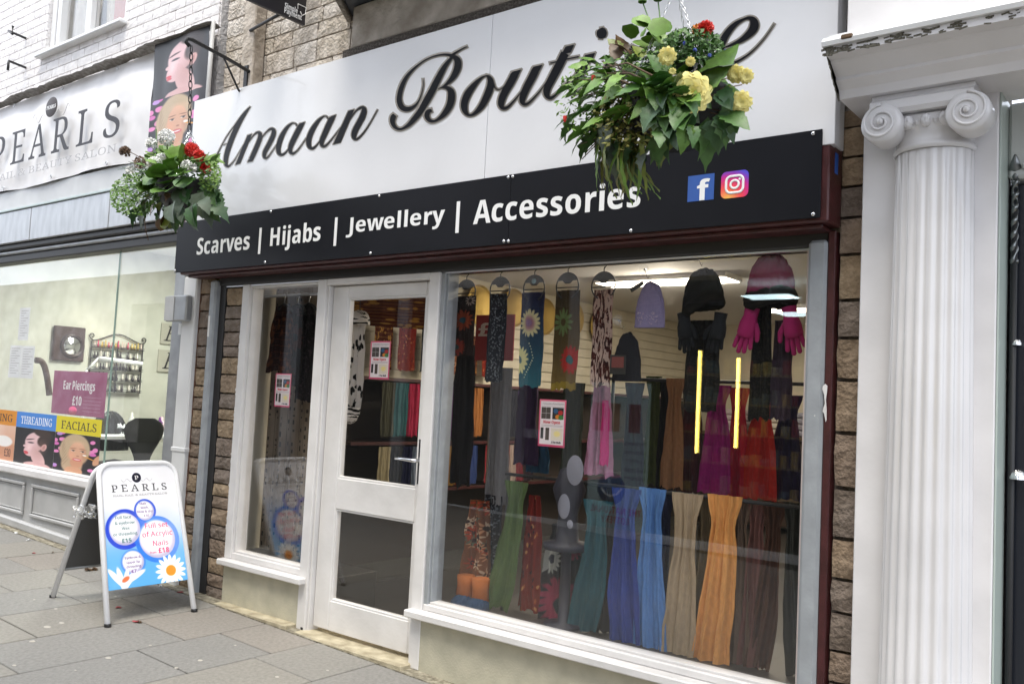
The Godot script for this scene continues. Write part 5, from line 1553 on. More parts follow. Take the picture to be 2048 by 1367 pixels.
	bx(dk, "desk_top", -8.9, -8.1, 0.84, 0.88, -2.2, -0.65, mk(lin(0.7, 0.7, 0.68), 0.35), 0.006)
	for q in [[-8.86, -0.72], [-8.14, -0.72], [-8.86, -2.13], [-8.14, -2.13]]:
		bx(dk, "leg", q[0] - 0.025, q[0] + 0.025, 0.10, 0.84, q[1] - 0.025, q[1] + 0.025, mk(lin(0.6, 0.6, 0.6), 0.4))
	for k in 9:
		var p := Vector3(-8.55 + rng.randf_range(-0.2, 0.2), 0.88, -1.25 - k * 0.1)
		var hh := rng.randf_range(0.8, 1.6)
		var o := part(self, "lotion_bottle", lathe_mesh([Vector2(0, 0), Vector2(0.028, 0.0), Vector2(0.03, 0.09), Vector2(0.012, 0.11), Vector2(0.011, 0.13), Vector2(0.0, 0.135)], 12), mk([lin(0.7, 0.7, 0.66), lin(0.6, 0.45, 0.5), lin(0.5, 0.6, 0.5), lin(0.15, 0.05, 0.2)][k % 4], 0.35), p, Basis.from_scale(Vector3(1, hh, 1)))
		tag(o, "%s lotion bottle standing on the manicure desk" % ["white", "pink", "mint", "dark purple"][k % 4], "bottle", "lotion bottles on the manicure desk")
	var lampd := thing("drying_lamp", "white dome nail drying lamp on the manicure desk", "nail lamp", Vector3(-8.4, 0.88, -1.05))
	part(lampd, "dome", hat_mesh(0.26, 0.13, 30, 0.8), mk(lin(0.7, 0.72, 0.75), 0.25), Vector3(-8.4, 0.88, -1.05))
	bx(lampd, "hand_slot", -8.29, -8.27, 0.885, 0.94, -1.11, -0.99, M.black_gap)
	var ch := thing("salon_chair", "black salon chair with a waisted backrest by the window", "chair", Vector3(-7.75, 0.10, -0.95))
	var c0 := PX(283, 925, -7.75)
	var ctop := PX(283, 836, -7.75)
	var back := grid_mesh(14, 12, func(u: float, v: float):
		var w := 0.20 * (1.0 - 0.62 * smoothstep(0.25, 0.95, v)) * sqrt(clampf(1.0 - pow(1.0 - minf(v * 4.0, 1.0), 2.0) * 0.75, 0.02, 1.0))
		var t := u * TAU
		return Vector3(sin(t) * 0.028, lerpf(ctop.y, c0.y - 0.02, v), c0.z + cos(t) * w))
	part(ch, "backrest", back, M.leather, Vector3(-7.75, 0, 0))
	part(ch, "seat", lathe_mesh([Vector2(0, 0.0), Vector2(0.2, 0.0), Vector2(0.23, 0.03), Vector2(0.22, 0.07), Vector2(0.0, 0.08)], 22), M.leather, Vector3(-7.6, c0.y - 0.09, c0.z))
	part(ch, "pedestal", lathe_mesh([Vector2(0.2, 0.10), Vector2(0.2, 0.115), Vector2(0.03, 0.14), Vector2(0.025, c0.y - 0.09)], 18), M.chrome, Vector3(-7.65, 0, c0.z))
	var ch2 := thing("salon_chair", "black swivel chair pushed under the manicure desk", "chair", Vector3(-8.3, 0.10, -0.5))
	var e0 := PX(220, 880, -8.3)
	part(ch2, "backrest", hat_mesh(0.42, 0.36, 44, 0.35), M.leather, Vector3(-8.35, e0.y - 0.1, e0.z), Basis(Vector3.UP, PI / 2))
	part(ch2, "seat", lathe_mesh([Vector2(0, 0.0), Vector2(0.2, 0.0), Vector2(0.22, 0.04), Vector2(0.0, 0.08)], 18), M.leather, Vector3(-8.2, e0.y - 0.25, e0.z))
	part(ch2, "armrest", tube_mesh([Vector3(-8.35, e0.y - 0.05, e0.z - 0.22), Vector3(-8.15, e0.y - 0.02, e0.z - 0.25), Vector3(-8.0, e0.y - 0.08, e0.z - 0.22), Vector3(-8.1, e0.y - 0.22, e0.z - 0.18)], 0.02, 8), M.leather)
	part(ch2, "pedestal", lathe_mesh([Vector2(0.2, 0.10), Vector2(0.2, 0.115), Vector2(0.03, 0.14), Vector2(0.025, e0.y - 0.25)], 18), M.chrome, Vector3(-8.2, 0, e0.z))
	var lp := thing("desk_lamp", "white jointed desk lamp arm in front of the polish rack", "desk lamp", Vector3(-8.8, 0.88, -0.9))
	var j0 := PX(172, 740, -8.7)
	var j1 := PX(196, 716, -8.7)
	var j2 := PX(283, 727, -8.7)
	part(lp, "post", tube_mesh([Vector3(-8.7, 0.88, j0.z), j0], 0.012, 8), M.white_pvc)
	part(lp, "arm", tube_mesh([j0, j1], 0.010, 8), M.white_pvc)
	part(lp, "lamp_bar", tube_mesh([j1, j2], 0.022, 10), M.white_pvc)
	# brown hair piece hanging
	var hp := []
	for k in 12:
		var t := k / 11.0
		hp.append(PX(lerpf(70, 98, sqrt(t)), 720 + 70 * t * t, -9.0))
	tag(part(self, "hair_piece", tube_mesh(hp, 0.03, 8), mk(lin(0.05, 0.02, 0.012), 0.5)), "curved brown hair piece hanging in the salon", "hair piece")

func banner() -> void:
	var x0 := -9.6
	var t := thing("salon_banner", "slack white vinyl salon banner with grey serif name and two portrait panels", "banner", Vector3(-7.5, 3.03, 0.12))
	var n := FastNoiseLite.new()
	n.seed = 77
	n.frequency = 0.8
	var sheet := grid_mesh(110, 18, func(u: float, v: float):
		var x := lerpf(x0, -6.085, u)
		var tie := pow(absf(sin((x + 0.3) * 3.4)), 6.0)
		var top := 3.87 - 0.02 * (1.0 - tie)
		var y := lerpf(top, 3.03 + 0.012 * sin(x * 3.4), v)
		var slack := n.get_noise_2d(x * 2.2, v * 2.0) * 0.010
		var pull := 0.02 * tie * exp(-pow((v - 0.03) * 5.0, 2.0)) + 0.02 * tie * exp(-pow((v - 0.97) * 7.0, 2.0))
		return Vector3(x, y, 0.12 - 0.045 * (1.0 - smoothstep(0.0, 0.3, v)) + slack * (0.4 + sin(v * PI)) - pull))
	part(t, "sheet", sheet, M.vinyl_banner)
	# portrait panels at the end of the banner
	var warp := func(ya: float, yb: float) -> ArrayMesh:
		return grid_mesh(12, 12, func(u: float, v: float): return Vector3(lerpf(-6.083, -5.40, u), lerpf(ya, yb, v), 0.125 + n.get_noise_2d(u * 3.0, lerpf(ya, yb, v) * 2.0) * 0.012))
	part(t, "portrait", warp.call(3.87, 3.44), profile_mat)
	part(t, "portrait", warp.call(3.44, 3.03), towel_mat)
	# flap rolled along the top edge
	var flap := grid_mesh(120, 6, func(u: float, v: float):
		var x := lerpf(x0, -5.38, u)
		var w := 0.035 + 0.035 * absf(n.get_noise_2d(x * 4.0, 2.0)) + 0.012 * sin(x * 9.0)
		return Vector3(x, 3.875 + n.get_noise_2d(x * 3.0, 9.0) * 0.02 + 0.02 * sin(v * PI), 0.05 + v * (w + 0.07)))
	part(t, "top_flap", flap, surf(lin(0.55, 0.53, 0.52), 0.6, "dirt", 2.0))
	part(t, "edge_batten", tube_mesh([Vector3(-5.385, 3.03, 0.11), Vector3(-5.385, 3.9, 0.11)], 0.016, 8), mk(lin(0.5, 0.5, 0.5), 0.5))
	# eyelets with ties
	var eye := tube_mesh(circle(0.014, 14), 0.004, 6, true)
	for x in [-8.45, -7.55, -6.65]:
		for y in [3.055, 3.815]:
			part(t, "eyelet", eye, M.steel, Vector3(x, y, 0.135 if y < 3.5 else 0.105), Basis(Vector3.RIGHT, PI / 2))
	# lettering: each big letter where the photograph shows it
	var z := 0.165
	var L := [["P", -2, 362, 20, 285], ["E", 33, 335, 57, 271], ["A", 74, 323, 102, 257], ["R", 124, 307, 152, 241], ["L", 175, 292, 205, 222], ["S", 229, 276, 257, 200]]
	var xs := [[-8.70, -8.42], [-8.28, -8.02], [-7.93, -7.62], [-7.52, -7.22], [-7.10, -6.84], [-6.68, -6.44]]
	for i in 6:
		wall_words(t, "lettering", L[i][0], M.ink, z, xs[i][0], xs[i][1], 3.235, 3.525, true)
	wall_words(t, "lettering", "NAIL & BEAUTY SALON", M.grey_ink, z, -8.62, -6.46, 3.115, 3.175, true)
	# oval emblem with scrolls
	var c := PZ(122, 204, z)
	part(t, "emblem", lathe_mesh([Vector2(0.0, 0.002), Vector2(0.95, 0.002), Vector2(1.0, 0.0)], 28), mk(lin(0.045, 0.035, 0.035), 0.6), Vector3(-7.58, 3.64, z), Basis(Vector3(0.105, 0, 0), Vector3(0, 0, 1), Vector3(0, -0.085, 0)))
	wall_words(t, "lettering", "PEARLS", M.vinyl_white, z + 0.003, -7.66, -7.50, 3.625, 3.655, true, true)
	for sg in [-1, 1]:
		var path := []
		for k in 30:
			var q := k / 29.0
			path.append(Vector3(-7.58 + sg * (0.10 + 0.22 * q), 3.575 + 0.035 * sin(q * 9.0) * (0.5 + q), z))
		part(t, "scroll_line", tube_mesh(path, 0.0022, 4), M.grey_ink)

# ---------- walls above the shops ----------
func upper_walls() -> void:
	var u := thing("painted_brick_wall", "white painted brick upper wall over the salon", "wall", Vector3(-8.4, 3.0, 0))
	var win := [-8.10, -6.74, 4.22, 5.6]
	# backing with a hole for the window
	bx(u, "wall_core", -12.0, -5.43, 3.03, 4.22, -0.3, 0.022, M.white_joint, 0.0)
	bx(u, "wall_core", -12.0, -8.10, 4.22, 6.8, -0.3, 0.022, M.white_joint, 0.0)
	bx(u, "wall_core", -6.74, -5.43, 4.22, 6.8, -0.3, 0.022, M.white_joint, 0.0)
	bx(u, "wall_core", -8.10, -6.74, 5.6, 6.8, -0.3, 0.022, M.white_joint, 0.0)
	stone_wall(u, "brick", -9.4, -5.44, 3.76, 5.0, 0.032, 0.078, 0.078, 0.222, 0.232, M.white_bricks, 0.005, 0.012, [win], true)
	var w := thing("upstairs_window", "white plastic upstairs window with a brown blind over the salon", "window", Vector3(-7.4, 4.22, 0))
	bx(w, "sill", -8.16, -6.70, 4.20, 4.235, -0.06, 0.10, M.white_pvc, 0.008)
	bx(w, "frame", -8.098, -8.02, 4.236, 5.598, -0.08, 0.0, M.white_pvc, 0.008)
	bx(w, "frame", -6.82, -6.742, 4.236, 5.598, -0.08, 0.0, M.white_pvc, 0.008)
	bx(w, "frame", -8.02, -6.82, 4.236, 4.30, -0.08, 0.0, M.white_pvc, 0.008)
	bx(w, "frame", -8.02, -6.82, 5.53, 5.598, -0.08, 0.0, M.white_pvc, 0.008)
	bx(w, "mullion", -7.46, -7.38, 4.30, 5.53, -0.08, 0.004, M.white_pvc, 0.008)
	bx(w, "sash", -7.96, -7.90, 4.30, 5.53, -0.07, 0.012, M.white_pvc, 0.006)
	bx(w, "glass_pane", -8.02, -7.46, 4.30, 5.53, -0.05, -0.045, M.glass, 0.0)
	bx(w, "glass_pane", -7.38, -6.82, 4.30, 5.53, -0.05, -0.045, M.glass, 0.0)
	part(w, "curtain", cloth_mesh([0.6, 0.6], 1.2, 4, 0.03, 8), cloth_mat(lin(0.4, 0.36, 0.3)), Vector3(-7.75, 5.5, -0.14))
	part(w, "curtain", cloth_mesh([0.2, 0.2], 1.2, 2, 0.02, 9), cloth_mat(lin(0.42, 0.38, 0.3)), Vector3(-7.3, 5.5, -0.14))
	bx(w, "blind", -7.19, -6.83, 4.30, 5.53, -0.11, -0.10, surf(lin(0.30, 0.10, 0.065), 0.8, "soft", 2.0))
	var plaster := mk(lin(0.5, 0.47, 0.42), 0.9)
	bx(w, "room_back", -8.6, -6.2, 3.4, 5.8, -2.1, -2.0, plaster, 0.0)
	bx(w, "room_side", -8.7, -8.6, 3.4, 5.8, -2.0, -0.305, plaster, 0.0)
	bx(w, "room_side", -6.2, -6.1, 3.4, 5.8, -2.0, -0.305, plaster, 0.0)
	bx(w, "room_floor", -8.6, -6.2, 3.3, 3.4, -2.0, -0.305, plaster, 0.0)
	bx(w, "room_ceiling", -8.6, -6.2, 5.8, 5.9, -2.0, -0.305, plaster, 0.0)
	# iron pegs at the edge of the wall
	for q in [[[-8.62, 4.08], 0.07, 1.0], [[-8.62, 3.70], 0.07, -1.0]]:
		var p := Vector3(q[0][0], q[0][1], 0.03)
		var a := PZ(0, 60, 0.25) if q[2] > 0 else PZ(0, 120, 0.25)
		var e := PZ(24, 68, 0.25) if q[2] > 0 else PZ(16, 126, 0.25)
		var f := PZ(25, 52, 0.25) if q[2] > 0 else PZ(15, 140, 0.25)
		var o := part(self, "wall_peg", tube_mesh([Vector3(a.x, a.y, 0.0), Vector3(a.x + 0.05, a.y, 0.2), e, f], 0.011, 7), M.iron)
		tag(o, "bent black iron peg with its tip turned %s on the white brick wall" % ("up" if q[2] > 0 else "down"), "peg")
	# boutique's stone wall above the sign
	var s := thing("stone_upper_wall", "pale weathered stone wall above the white boutique sign", "wall", Vector3(-3.2, 3.2, 0))
	bx(s, "wall_core", -5.36, -0.95, 2.5, 6.8, -0.3, 0.0, M.pale_mortar, 0.0)
	bx(s, "recessed_joint", -5.43, -5.36, 2.15, 6.8, -0.3, -0.10, M.mortar, 0.0)
	stone_wall(s, "stone", -5.36, -3.55, 3.22, 4.5, 0.012, 0.09, 0.15, 0.14, 0.34, M.pale_stones, 0.007, 0.034)
	# rendered beam and dark bay above the sign
	bx(s, "rough_ledge", -4.0, -0.95, 3.30, 3.40, 0.0, 0.13, surf(lin(0.19, 0.17, 0.155), 0.95, "dirt", 5.0, "rough_n", 1.4), 0.01)
	bx(s, "rendered_beam", -3.95, -0.95, 3.402, 3.66, 0.0, 0.11, M.render_beige, 0.01)
	var bay := thing("bay_window_base", "dark underside of the splayed bay window over the boutique", "bay window", Vector3(-3.0, 3.62, 0.1))
	var st := new_st()
	var a := Vector2(-4.07, 0.0)
	var c := [Vector2(-4.07, 0.0), Vector2(-3.72, 0.5), Vector2(-0.9, 0.5), Vector2(-0.9, 0.0)]
	for i in 3:
		var p: Vector2 = c[i]
		var q: Vector2 = c[i + 1]
		quad(st, Vector3(p.x, 3.66, p.y), Vector3(q.x, 3.66, q.y), Vector3(q.x, 5.4, q.y), Vector3(p.x, 5.4, p.y), Vector3(-1, 0, 1))
	quad(st, Vector3(c[0].x, 3.66, c[0].y), Vector3(c[1].x, 3.66, c[1].y), Vector3(c[2].x, 3.66, c[2].y), Vector3(c[3].x, 3.66, c[3].y), Vector3.DOWN)
	quad(st, Vector3(c[0].x, 5.4, c[0].y), Vector3(c[1].x, 5.4, c[1].y), Vector3(c[2].x, 5.4, c[2].y), Vector3(c[3].x, 5.4, c[3].y), Vector3.UP)
	part(bay, "casing", done(st), mk(lin(0.035, 0.04, 0.05), 0.5))
	var edge := Basis(Vector3.UP, -atan2(0.5, 0.35))
	part(bay, "edge_trim", bevel_box(Vector3(0.62, 0.06, 0.035), 0.006), surf(lin(0.36, 0.33, 0.29), 0.7, "dirt", 3.0), Vector3(-3.91, 3.66, 0.26), edge)
	for k in 7:
		part(bay, "vent_rib", bevel_box(Vector3(0.34, 0.016, 0.022), 0.004), mk(lin(0.03, 0.032, 0.036), 0.4), Vector3(-3.52, 3.652, 0.14 + k * 0.045))
	# timber post with the projecting sign
	var post := thing("timber_post", "weathered square timber post fixed to the stone wall", "post", Vector3(-5.0, 3.3, 0.06))
	bx(post, "post", -5.03, -4.90, 3.32, 5.2, 0.02, 0.11, surf(lin(0.62, 0.55, 0.48), 0.85, "blotch", 1.4, "rough_n", 0.3), 0.008)
	var ps := thing("projecting_sign", "dark projecting payment sign on an iron arm above the boutique", "hanging sign", Vector3(-4.6, 3.4, 0.4))
	# the board hangs square to the wall
	var pz0 := 0.12
	var pz1 := 0.78
	var px := -4.38
	var yb := 3.635
	bx(ps, "board", px - 0.012, px + 0.012, yb, yb + 0.75, pz0, pz1, mk(lin(0.022, 0.02, 0.024), 0.4), 0.003)
	var fr := Basis(Vector3.UP, PI / 2)
	var at := Vector3(px + 0.0135, 0, pz1)
	var tx := func(x: float, y: float) -> float: return pz1 - PX(x, y, px).z
	var y1 := PX(566.5, 16, px).y
	var y2 := PX(565.5, 26, px).y
	words(ps, "lettering", "Simple", M.vinyl_white, at, fr, tx.call(566.5, 16), tx.call(592, 27), y1 - 0.012, y1 + 0.034, false, true)
	words(ps, "lettering", "Payment", M.vinyl_white, at, fr, tx.call(565.5, 25), tx.call(600, 41), y2 - 0.012, y2 + 0.034, false, true)
	bx(ps, "green_badge", px + 0.0122, px + 0.0135, yb + 0.21, yb + 0.29, pz1 - tx.call(533, 5), pz1 - tx.call(505, -10), mk(lin(0.2, 0.5, 0.06), 0.5), 0.0)
	var sy := PX(600, 22, px)
	part(ps, "symbol", tube_mesh([sy + Vector3(0.015, 0, 0.03), sy + Vector3(0.015, 0.03, 0.03), sy + Vector3(0.015, 0.03, -0.03), sy + Vector3(0.015, -0.01, -0.03), sy + Vector3(0.015, -0.03, -0.005), sy + Vector3(0.015, -0.01, 0.01)], 0.003, 6), M.vinyl_white)
	part(ps, "arm", tube_mesh([Vector3(px, yb + 0.80, 0.0), Vector3(px, yb + 0.80, 0.92)], 0.014, 8), M.iron)
	part(ps, "stay", tube_mesh([Vector3(-4.95, yb + 0.1, 0.11), Vector3(px - 0.012, yb + 0.05, 0.25)], 0.010, 6), M.iron)
	for zz in [0.3, 0.78]:
		part(ps, "strap", tube_mesh([Vector3(px, yb + 0.80, zz), Vector3(px, yb + 0.76, zz)], 0.008, 6), M.iron)

# ---------- white shopfront with the pilaster ----------
func pilaster_shop() -> void:
	var p := thing("pilaster", "white fluted pilaster with a scrolled capital beside the boutique", "pilaster", Vector3(-0.76, -0.1, 0.15))
	bx(p, "backing_board", -1.005, -0.553, -0.2, 2.56, -0.05, 0.12, M.flat_white, 0.004)
	# fluted half column, wider at the foot
	var nf := 11
	var col := grid_mesh(nf * 10, 18, func(u: float, v: float):
		var y := lerpf(2.36, -0.2, v)
		var r := lerpf(0.128, 0.155, v)
		var ang := PI * (1.0 - u)
		var k := fposmod(u * nf, 1.0)
		var flute := 0.0
		if k > 0.14 and k < 0.86:
			flute = sin((k - 0.14) / 0.72 * PI)
		var fade := clampf((2.325 - y) / 0.05, 0.0, 1.0)
		r -= 0.009 * flute * fade
		return Vector3(cos(ang) * r, y, 0.121 + sin(ang) * r * 0.95))
	part(p, "fluted_shaft", col, M.white_gloss_paint, Vector3(-0.755, 0, 0))
	var neck := new_st(true)
	add_lathe(neck, [Vector2(0.130, 2.345), Vector2(0.137, 2.352), Vector2(0.137, 2.362), Vector2(0.130, 2.37), Vector2(0.128, 2.40), Vector2(0.142, 2.425), Vector2(0.146, 2.46)], 22, Vector3(-0.755, 0, 0.121), 0, PI)
	part(p, "neck_moulding", done(neck), M.white_gloss_paint)
	var cap := thing_part(p, "capital", extrude_x([Vector2(0.0, 2.47), Vector2(0.285, 2.47), Vector2(0.295, 2.485), Vector2(0.295, 2.515), Vector2(0.27, 2.53), Vector2(0.27, 2.545), Vector2(0.0, 2.545)], -0.935, -0.60), M.white_gloss_paint)
	for sg in [-1, 1]:
		var c := Vector3(-0.755 + sg * 0.138, 2.437, 0.30)
		var base := new_st(true)
		add_lathe(base, [Vector2(0.0, 0.010), Vector2(0.050, 0.009), Vector2(0.066, 0.005), Vector2(0.071, -0.008), Vector2(0.068, -0.10)], 30, c, 0, TAU, Basis(Vector3.RIGHT, Vector3.BACK, Vector3.DOWN))
		var vol := part(cap, "volute", done(base), M.white_gloss_paint)
		var spiral := []
		var rad := []
		for k in 80:
			var t := k / 79.0
			var ang: float = PI / 2 - sg * t * TAU * 2.3
			var r := lerpf(0.065, 0.007, pow(t, 0.8))
			spiral.append(c + Vector3(cos(ang) * r, sin(ang) * r, 0.009 + 0.007 * t))
			rad.append(lerpf(0.0055, 0.0035, t))
		part(vol, "scroll", tube_mesh(spiral, rad, 7), M.white_gloss_paint)
		part(vol, "eye", hat_mesh(0.022, 0.012, 50, 1.0), M.white_gloss_paint, c + Vector3(0, 0, 0.016), Basis(Vector3.RIGHT, PI / 2))
	for k in 3:
		var ex := -0.755 + (k - 1) * 0.058
		var eg := part(cap, "egg_ornament", hat_mesh(0.036, 0.020, 60 + k, 1.35), M.white_gloss_paint, Vector3(ex, 2.438, 0.258), Basis(Vector3.RIGHT, PI / 2))
		part(eg, "dart", hat_mesh(0.012, 0.014, 64 + k, 3.0), M.white_gloss_paint, Vector3(ex + 0.029, 2.436, 0.258), Basis(Vector3.RIGHT, PI / 2))
	bx(cap, "echinus_band", -0.86, -0.65, 2.415, 2.47, 0.125, 0.258, M.white_gloss_paint, 0.006)
	# cornice
	var cn := thing("shop_cornice", "white moulded cornice with a dirty mossy edge above the pilaster", "cornice", Vector3(-0.2, 2.55, 0.2))
	part(cn, "moulding", extrude_x([Vector2(0.0, 2.546), Vector2(0.30, 2.546), Vector2(0.31, 2.575), Vector2(0.345, 2.60), Vector2(0.345, 2.612), Vector2(0.405, 2.645), Vector2(0.41, 2.652), Vector2(0.455, 2.658), Vector2(0.455, 2.685), Vector2(0.0, 2.685)], -1.04, 1.6), M.flat_white)
	part(cn, "top_fillet", extrude_x([Vector2(0.0, 2.6855), Vector2(0.47, 2.6855), Vector2(0.475, 2.70), Vector2(0.455, 2.72), Vector2(0.40, 2.735), Vector2(0.40, 2.75), Vector2(0.0, 2.75)], -1.052, 1.6), M.white_pvc)
	var moss := surf(lin(0.24, 0.23, 0.19), 0.95, "dirt", 9.0, "rough_n", 1.5)
	var st := new_st()
	for k in 110:
		var along := rng.randf()
		var far: float = pow(along, 1.6)
		var at := Vector3(-1.04 + far * 0.9, 2.664 + rng.randf_range(-0.008, 0.018), 0.4565)
		var s := rng.randf_range(0.005, 0.017) * (1.0 - far * 0.6)
		add_box(st, at, Vector3(s * 2.4, s * 0.5, 0.002 + s * 0.05), 0.0, Basis(Vector3.BACK, rng.randf_range(-0.3, 0.3)))
	for k in 120:
		var f := rng.randf()
		var at := Vector3(-1.0415, lerpf(2.55, 2.69, f), lerpf(0.30, 0.45, f) + rng.randf_range(-0.03, 0.01))
		var s := rng.randf_range(0.008, 0.026)
		add_box(st, at, Vector3(0.004, s, s), 0.0, Basis(Vector3.RIGHT, rng.randf_range(0, 3)))
	var ms := part(cn, "moss_and_dirt", done(st), moss)
	ms.set_meta("kind", "stuff")
	bx(cn, "dead_leaf", -0.985, -0.945, 2.695, 2.712, 0.455, 0.478, M.leaf_bronze, 0.004)
	var fz := thing("white_frieze", "flat white boarded frieze above the mossy cornice", "fascia", Vector3(0, 2.75, 0))
	bx(fz, "board", -1.02, 1.6, 2.751, 4.2, -0.2, 0.30, M.flat_white, 0.004)
	# the black shopfront beyond
	var b := thing("black_shop_front", "black painted shop window frame with brass edged shelves past the pilaster", "shop front", Vector3(0, 0, -0.15))
	bx(b, "frame_post", -0.545, -0.475, -0.2, 2.26, -0.16, -0.06, mk(lin(0.012, 0.014, 0.02), 0.25), 0.006)
	bx(b, "white_reveal", -0.552, -0.546, -0.2, 2.55, -0.05, 0.11, mk(lin(0.42, 0.48, 0.44), 0.3), 0.001)
	bx(b, "head_panel", -0.545, 1.6, 2.27, 2.545, -0.16, -0.02, mk(lin(0.45, 0.46, 0.44), 0.5), 0.01)
	bx(b, "head_bead", -0.50, 1.5, 2.30, 2.32, -0.02, -0.005, mk(lin(0.45, 0.46, 0.44), 0.5), 0.006)
	bx(b, "glass_pane", -0.475, 1.6, -0.2, 2.27, -0.12, -0.114, M.glass, 0.0)
	bx(b, "back_panel", -0.7, 1.6, -0.2, 2.3, -1.2, -1.1, mk(lin(0.015, 0.015, 0.018), 0.6), 0.0)
	bx(b, "side_panel", -0.72, -0.56, -0.2, 2.3, -1.1, -0.17, mk(lin(0.012, 0.012, 0.015), 0.6), 0.0)
	for k in 14:
		var y := 0.2 + k * 0.15
		bx(b, "shelf_edge", -0.46, 0.6, y, y + 0.012, -0.42, -0.36, M.brass, 0.002)
	for k in 3:
		bx(b, "small_sign", -0.44, -0.36, 1.78 + 0.28 * k - 0.2, 1.80 + 0.28 * k - 0.15, -0.355, -0.35, mk(lin(0.5, 0.52, 0.4), 0.4), 0.001)
	bx(b, "base_slab", -0.7, 1.6, -0.3, -0.02, -1.2, -0.06, mk(lin(0.03, 0.03, 0.035), 0.5), 0.0)
	# spear-headed steel bar of the folded gate
	var g := thing("gate_bar", "polished steel gate bar with a spear head and leafwork past the pilaster", "gate", Vector3(-0.47, -0.1, -0.02))
	var gx := PZ(2031, 400, -0.03).x
	var sp := PZ(2030, 292, -0.03).y
	part(g, "bar", tube_mesh([Vector3(gx, -0.1, -0.03), Vector3(gx, sp - 0.22, -0.03)], 0.010, 8), M.iron)
	part(g, "spear_head", lathe_mesh([Vector2(0.0, sp), Vector2(0.010, sp - 0.03), Vector2(0.024, sp - 0.085), Vector2(0.008, sp - 0.095), Vector2(0.014, sp - 0.11), Vector2(0.007, sp - 0.12)], 10), M.dark_steel, Vector3(gx, 0, -0.03))
	for w in 2:
		var path := []
		var rads := []
		for k in 40:
			var q := k / 39.0
			var a := q * TAU * 3.5 + w * PI
			path.append(Vector3(gx + cos(a) * 0.008 * (1.0 - q * 0.3), sp - 0.12 - q * 0.30, -0.03 + sin(a) * 0.008))
			rads.append(0.006 + 0.003 * sin(q * 40.0))
		part(g, "leafwork_twist", tube_mesh(path, rads, 7), M.dark_steel)
	part(g, "knob", hat_mesh(0.05, 0.03, 90, 1.0), M.chrome, PZ(2036, 958, -0.03))
	part(g, "knob", hat_mesh(0.03, 0.02, 91, 1.0), M.chrome, PZ(2034, 690, -0.03))
func thing_part(parent: Node3D, called: String, mesh: Mesh, mat: Material) -> MeshInstance3D:
	return part(parent, called, mesh, mat)

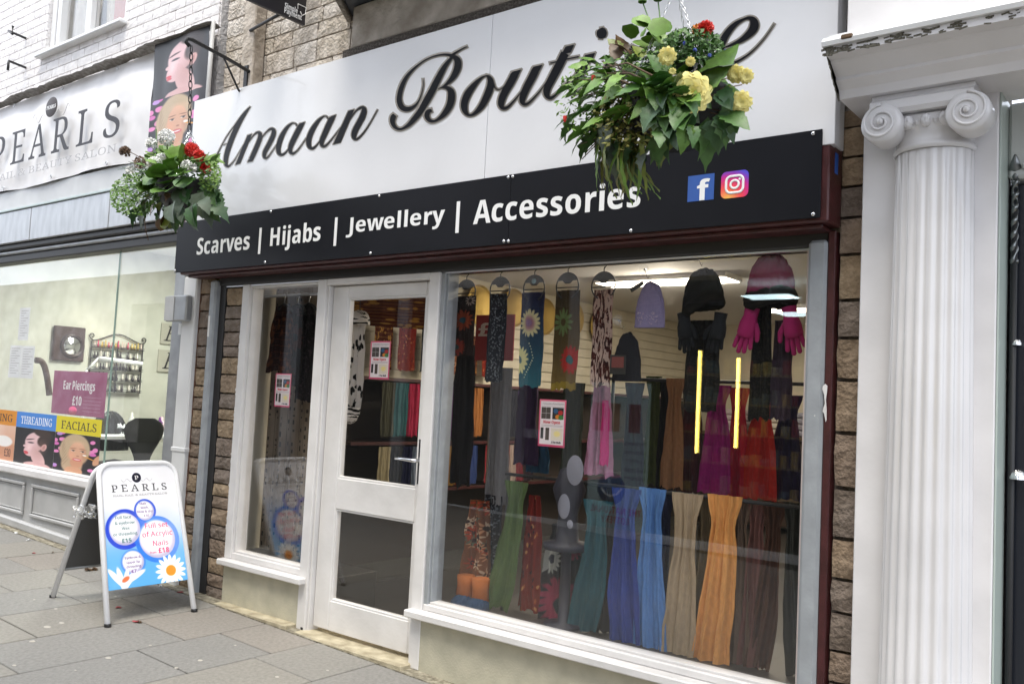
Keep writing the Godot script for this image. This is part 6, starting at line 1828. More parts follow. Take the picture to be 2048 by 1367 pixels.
# ---------- folding pavement sign ----------
func pavement_sign() -> void:
	var t := thing("pavement_sign", "white tubular folding pavement sign with the salon price poster", "pavement sign", Vector3(-5.2, ground_y(-5.2), 0.55))
	var white := mk(lin(0.80, 0.80, 0.82), 0.25)
	var base := Vector3(-4.835, ground_y(-4.835), 0)
	var top := Vector3(-5.205, 0.893, 0)
	var hoop := func(foot: Vector3, head: Vector3, z0: float, z1: float, zt0: float, zt1: float) -> Array:
		var out := []
		var r := 0.085
		var up := (head - foot).normalized()
		var L := (head - foot).length()
		out.append(foot + Vector3(0, 0, z0))
		for k in 7:
			var a := PI / 2 * k / 6.0
			out.append(foot + up * (L - r + r * sin(a)) + Vector3(0, 0, zt0 - r + r * cos(a)))
		for k in 7:
			var a := PI / 2 * (1.0 - k / 6.0)
			out.append(foot + up * (L - r + r * sin(a)) + Vector3(0, 0, zt1 + r - r * cos(a)))
		out.append(foot + Vector3(0, 0, z1))
		return out
	var rear := Vector3(-5.595, ground_y(-5.595), 0)
	part(t, "front_hoop", tube_mesh(hoop.call(base, top, 0.835, 0.292, 0.775, 0.272), 0.0165, 12), white)
	part(t, "rear_hoop", tube_mesh(hoop.call(rear, top + Vector3(-0.02, -0.004, 0), 0.785, 0.242, 0.770, 0.267), 0.0165, 12), white)
	for q in [base + Vector3(0, 0, 0.835), base + Vector3(0, 0, 0.292), rear + Vector3(0, 0, 0.785), rear + Vector3(0, 0, 0.242)]:
		part(t, "rubber_foot", lathe_mesh([Vector2(0.0, -0.002), Vector2(0.019, -0.002), Vector2(0.019, 0.016), Vector2(0.015, 0.018)], 12), M.black_plastic, q)
	# picture panel in the front hoop: u along -Z, v down the slope
	var up := (top - base).normalized()
	var L := (top - base).length()
	var nrm := Vector3(0, 0, -1).cross(up).normalized()
	var im := blank(256, 380, Color(0.93, 0.93, 0.95), Color(0.93, 0.93, 0.95))
	for y in 380:
		var v := y / 379.0
		var c := Color(0.92, 0.92, 0.94).lerp(Color(0.70, 0.78, 0.92), smoothstep(0.30, 0.55, v)).lerp(Color(0.36, 0.67, 0.90), smoothstep(0.5, 0.8, v))
		im.fill_rect(Rect2i(0, y, 256, 1), c)
	for q in [[0.26, 0.53, 0.245, Color(0.13, 0.27, 0.80)], [0.54, 0.39, 0.148, Color(0.15, 0.32, 0.82)], [0.33, 0.80, 0.155, Color(0.30, 0.55, 0.88)], [0.665, 0.635, 0.288, Color(0.16, 0.48, 0.88)]]:
		blot(im, q[0], q[1], q[2], q[2] * 256.0 / 380.0, q[3], 0, 0.02)
	blot(im, 0.45, 0.56, 0.12, 0.12, Color(0.15, 0.42, 0.86), 0, 0.1)
	for q in [[0.26, 0.53, 0.195], [0.54, 0.39, 0.12], [0.33, 0.80, 0.13], [0.665, 0.635, 0.232]]:
		blot(im, q[0], q[1], q[2], q[2] * 256.0 / 380.0, Color(0.72, 0.70, 0.82), 0, 0.02)
		blot(im, q[0] - q[2] * 0.08, q[1] - q[2] * 0.07, q[2] * 0.9, q[2] * 0.9 * 256.0 / 380.0, Color(0.93, 0.93, 0.95), 0, 0.12)
	for k in 5:
		blot(im, 0.12 + 0.05 * k, 0.95 - 0.015 * absf(k - 2), 0.035, 0.11, Color(0.90, 0.90, 0.96), -40 + k * 26, 0.1)
	blot(im, 0.22, 0.93, 0.05, 0.018, Color(0.86, 0.42, 0.22), -30, 0.2)
	daisy(im, 0.79, 0.905, 0.19, Color(0.95, 0.95, 0.95), Color(0.93, 0.56, 0.08), 16, 0.34, 256.0 / 380.0)
	blot(im, 0.47, 0.105, 0.062, 0.042, Color(0.05, 0.06, 0.16), 0, 0.03)
	var hz := 0.262
	var outline := []
	for p in rounded(0.5, 0.5, 0.10, 5):
		outline.append(p if p.y > 0.0 else Vector2(signf(p.x) * 0.5, -0.5))
	var s0 := 0.195
	var s1 := L - 0.014
	var z_at := func(s: float, side: float) -> float:  # edge of the panel between the legs
		var f := s / L
		return lerpf(0.835 - 0.014, 0.775 - 0.014, f) if side < 0 else lerpf(0.292 + 0.014, 0.272 + 0.014, f)
	var place := func(u: float, v: float, lift: float) -> Vector3:
		var s := lerpf(s1, s0, v)
		return base + up * s + Vector3(0, 0, lerpf(z_at.call(s, -1.0), z_at.call(s, 1.0), u)) + nrm * lift
	var st := new_st()
	for i in outline.size():
		var a: Vector2 = outline[i]
		var b: Vector2 = outline[(i + 1) % outline.size()]
		for p in [Vector2.ZERO, b, a]:
			st.set_uv(Vector2(p.x + 0.5, 0.5 - p.y))
			st.add_vertex(place.call(p.x + 0.5, 0.5 - p.y, 0.004))
	var panel := part(t, "poster_panel", done(st), pictured(im, 0.22))
	var bt := new_st()
	quad(bt, place.call(0.0, 0.06, -0.006), place.call(1.0, 0.06, -0.006), place.call(1.0, 1.0, -0.006), place.call(0.0, 1.0, -0.006), -nrm)
	part(t, "panel_back", done(bt), mk(lin(0.16, 0.16, 0.16), 0.6))
	var rb := new_st()
	var rup := (top - rear).normalized()
	quad(rb, rear + rup * 0.2 + Vector3(0, 0, 0.775), rear + rup * 0.2 + Vector3(0, 0, 0.255), rear + rup * 0.86 + Vector3(0, 0, 0.278), rear + rup * 0.86 + Vector3(0, 0, 0.758), Vector3(1, 0, 0))
	part(t, "rear_panel", done(rb), mk(lin(0.10, 0.10, 0.10), 0.6))
	part(t, "rear_panel_rail", tube_mesh([rear + rup * 0.2 + Vector3(0, 0, 0.782), rear + rup * 0.2 + Vector3(0, 0, 0.248)], 0.009, 6), M.alu)
	# lettering on the poster
	var W := 0.50
	var H := s1 - s0
	var ink_at := func(text: String, u0: float, u1: float, v0: float, v1: float, mat: Material, serif: bool, bold: bool) -> void:
		var o: Vector3 = place.call(u0, v1, 0.0046)
		var e: Vector3 = place.call(u1, v1, 0.0046)
		var xdir := (e - o)
		words(panel, "lettering", text, mat, o, Basis(xdir.normalized(), up, nrm), 0.0, xdir.length(), 0.0, (v1 - v0) * H, serif, bold)
	ink_at.call("P E A R L S", 0.13, 0.87, 0.16, 0.22, M.ink, true, false)
	ink_at.call("HAIR, NAIL & BEAUTY SALON", 0.14, 0.87, 0.243, 0.262, M.grey_ink, true, false)
	ink_at.call("P", 0.445, 0.495, 0.088, 0.122, M.vinyl_white, true, false)
	ink_at.call("Hair", 0.48, 0.57, 0.318, 0.338, M.violet_ink, false, false)
	ink_at.call("wash,", 0.485, 0.59, 0.352, 0.374, M.violet_ink, false, false)
	ink_at.call("blow & dry", 0.44, 0.64, 0.386, 0.411, M.violet_ink, false, false)
	ink_at.call("£10", 0.52, 0.585, 0.422, 0.442, M.violet_ink, false, false)
	ink_at.call("Full face", 0.15, 0.35, 0.418, 0.444, M.teal_ink, false, false)
	ink_at.call("& eyebrow", 0.14, 0.39, 0.464, 0.497, M.teal_ink, false, false)
	ink_at.call("Wax", 0.22, 0.32, 0.512, 0.534, M.teal_ink, false, false)
	ink_at.call("or threading", 0.11, 0.41, 0.555, 0.587, M.teal_ink, false, false)
	ink_at.call("£15", 0.21, 0.33, 0.606, 0.640, M.teal_ink, false, true)
	ink_at.call("Full set", 0.52, 0.82, 0.495, 0.54, M.pink_ink, false, false)
	ink_at.call("of Acrylic", 0.475, 0.87, 0.565, 0.625, M.pink_ink, false, false)
	ink_at.call("Nails", 0.60, 0.80, 0.645, 0.69, M.pink_ink, false, false)
	ink_at.call("£18", 0.66, 0.80, 0.71, 0.752, M.pink_ink, false, true)
	ink_at.call("From", 0.55, 0.63, 0.732, 0.75, M.pink_ink, false, false)
	ink_at.call("Eyebrow &", 0.23, 0.425, 0.752, 0.778, M.violet_ink, false, false)
	ink_at.call("upper lip", 0.245, 0.41, 0.79, 0.815, M.violet_ink, false, false)
	ink_at.call("threading", 0.24, 0.42, 0.825, 0.85, M.violet_ink, false, false)
	ink_at.call("£7", 0.295, 0.36, 0.86, 0.885, M.violet_ink, false, true)
	for sg in [-1, 1]:
		var path := []
		for k in 24:
			var q := k / 23.0
			path.append(place.call(0.47 + sg * (0.06 + 0.15 * q), 0.125 + 0.012 * sin(q * 10.0), 0.0048))
		part(panel, "scroll_line", tube_mesh(path, 0.0009, 4), M.grey_ink)
	# crumpled clear film tied round one leg
	var n := FastNoiseLite.new()
	n.seed = 6
	n.frequency = 9.0
	var c := base.lerp(rear, 0.5) + Vector3(0.0, 0.66, 0.80)
	var film := grid_mesh(18, 8, func(u: float, v: float):
		var q: Vector3 = PX(lerpf(146, 190, u), lerpf(1010, 1036, v), lerpf(-5.30, -5.08, u))
		return q + Vector3(n.get_noise_3d(u * 2.0, v, 1.0), n.get_noise_3d(u * 2.0, v, 5.0), n.get_noise_3d(u * 2.0, v, 9.0)) * 0.035)
	part(t, "film_tie", film, M.clear_plastic)

# ---------- hanging baskets ----------
var leaf_kit := {}
func leaf_meshes() -> void:
	# along +X from the stalk, normal +Y
	var make := func(n: int, width: Callable, droop: float, fold: float, twist: float) -> ArrayMesh:
		var st := new_st(true)
		var L := []
		var C := []
		var R := []
		for i in n + 1:
			var t := float(i) / n
			var w: float = width.call(t)
			var c := Vector3(t, -droop * t * t, twist * 0.1 * sin(t * 3.0))
			var tw := Basis(Vector3.RIGHT, twist * t)
			C.append(c)
			L.append(c + tw * Vector3(-0.04 * (i % 2), fold * w, -w))
			R.append(c + tw * Vector3(-0.04 * (i % 2), fold * w, w))
		for i in n:
			for q in [[L[i], L[i + 1], C[i + 1], C[i]], [C[i], C[i + 1], R[i + 1], R[i]]]:
				quad(st, q[0], q[1], q[2], q[3], Vector3.UP)
		return done(st)
	var pointed := func(t: float) -> float: return 0.30 * pow(sin(PI * pow(t, 0.62)), 0.8) * (1.0 + 0.24 * (int(t * 11.0) % 2)) if t < 0.999 else 0.0
	var maple := func(t: float) -> float: return [0.02, 0.30, 0.42, 0.26, 0.36, 0.20, 0.14, 0.05, 0.0][clampi(int(round(t * 8.0)), 0, 8)]
	var roundish := func(t: float) -> float: return 0.50 * sqrt(maxf(0.0, 1.0 - pow(2.0 * t - 1.0, 2.0))) * (1.0 + 0.05 * (int(t * 10.0) % 2))
	var strap := func(t: float) -> float: return 0.055 * (1.0 - pow(t, 3.0)) + 0.004
	leaf_kit.pointed = [make.call(10, pointed, 0.25, 0.30, 0.2), make.call(10, pointed, 0.5, 0.2, -0.4), make.call(10, pointed, 0.1, 0.4, 0.5)]
	leaf_kit.maple = [make.call(8, maple, 0.3, 0.25, 0.3), make.call(8, maple, 0.55, 0.15, -0.3)]
	leaf_kit.round = [make.call(8, roundish, 0.15, 0.12, 0.1), make.call(8, roundish, 0.3, 0.18, -0.2)]
	leaf_kit.strap = [make.call(9, strap, 0.35, 0.3, 0.8), make.call(9, strap, 0.7, 0.3, -0.9)]
# leaves spread round a photo pixel, at depth z, pointing away from heart
func leaf_cluster(parent: Node3D, heart: Vector3, cx: float, cy: float, rx: float, ry: float, z: float, dz: float, count: int, kind: String, mats: Array, s0: float, s1: float, droop := 0.3, down := 0.0) -> void:
	for k in count:
		var a := rng.randf() * TAU
		var r := sqrt(rng.randf())
		var p := PZ(cx + cos(a) * r * rx, cy + sin(a) * r * ry, z + rng.randf_range(-dz, dz))
		var dir := (p - heart)
		dir = dir.normalized() + Vector3(rng.randf_range(-0.5, 0.5), rng.randf_range(-0.5, 0.4) - droop, rng.randf_range(-0.4, 0.6))
		if down > 0.0:
			dir = dir.normalized().lerp(Vector3(-0.25 + rng.randf_range(-0.3, 0.3), -1.0, rng.randf_range(-0.2, 0.3)), down)
		dir = dir.normalized()
		var nrm := Vector3(rng.randf_range(-0.5, 0.5), 0.9, rng.randf_range(0.1, 0.9))
		var zax := dir.cross(nrm).normalized()
		var yax := zax.cross(dir).normalized()
		var s := rng.randf_range(s0, s1)
		var kit: Array = leaf_kit[kind]
		part(parent, "leaf", kit[rng.randi() % kit.size()], mats[rng.randi() % mats.size()], p - dir * s * 0.4, Basis(dir * s, yax * s, zax * s))
func fine_foliage(parent: Node3D, cx: float, cy: float, rx: float, ry: float, z: float, dz: float, count: int, mat: Material, size: float, called := "fine_foliage") -> void:
	var st := new_st()
	for k in count:
		var a := rng.randf() * TAU
		var r := sqrt(rng.randf())
		var p := PZ(cx + cos(a) * r * rx, cy + sin(a) * r * ry, z + rng.randf_range(-dz, dz))
		var d := Vector3(rng.randf_range(-1, 1), rng.randf_range(-0.6, 1), rng.randf_range(-1, 1)).normalized() * size * rng.randf_range(0.5, 1.5)
		var s := d.cross(Vector3(rng.randf(), rng.randf(), 0.3)).normalized() * size * 0.28
		quad(st, p - d * 0.5, p + s, p + d * 0.5, p - s, Vector3(0, 1, 1))
	part(parent, called, done(st), mat).set_meta("kind", "stuff")
func petal_flower(c: Vector3, r: float, facing: Vector3, rings: int) -> ArrayMesh:
	var st := new_st(true)
	var z := facing.normalized()
	var x := z.cross(Vector3.UP).normalized()
	var y := x.cross(z)
	for g in rings:
		var n: int = [11, 9, 7, 6, 4][mini(g, 4)]
		var rr: float = r * [1.0, 0.86, 0.66, 0.46, 0.28][mini(g, 4)]
		var tilt: float = [0.05, 0.28, 0.5, 0.75, 1.0][mini(g, 4)]
		for k in n:
			var a := TAU * k / n + g * 0.55 + rng.randf_range(-0.12, 0.12)
			var d := x * cos(a) + y * sin(a)
			var side := z.cross(d)
			var out := d * cos(tilt) + z * sin(tilt)
			var nn := z * cos(tilt) - d * sin(tilt)
			var ruffle := rng.randf() * 6.0
			var f := func(u: float, v: float) -> Vector3:
				var w: float = rr * 0.55 * (0.2 + 0.8 * smoothstep(0.0, 0.5, v)) * sqrt(maxf(0.0, 1.0 - 0.8 * pow(maxf(0.0, v - 0.5) / 0.5, 2.0)))
				var s := u * 2.0 - 1.0
				var wave := 0.035 * rr * v * sin(s * 5.0 + ruffle)
				return c + d * rr * 0.05 + out * rr * v * (1.0 - 0.22 * s * s) + side * w * s + nn * (wave + rr * (0.16 * s * s - 0.22 * v * v * v)) + z * 0.004 * g
			for j in 5:
				for i in 4:
					quad(st, f.call(i / 4.0, j / 5.0), f.call((i + 1) / 4.0, j / 5.0), f.call((i + 1) / 4.0, (j + 1) / 5.0), f.call(i / 4.0, (j + 1) / 5.0), nn)
	return done(st)
func floret_head(c: Vector3, r: float, count: int, size: float) -> ArrayMesh:
	var st := new_st()
	for k in count:
		var d := Vector3(rng.randf_range(-1, 1), rng.randf_range(-0.5, 1), rng.randf_range(-0.4, 1)).normalized()
		var p := c + d * r
		var x := d.cross(Vector3.UP).normalized()
		var y := x.cross(d)
		for q in 5:
			var a := TAU * q / 5.0 + k
			var e := x * cos(a) + y * sin(a)
			var f := x * cos(a + 0.9) + y * sin(a + 0.9)
			tri(st, p, p + e * size + d * size * 0.2, p + f * size, d)
			tri(st, p, p + f * size, p + (e + f) * 0.62 * size + d * size * 0.3, d)
	return done(st)
func add_link(st: SurfaceTool, a: Vector3, b: Vector3, r: float, turn: bool) -> void:
	var d := (b - a).normalized()
	var s := d.cross(Vector3(0, 0, 1) if turn else Vector3(1, 0, 0)).normalized()
	var path := []
	for k in 10:
		var t := TAU * k / 10.0
		path.append((a + b) / 2 + d * cos(t) * a.distance_to(b) * 0.62 + s * sin(t) * r)
	add_tube(st, path, r * 0.28, 5, true)
func chain_mesh(a: Vector3, b: Vector3, link: float, r: float) -> ArrayMesh:
	var st := new_st(true)
	var n := int(a.distance_to(b) / link)
	for k in n:
		add_link(st, a.lerp(b, float(k) / n), a.lerp(b, float(k + 1) / n), r, k % 2 == 0)
	return done(st)

func hanging_baskets() -> void:
	leaf_meshes()
	var G: Array = M.leaf
	# --- the basket in front of the white sign ---
	var z := 0.85
	var pc := PZ(1352, 232, z)
	var t := thing("hanging_basket", "big hanging basket with yellow begonias in front of the white sign", "hanging basket", pc, "hanging flower baskets")
	var pot := lathe_mesh([Vector2(0.0, -0.10), Vector2(0.09, -0.10), Vector2(0.145, -0.04), Vector2(0.175, 0.06), Vector2(0.182, 0.075), Vector2(0.17, 0.075), Vector2(0.0, 0.06)], 26)
	part(t, "pot", pot, M.black_plastic, pc)
	part(t, "soil", lathe_mesh([Vector2(0.0, 0.085), Vector2(0.1, 0.08), Vector2(0.165, 0.066)], 18), M.soil, pc)
	var heart := pc + Vector3(0, 0.04, 0)
	leaf_cluster(t, heart, 1330, 215, 75, 50, z, 0.15, 40, "pointed", [G[1], G[3], M.leaf_grey], 0.07, 0.12)
	leaf_cluster(t, heart, 1195, 165, 66, 52, z, 0.12, 54, "pointed", [G[2], G[2], G[0], G[1]], 0.05, 0.09, 0.1)
	leaf_cluster(t, heart, 1185, 250, 62, 40, z, 0.1, 30, "maple", [G[0], G[1], G[1]], 0.08, 0.13)
	leaf_cluster(t, heart, 1260, 290, 70, 38, z, 0.12, 36, "maple", [G[1], G[3], G[4], M.leaf_grey], 0.08, 0.13, 0.7)
	leaf_cluster(t, heart, 1240, 318, 50, 22, z + 0.03, 0.1, 54, "strap", [M.leaf_straw, G[4], G[2], M.leaf_straw], 0.10, 0.18, 0.5, 0.7)
	leaf_cluster(t, heart, 1440, 205, 42, 55, z, 0.10, 26, "pointed", [G[1], G[3], G[0]], 0.07, 0.12, 0.5)
	leaf_cluster(t, heart, 1410, 262, 40, 25, z, 0.08, 12, "maple", [G[3], G[1]], 0.09, 0.13, 0.8, 0.5)
	leaf_cluster(t, heart, 1300, 140, 50, 22, z, 0.1, 16, "pointed", [G[0], G[1]], 0.09, 0.14, 0.0)
	leaf_cluster(t, heart, 1345, 232, 62, 42, z + 0.2, 0.04, 30, "pointed", [G[0], G[1], G[1], G[3]], 0.06, 0.10, 0.4)
	leaf_cluster(t, heart, 1345, 205, 60, 22, z + 0.2, 0.03, 18, "pointed", [G[0], G[1], G[2]], 0.06, 0.10, 0.1)
	leaf_cluster(t, heart, 1230, 200, 70, 50, z + 0.12, 0.05, 26, "pointed", [G[2], G[0]], 0.07, 0.11, 0.2)
	leaf_cluster(t, heart, 1320, 172, 50, 14, z + 0.2, 0.03, 14, "pointed", [G[1], G[0], G[3]], 0.08, 0.12, 0.0)
	leaf_cluster(t, heart, 1400, 145, 60, 12, z + 0.05, 0.06, 9, "pointed", [G[0], G[2], M.leaf_grey], 0.12, 0.18, 0.0)
	leaf_cluster(t, heart, 1310, 62, 50, 30, z, 0.08, 18, "round", [G[2], G[0], G[2]], 0.045, 0.075, 0.0)
	leaf_cluster(t, heart, 1255, 92, 30, 26, z, 0.08, 9, "pointed", [M.leaf_bronze, G[4], M.leaf_bronze], 0.06, 0.10, 0.0)
	leaf_cluster(t, heart, 1262, 195, 40, 25, z + 0.06, 0.05, 10, "pointed", [M.leaf_bronze, G[4]], 0.05, 0.09, 0.2)
	fine_foliage(t, 1385, 92, 62, 36, z, 0.1, 1500, G[1], 0.020)
	fine_foliage(t, 1300, 120, 60, 26, z, 0.1, 500, G[0], 0.016)
	fine_foliage(t, 1255, 240, 70, 60, z + 0.05, 0.14, 700, M.leaf_straw, 0.022, "withered_foliage")
	fine_foliage(t, 1190, 200, 80, 80, z, 0.14, 420, G[2], 0.02)
	for k in 46:
		var a := heart + Vector3(rng.randf_range(-0.08, 0.06), rng.randf_range(-0.08, 0.05), rng.randf_range(-0.08, 0.12))
		var e := PZ(rng.randf_range(1140, 1300), rng.randf_range(120, 320), z + rng.randf_range(-0.1, 0.1))
		if k > 34:
			e = PZ(rng.randf_range(1380, 1490), rng.randf_range(110, 240), z + rng.randf_range(-0.1, 0.1))
		part(t, "stem", tube_mesh([a, a.lerp(e, 0.5) + Vector3(0, 0.03, 0.02), e], [0.004, 0.003, 0.0018], 5), M.stem)
	for q in [[1302, 50, 1285, -6], [1322, 50, 1316, -10]]:
		part(t, "bud_stalk", tube_mesh([PZ(q[0], q[1] + 60, z), PZ(q[0], q[1], z), PZ(q[2], q[3] + 8, z)], 0.0025, 5), M.leaf[1])
		part(t, "bud", hat_mesh(0.03, 0.03, 5, 1.0), M.leaf[0], PZ(q[2], q[3] + 10, z))
	for q in [[1383, 185, 0.066, 5], [1335, 112, 0.03, 3], [1356, 205, 0.04, 2], [1472, 148, 0.030, 4], [1492, 152, 0.025, 3], [1482, 204, 0.036, 4], [1381, 123, 0.016, 3], [1345, 143, 0.012, 2]]:
		var c := PZ(q[0], q[1], z + 0.16 if q[0] < 1400 else z + 0.05)
		part(t, "begonia_flower", petal_flower(c, q[2], (cam_pos - c).normalized() + Vector3(rng.randf_range(-0.2, 0.2), rng.randf_range(-0.1, 0.2), 0), q[3]), M.petal_yellow)
	part(t, "red_flower", floret_head(PZ(1412, 58, z + 0.04), 0.014, 40, 0.020), M.petal_red)
	part(t, "orange_flower", floret_head(PZ(1396, 60, z + 0.04), 0.010, 16, 0.016), M.petal_orange)
	for q in [[1187, 151], [1130, 232]]:
		part(t, "red_bud", hat_mesh(0.014, 0.022, 7, 1.0), M.petal_red, PZ(q[0], q[1], z + 0.1), Basis(Vector3.RIGHT, PI))
	for q in [[1370, 86], [1452, 102], [1463, 98], [1459, 126], [1420, 110], [1440, 120], [1390, 100]]:
		part(t, "lobelia_flower", floret_head(PZ(q[0], q[1], z + 0.1), 0.003, 5, 0.0055), M.petal_blue)
	var hookp := PZ(1354, -30, z)
	for k in 3:
		var a := pc + Vector3(cos(TAU * k / 3.0 + 0.5) * 0.165, 0.075, sin(TAU * k / 3.0 + 0.5) * 0.165)
		part(t, "chain", chain_mesh(hookp, a, 0.017, 0.0042), M.steel)
	part(t, "chain", chain_mesh(Vector3(hookp.x, 3.60, z), hookp, 0.017, 0.0042), M.steel)
	var arm := thing("basket_bracket", "black iron arm above the begonia basket fixed to the bay window", "bracket", Vector3(hookp.x, 3.62, 0.75))
	part(arm, "arm", tube_mesh([Vector3(hookp.x, 3.80, 0.49), Vector3(hookp.x, 3.80, 0.86), Vector3(hookp.x, 3.70, 0.87), Vector3(hookp.x, 3.60, z)], 0.009, 8), M.iron)
	# --- the basket by the salon banner ---
	z = 0.6
	pc = PZ(372, 392, z)
	t = thing("hanging_basket", "hanging basket with white geraniums between the salon banner and the white sign", "hanging basket", pc, "hanging flower baskets")
	part(t, "pot", pot, M.black_plastic, pc)
	part(t, "soil", lathe_mesh([Vector2(0.0, 0.085), Vector2(0.1, 0.08), Vector2(0.165, 0.066)], 18), M.soil, pc)
	heart = pc + Vector3(0, 0.04, 0)
	leaf_cluster(t, heart, 335, 325, 66, 28, z, 0.16, 48, "round", [G[0], G[2], G[2], G[0]], 0.07, 0.115, -0.05)
	leaf_cluster(t, heart, 325, 362, 48, 26, z + 0.1, 0.10, 34, "round", [G[0], G[1], G[0]], 0.08, 0.125, 0.3)
	leaf_cluster(t, heart, 398, 318, 30, 14, z, 0.1, 14, "pointed", [G[2], G[0]], 0.09, 0.15, 0.0)
	leaf_cluster(t, heart, 370, 400, 40, 35, z + 0.16, 0.05, 12, "pointed", [M.leaf_grey, G[3], M.leaf_grey], 0.10, 0.17, 0.7)
	leaf_cluster(t, heart, 318, 425, 52, 20, z, 0.12, 22, "maple", [M.leaf_grey, G[3], G[1]], 0.10, 0.15, 0.7, 0.3)
	leaf_cluster(t, heart, 422, 400, 18, 38, z, 0.1, 16, "maple", [G[1], M.leaf_grey, G[3]], 0.08, 0.13, 0.6)
	leaf_cluster(t, heart, 300, 395, 40, 18, z + 0.1, 0.08, 9, "maple", [M.leaf_bronze, G[4]], 0.06, 0.10, 0.5)
	leaf_cluster(t, heart, 330, 445, 14, 12, z + 0.1, 0.05, 4, "round", [M.leaf_bronze, G[4]], 0.07, 0.10, 0.8)
	fine_foliage(t, 268, 390, 48, 45, z, 0.14, 900, G[0], 0.028)
	fine_foliage(t, 420, 350, 22, 30, z, 0.1, 500, G[2], 0.022)
	fine_foliage(t, 345, 335, 70, 30, z, 0.14, 500, G[1], 0.025)
	fine_foliage(t, 280, 325, 14, 12, z, 0.05, 160, M.stem, 0.02, "withered_foliage")
	for k in 22:
		var a := heart + Vector3(rng.randf_range(-0.1, 0.05), rng.randf_range(-0.05, 0.05), rng.randf_range(-0.1, 0.1))
		var e := PZ(rng.randf_range(222, 300), rng.randf_range(330, 440), z + rng.randf_range(-0.12, 0.12))
		part(t, "stem", tube_mesh([a, a.lerp(e, 0.5) + Vector3(0, 0.05, 0), e], [0.004, 0.003, 0.002], 5), G[1])
	for q in [[333, 275, 0.038, 34], [310, 330, 0.038, 30], [324, 320, 0.026, 18], [262, 342, 0.016, 10], [374, 331, 0.016, 8], [383, 335, 0.012, 7], [302, 287, 0.02, 9]]:
		part(t, "geranium_flower", floret_head(PZ(q[0], q[1], z + 0.12), q[2], q[3], 0.026), M.petal_white)
	for q in [[383, 300, 0.03, 44], [398, 311, 0.018, 20], [411, 336, 0.01, 8]]:
		part(t, "red_flower", floret_head(PZ(q[0], q[1], z + 0.08), q[2], q[3], 0.026), M.petal_red)
	part(t, "flower_stalk", tube_mesh([PZ(333, 330, z), PZ(334, 300, z + 0.06), PZ(333, 280, z + 0.1)], 0.004, 5), G[1])
	part(t, "flower_stalk", tube_mesh([PZ(313, 320, z), PZ(312, 290, z), PZ(312, 258, z)], 0.004, 5), G[1])
	part(t, "dead_flower_head", floret_head(PZ(250, 304, z), 0.025, 14, 0.025), M.stem)
	part(t, "flower_stalk", tube_mesh([PZ(290, 320, z), PZ(268, 308, z), PZ(252, 300, z)], 0.003, 5), M.stem)
	part(t, "trailing_stem", tube_mesh([PZ(288, 425, z), PZ(290, 455, z), PZ(296, 480, z)], 0.003, 5), M.stem)
	var hp := Vector3(-4.82, 3.43, 0.6)
	var split := PZ(378, 262, z)
	part(t, "chain", chain_mesh(hp, split, 0.042, 0.011), M.iron)
	for k in 3:
		var a := pc + Vector3(cos(TAU * k / 3.0 + 0.9) * 0.165, 0.075, sin(TAU * k / 3.0 + 0.9) * 0.165)
		part(t, "chain", chain_mesh(split, a, 0.03, 0.008), M.chrome)
	var br := thing("basket_bracket", "black iron bracket with a curled hook beside the salon portrait", "bracket", Vector3(-4.95, 3.44, 0.1))
	part(br, "arm", tube_mesh([Vector3(-4.955, 3.45, 0.0), Vector3(-4.88, 3.462, 0.3), Vector3(-4.82, 3.47, 0.6), Vector3(-4.812, 3.462, 0.635), Vector3(-4.815, 3.44, 0.64), Vector3(-4.818, 3.425, 0.615)], 0.012, 8), M.iron)
	part(br, "stay", tube_mesh([Vector3(-4.955, 3.20, 0.02), Vector3(-4.90, 3.30, 0.2), Vector3(-4.87, 3.455, 0.34)], 0.007, 6), M.iron)
	part(br, "wall_plate", bevel_box(Vector3(0.04, 0.34, 0.012), 0.003), M.iron, Vector3(-4.955, 3.33, 0.114))

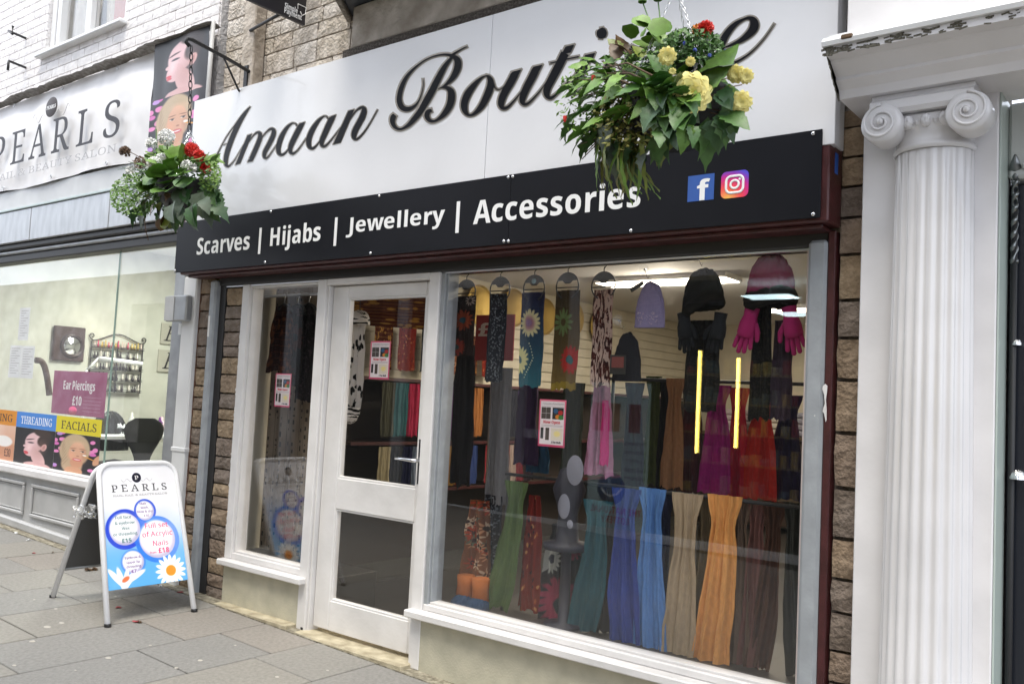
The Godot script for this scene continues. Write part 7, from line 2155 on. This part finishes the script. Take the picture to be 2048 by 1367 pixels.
# ---------- litter ----------
func small_things() -> void:
	var k := 0
	var flat := Basis(Vector3.BACK, atan(-0.03))
	for q in [[94, 1253, 0.024], [123, 1245, 0.019], [64, 1282, 0.016], [216, 1315, 0.018], [111, 1217, 0.012], [400, 1320, 0.014], [172, 1198, 0.008], [230, 1192, 0.010], [68, 1199, 0.008], [554, 1353, 0.012], [300, 1290, 0.009], [352, 1335, 0.011], [470, 1290, 0.008], [28, 1330, 0.012], [150, 1340, 0.008], [655, 1340, 0.009]]:
		var p := PG(q[0], q[1])
		var o := part(self, "gum_spot", lathe_mesh([Vector2(0, 0.0022), Vector2(q[2] * 0.8, 0.002), Vector2(q[2], 0.0)], 11), mk(lin(0.40, 0.375, 0.335), 0.85), p, flat * Basis.from_scale(Vector3(1, 1, rng.randf_range(0.7, 1.0))))
		tag(o, "pale flattened chewing gum spot on the paving", "gum spot", "chewing gum spots on the paving")
	for q in [[236, 1215, 0.032, 0], [271, 1244, 0.028, 0], [279, 1245, 0.025, 1], [66, 1107, 0.024, 0], [177, 1140, 0.06, 1], [188, 1139, 0.055, 1], [104, 1105, 0.02, 1], [359, 1185, 0.03, 0], [319, 1172, 0.03, 2], [30, 1066, 0.03, 2], [55, 1080, 0.03, 2]]:
		var p := PG(q[0], q[1])
		var st := new_st(true)
		for j in 7:
			var c := Vector3(rng.randf_range(-0.4, 0.4) * float(q[2]), q[2] * 0.06 + 0.001 * j, rng.randf_range(-0.3, 0.3) * q[2])
			var a := rng.randf() * TAU
			var d: Vector3 = Vector3(cos(a), rng.randf_range(0.0, 0.5), sin(a)) * q[2] * 0.5
			var s: Vector3 = Vector3(-sin(a), rng.randf_range(0.0, 0.4), cos(a)) * q[2] * 0.25
			quad(st, c - d, c + s, c + d, c - s, Vector3.UP)
		var o := part(self, ["fallen_petal", "dry_leaf", "paper_scrap"][q[3]], done(st), [mk(lin(0.34, 0.05, 0.06), 0.7), M.leaf_bronze, M.paper][q[3]], p)
		tag(o, ["crumpled red petals fallen on the paving", "shrivelled brown leaf lying on the paving", "torn white paper scrap at the foot of the wall"][q[3]], ["petal", "leaf", "paper"][q[3]], ["red petals on the paving", "dry leaves on the paving", "paper scraps on the paving"][q[3]])

# ---------- the other side of the lane, seen in the glass ----------
func across_the_lane() -> void:
	var Z := 4.65
	var o := thing("opposite_building", "rendered shop building across the lane with dark windows", "building", Vector3(-5.0, 0, Z))
	var wall := surf(lin(0.66, 0.63, 0.61), 0.85, "blotch", 0.6)
	bx(o, "upper_wall", -24.0, 1.3, 2.75, 3.3, Z, Z + 0.3, wall, 0.0)
	bx(o, "upper_wall", -9.7, 1.3, 3.3, 4.75, Z, Z + 0.3, wall, 0.0)
	bx(o, "upper_wall", -9.7, 1.3, 6.15, 6.25, Z, Z + 0.3, wall, 0.0)
	var sill_x := -9.7
	for w in [[-9.1, -7.3], [-6.7, -5.1], [-4.4, -2.8], [-2.0, -0.4]]:
		bx(o, "pier", sill_x, w[0], 4.75, 6.15, Z, Z + 0.3, wall, 0.0)
		sill_x = w[1]
		var f := bx(o, "window", w[0], w[0] + 0.08, 4.75, 6.15, Z + 0.02, Z + 0.1, M.white_pvc, 0.005)
		bx(f, "frame", w[1] - 0.08, w[1], 4.75, 6.15, Z + 0.02, Z + 0.1, M.white_pvc, 0.005)
		bx(f, "sill", w[0], w[1], 4.70, 4.75, Z - 0.08, Z + 0.1, M.white_pvc, 0.005)
		for k in range(1, 4):
			var gx: float = lerpf(w[0], w[1], k / 4.0)
			bx(f, "glazing_bar", gx - 0.025, gx + 0.025, 4.75, 6.15, Z + 0.03, Z + 0.09, M.white_pvc, 0.004)
		for k in 2:
			bx(f, "glazing_bar", w[0] + 0.08, w[1] - 0.08, 5.2 + k * 0.45, 5.24 + k * 0.45, Z + 0.035, Z + 0.085, M.white_pvc, 0.004)
		bx(f, "pane", w[0], w[1], 4.75, 6.15, Z + 0.12, Z + 0.13, mk(lin(0.16, 0.16, 0.17), 0.08), 0.0)
	bx(o, "pier", sill_x, 1.3, 4.75, 6.15, Z, Z + 0.3, wall, 0.0)
	# shop fronts at ground level
	bx(o, "ground_pier", -24.0, -15.0, -0.3, 2.75, Z, Z + 0.3, wall, 0.0)
	bx(o, "ground_pier", -1.6, 1.3, -0.3, 2.75, Z, Z + 0.3, wall, 0.0)
	bx(o, "bottom_frame", -15.0, -1.6, 0.02, 0.10, Z - 0.02, Z + 0.06, M.white_pvc, 0.004)
	bx(o, "plinth", -15.0, -1.6, -0.3, 0.02, Z, Z + 0.2, mk(lin(0.06, 0.06, 0.06), 0.6), 0.0)
	for x in [[-13.0, -12.8], [-10.6, -10.3], [-8.3, -8.1], [-6.49, -6.18], [-5.60, -5.40], [-2.7, -2.6]]:
		bx(o, "shop_mullion", x[0], x[1], 0.10, 2.75, Z - 0.01, Z + 0.06, mk(lin(0.24, 0.24, 0.25), 0.5), 0.004)
	bx(o, "door_rail", -6.18, -5.60, 0.98, 1.08, Z, Z + 0.05, mk(lin(0.3, 0.3, 0.31), 0.5), 0.004)
	bx(o, "shop_back", -15.2, -1.4, -0.3, 2.9, Z + 2.4, Z + 2.5, mk(lin(0.05, 0.04, 0.04), 0.8), 0.0)
	bx(o, "shop_side", -15.3, -15.02, -0.3, 2.9, Z + 0.31, Z + 2.4, mk(lin(0.05, 0.045, 0.04), 0.8), 0.0)
	bx(o, "shop_side", -1.58, -1.4, -0.3, 2.9, Z + 0.31, Z + 2.4, mk(lin(0.05, 0.045, 0.04), 0.8), 0.0)
	bx(o, "shop_ceiling_board", -15.3, -1.4, 2.78, 2.9, Z + 0.31, Z + 2.4, mk(lin(0.2, 0.2, 0.2), 0.8), 0.0)
	bx(o, "shop_floor_board", -15.3, -1.4, -0.35, 0.0, Z + 0.31, Z + 2.4, mk(lin(0.06, 0.055, 0.05), 0.6), 0.0)
	# raised fascia letters and their board
	var fs := thing("opposite_sign", "long pale shop sign with raised letters across the lane", "shop sign", Vector3(-8.2, 3.7, Z))
	bx(fs, "sign_panel", -9.6, -1.6, 3.72, 4.42, Z - 0.06, Z - 0.002, M.gloss_white, 0.004)
	words(fs, "lettering", "OnlineVapour", mk(lin(0.55, 0.55, 0.57), 0.4), Vector3(0, 0, Z - 0.062), Basis(Vector3.UP, PI), 6.66, 9.5, 3.86, 4.26, false, true, 0.0, 0.03)
	# newsagent's window poster
	var ps := thing("lottery_poster", "pale blue newsagent window poster across the lane", "poster", Vector3(-4.88, 0.07, Z))
	var fr := Basis(Vector3.UP, PI)
	bx(ps, "sheet", -5.25, -4.52, 0.105, 1.64, Z - 0.022, Z - 0.018, mk(lin(0.50, 0.66, 0.68), 0.5), 0.0)
	var po := Vector3(0, 0, Z - 0.0225)
	words(ps, "lettering", "THE NATIONAL", M.red_ink, po, fr, 4.58, 5.20, 0.26, 0.33, false, true)
	words(ps, "lettering", "LOTTERY", M.red_ink, po, fr, 4.72, 5.06, 0.16, 0.23, false, true)
	var ln := ["Newspapers", "Magazines", "Lottery", "Cold Drinks", "Confectionery"]
	for i in 5:
		words(ps, "lettering", ln[i], mk(lin(0.05, 0.12, 0.12), 0.6), po, fr, 4.55, 4.80, 0.98 - i * 0.09, 1.03 - i * 0.09, true)
	part(ps, "hand_emblem", lathe_mesh([Vector2(0, 0.002), Vector2(0.17, 0.002), Vector2(0.17, 0)], 24), mk(lin(0.02, 0.10, 0.25), 0.5), Vector3(-4.95, 0.52, Z - 0.023), Basis(Vector3.RIGHT, Vector3.FORWARD, Vector3.UP))
	part(ps, "smile", tube_mesh([Vector3(-5.07, 0.52, Z - 0.027), Vector3(-5.02, 0.46, Z - 0.027), Vector3(-4.95, 0.44, Z - 0.027), Vector3(-4.87, 0.47, Z - 0.027), Vector3(-4.82, 0.53, Z - 0.027)], 0.012, 6), M.vinyl_white)
	for x in [-4.70, -4.95, -5.15]:
		bx(ps, "can_picture", x - 0.07, x + 0.07, 1.12, 1.42, Z - 0.024, Z - 0.0225, mk(lin(0.22, 0.10, 0.06), 0.5), 0.0)
	# shelves with packets, lit by two yellow tubes, and ceiling lights, inside that shop
	for i in 5:
		var y := 0.5 + i * 0.32
		var sh := thing("shop_shelf", "%s shelf of small packets in the shop across the lane" % ["lowest", "second", "middle", "fourth", "highest"][i], "shelf", Vector3(-3.6, y, Z + 0.9))
		bx(sh, "board", -4.6, -2.8, y, y + 0.02, Z + 0.8, Z + 1.05, mk(lin(0.25, 0.2, 0.1), 0.5))
		for k in 16:
			bx(sh, "packet", -4.56 + k * 0.11, -4.56 + k * 0.11 + rng.randf_range(0.05, 0.1), y + 0.021, y + rng.randf_range(0.08, 0.2), Z + 0.85, Z + 0.95, mk([lin(0.4, 0.3, 0.1), lin(0.25, 0.03, 0.03), lin(0.1, 0.15, 0.2), lin(0.3, 0.28, 0.22)][rng.randi() % 4], 0.5))
	var yellow := mk(Color(1, 1, 0.8), 0.5)
	yellow.emission_enabled = true
	yellow.emission = Color(1.0, 0.88, 0.36)
	yellow.emission_energy_multiplier = 4.0
	for q in [[1398, 700, 1386, 905], [1476, 715, 1464, 895]]:
		var a := PZ(q[0], q[1], -Z - 0.4)
		var b := PZ(q[2], q[3], -Z - 0.4)
		var x := (a.x + b.x) / 2
		var l := thing("tube_light", "upright yellow tube light on the %s of the packet shelves" % ("door side" if q[0] < 1450 else "wall side"), "tube light", Vector3(x, b.y, Z + 0.4))
		part(l, "tube", tube_mesh([Vector3(x, b.y, Z + 0.4), Vector3(x, a.y, Z + 0.4)], 0.02, 8), yellow)
		bx(l, "fixing", x - 0.03, x + 0.03, 0.0, b.y - 0.01, Z + 0.39, Z + 0.42, M.iron)
		var al := AreaLight3D.new()
		al.name = "tube_glow"
		al.light_color = Color(1.0, 0.88, 0.4)
		al.light_energy = 0.1
		al.area_size = Vector2(0.03, a.y - b.y)
		al.area_range = 6.0
		al.shadow_enabled = true
		al.position = Vector3(0, (a.y - b.y) / 2, -0.024)
		l.add_child(al)
	for q in [[1488, 592, 1582, 603], [1556, 626, 1640, 634]]:
		var a := PZ(q[0], q[1], -Z - 0.9)
		var b := PZ(q[2], q[3], -Z - 0.9)
		var m := mk(Color(1, 1, 1), 0.5)
		m.emission_enabled = true
		m.emission = Color(0.86, 0.97, 1.0)
		m.emission_energy_multiplier = 4.0
		var l := thing("ceiling_light", "flat ceiling light in the shop across the lane, %s the tube lights" % ("above" if q[1] < 600 else "behind"), "ceiling light", Vector3((a.x + b.x) / 2, 2.7, Z + 0.9))
		bx(l, "diffuser", a.x, b.x, a.y - 0.01, a.y, Z + 0.75, Z + 1.1, m, 0.0)
		bx(l, "hanger", (a.x + b.x) / 2 - 0.01, (a.x + b.x) / 2 + 0.01, a.y, 2.78, Z + 0.9, Z + 0.92, M.steel)
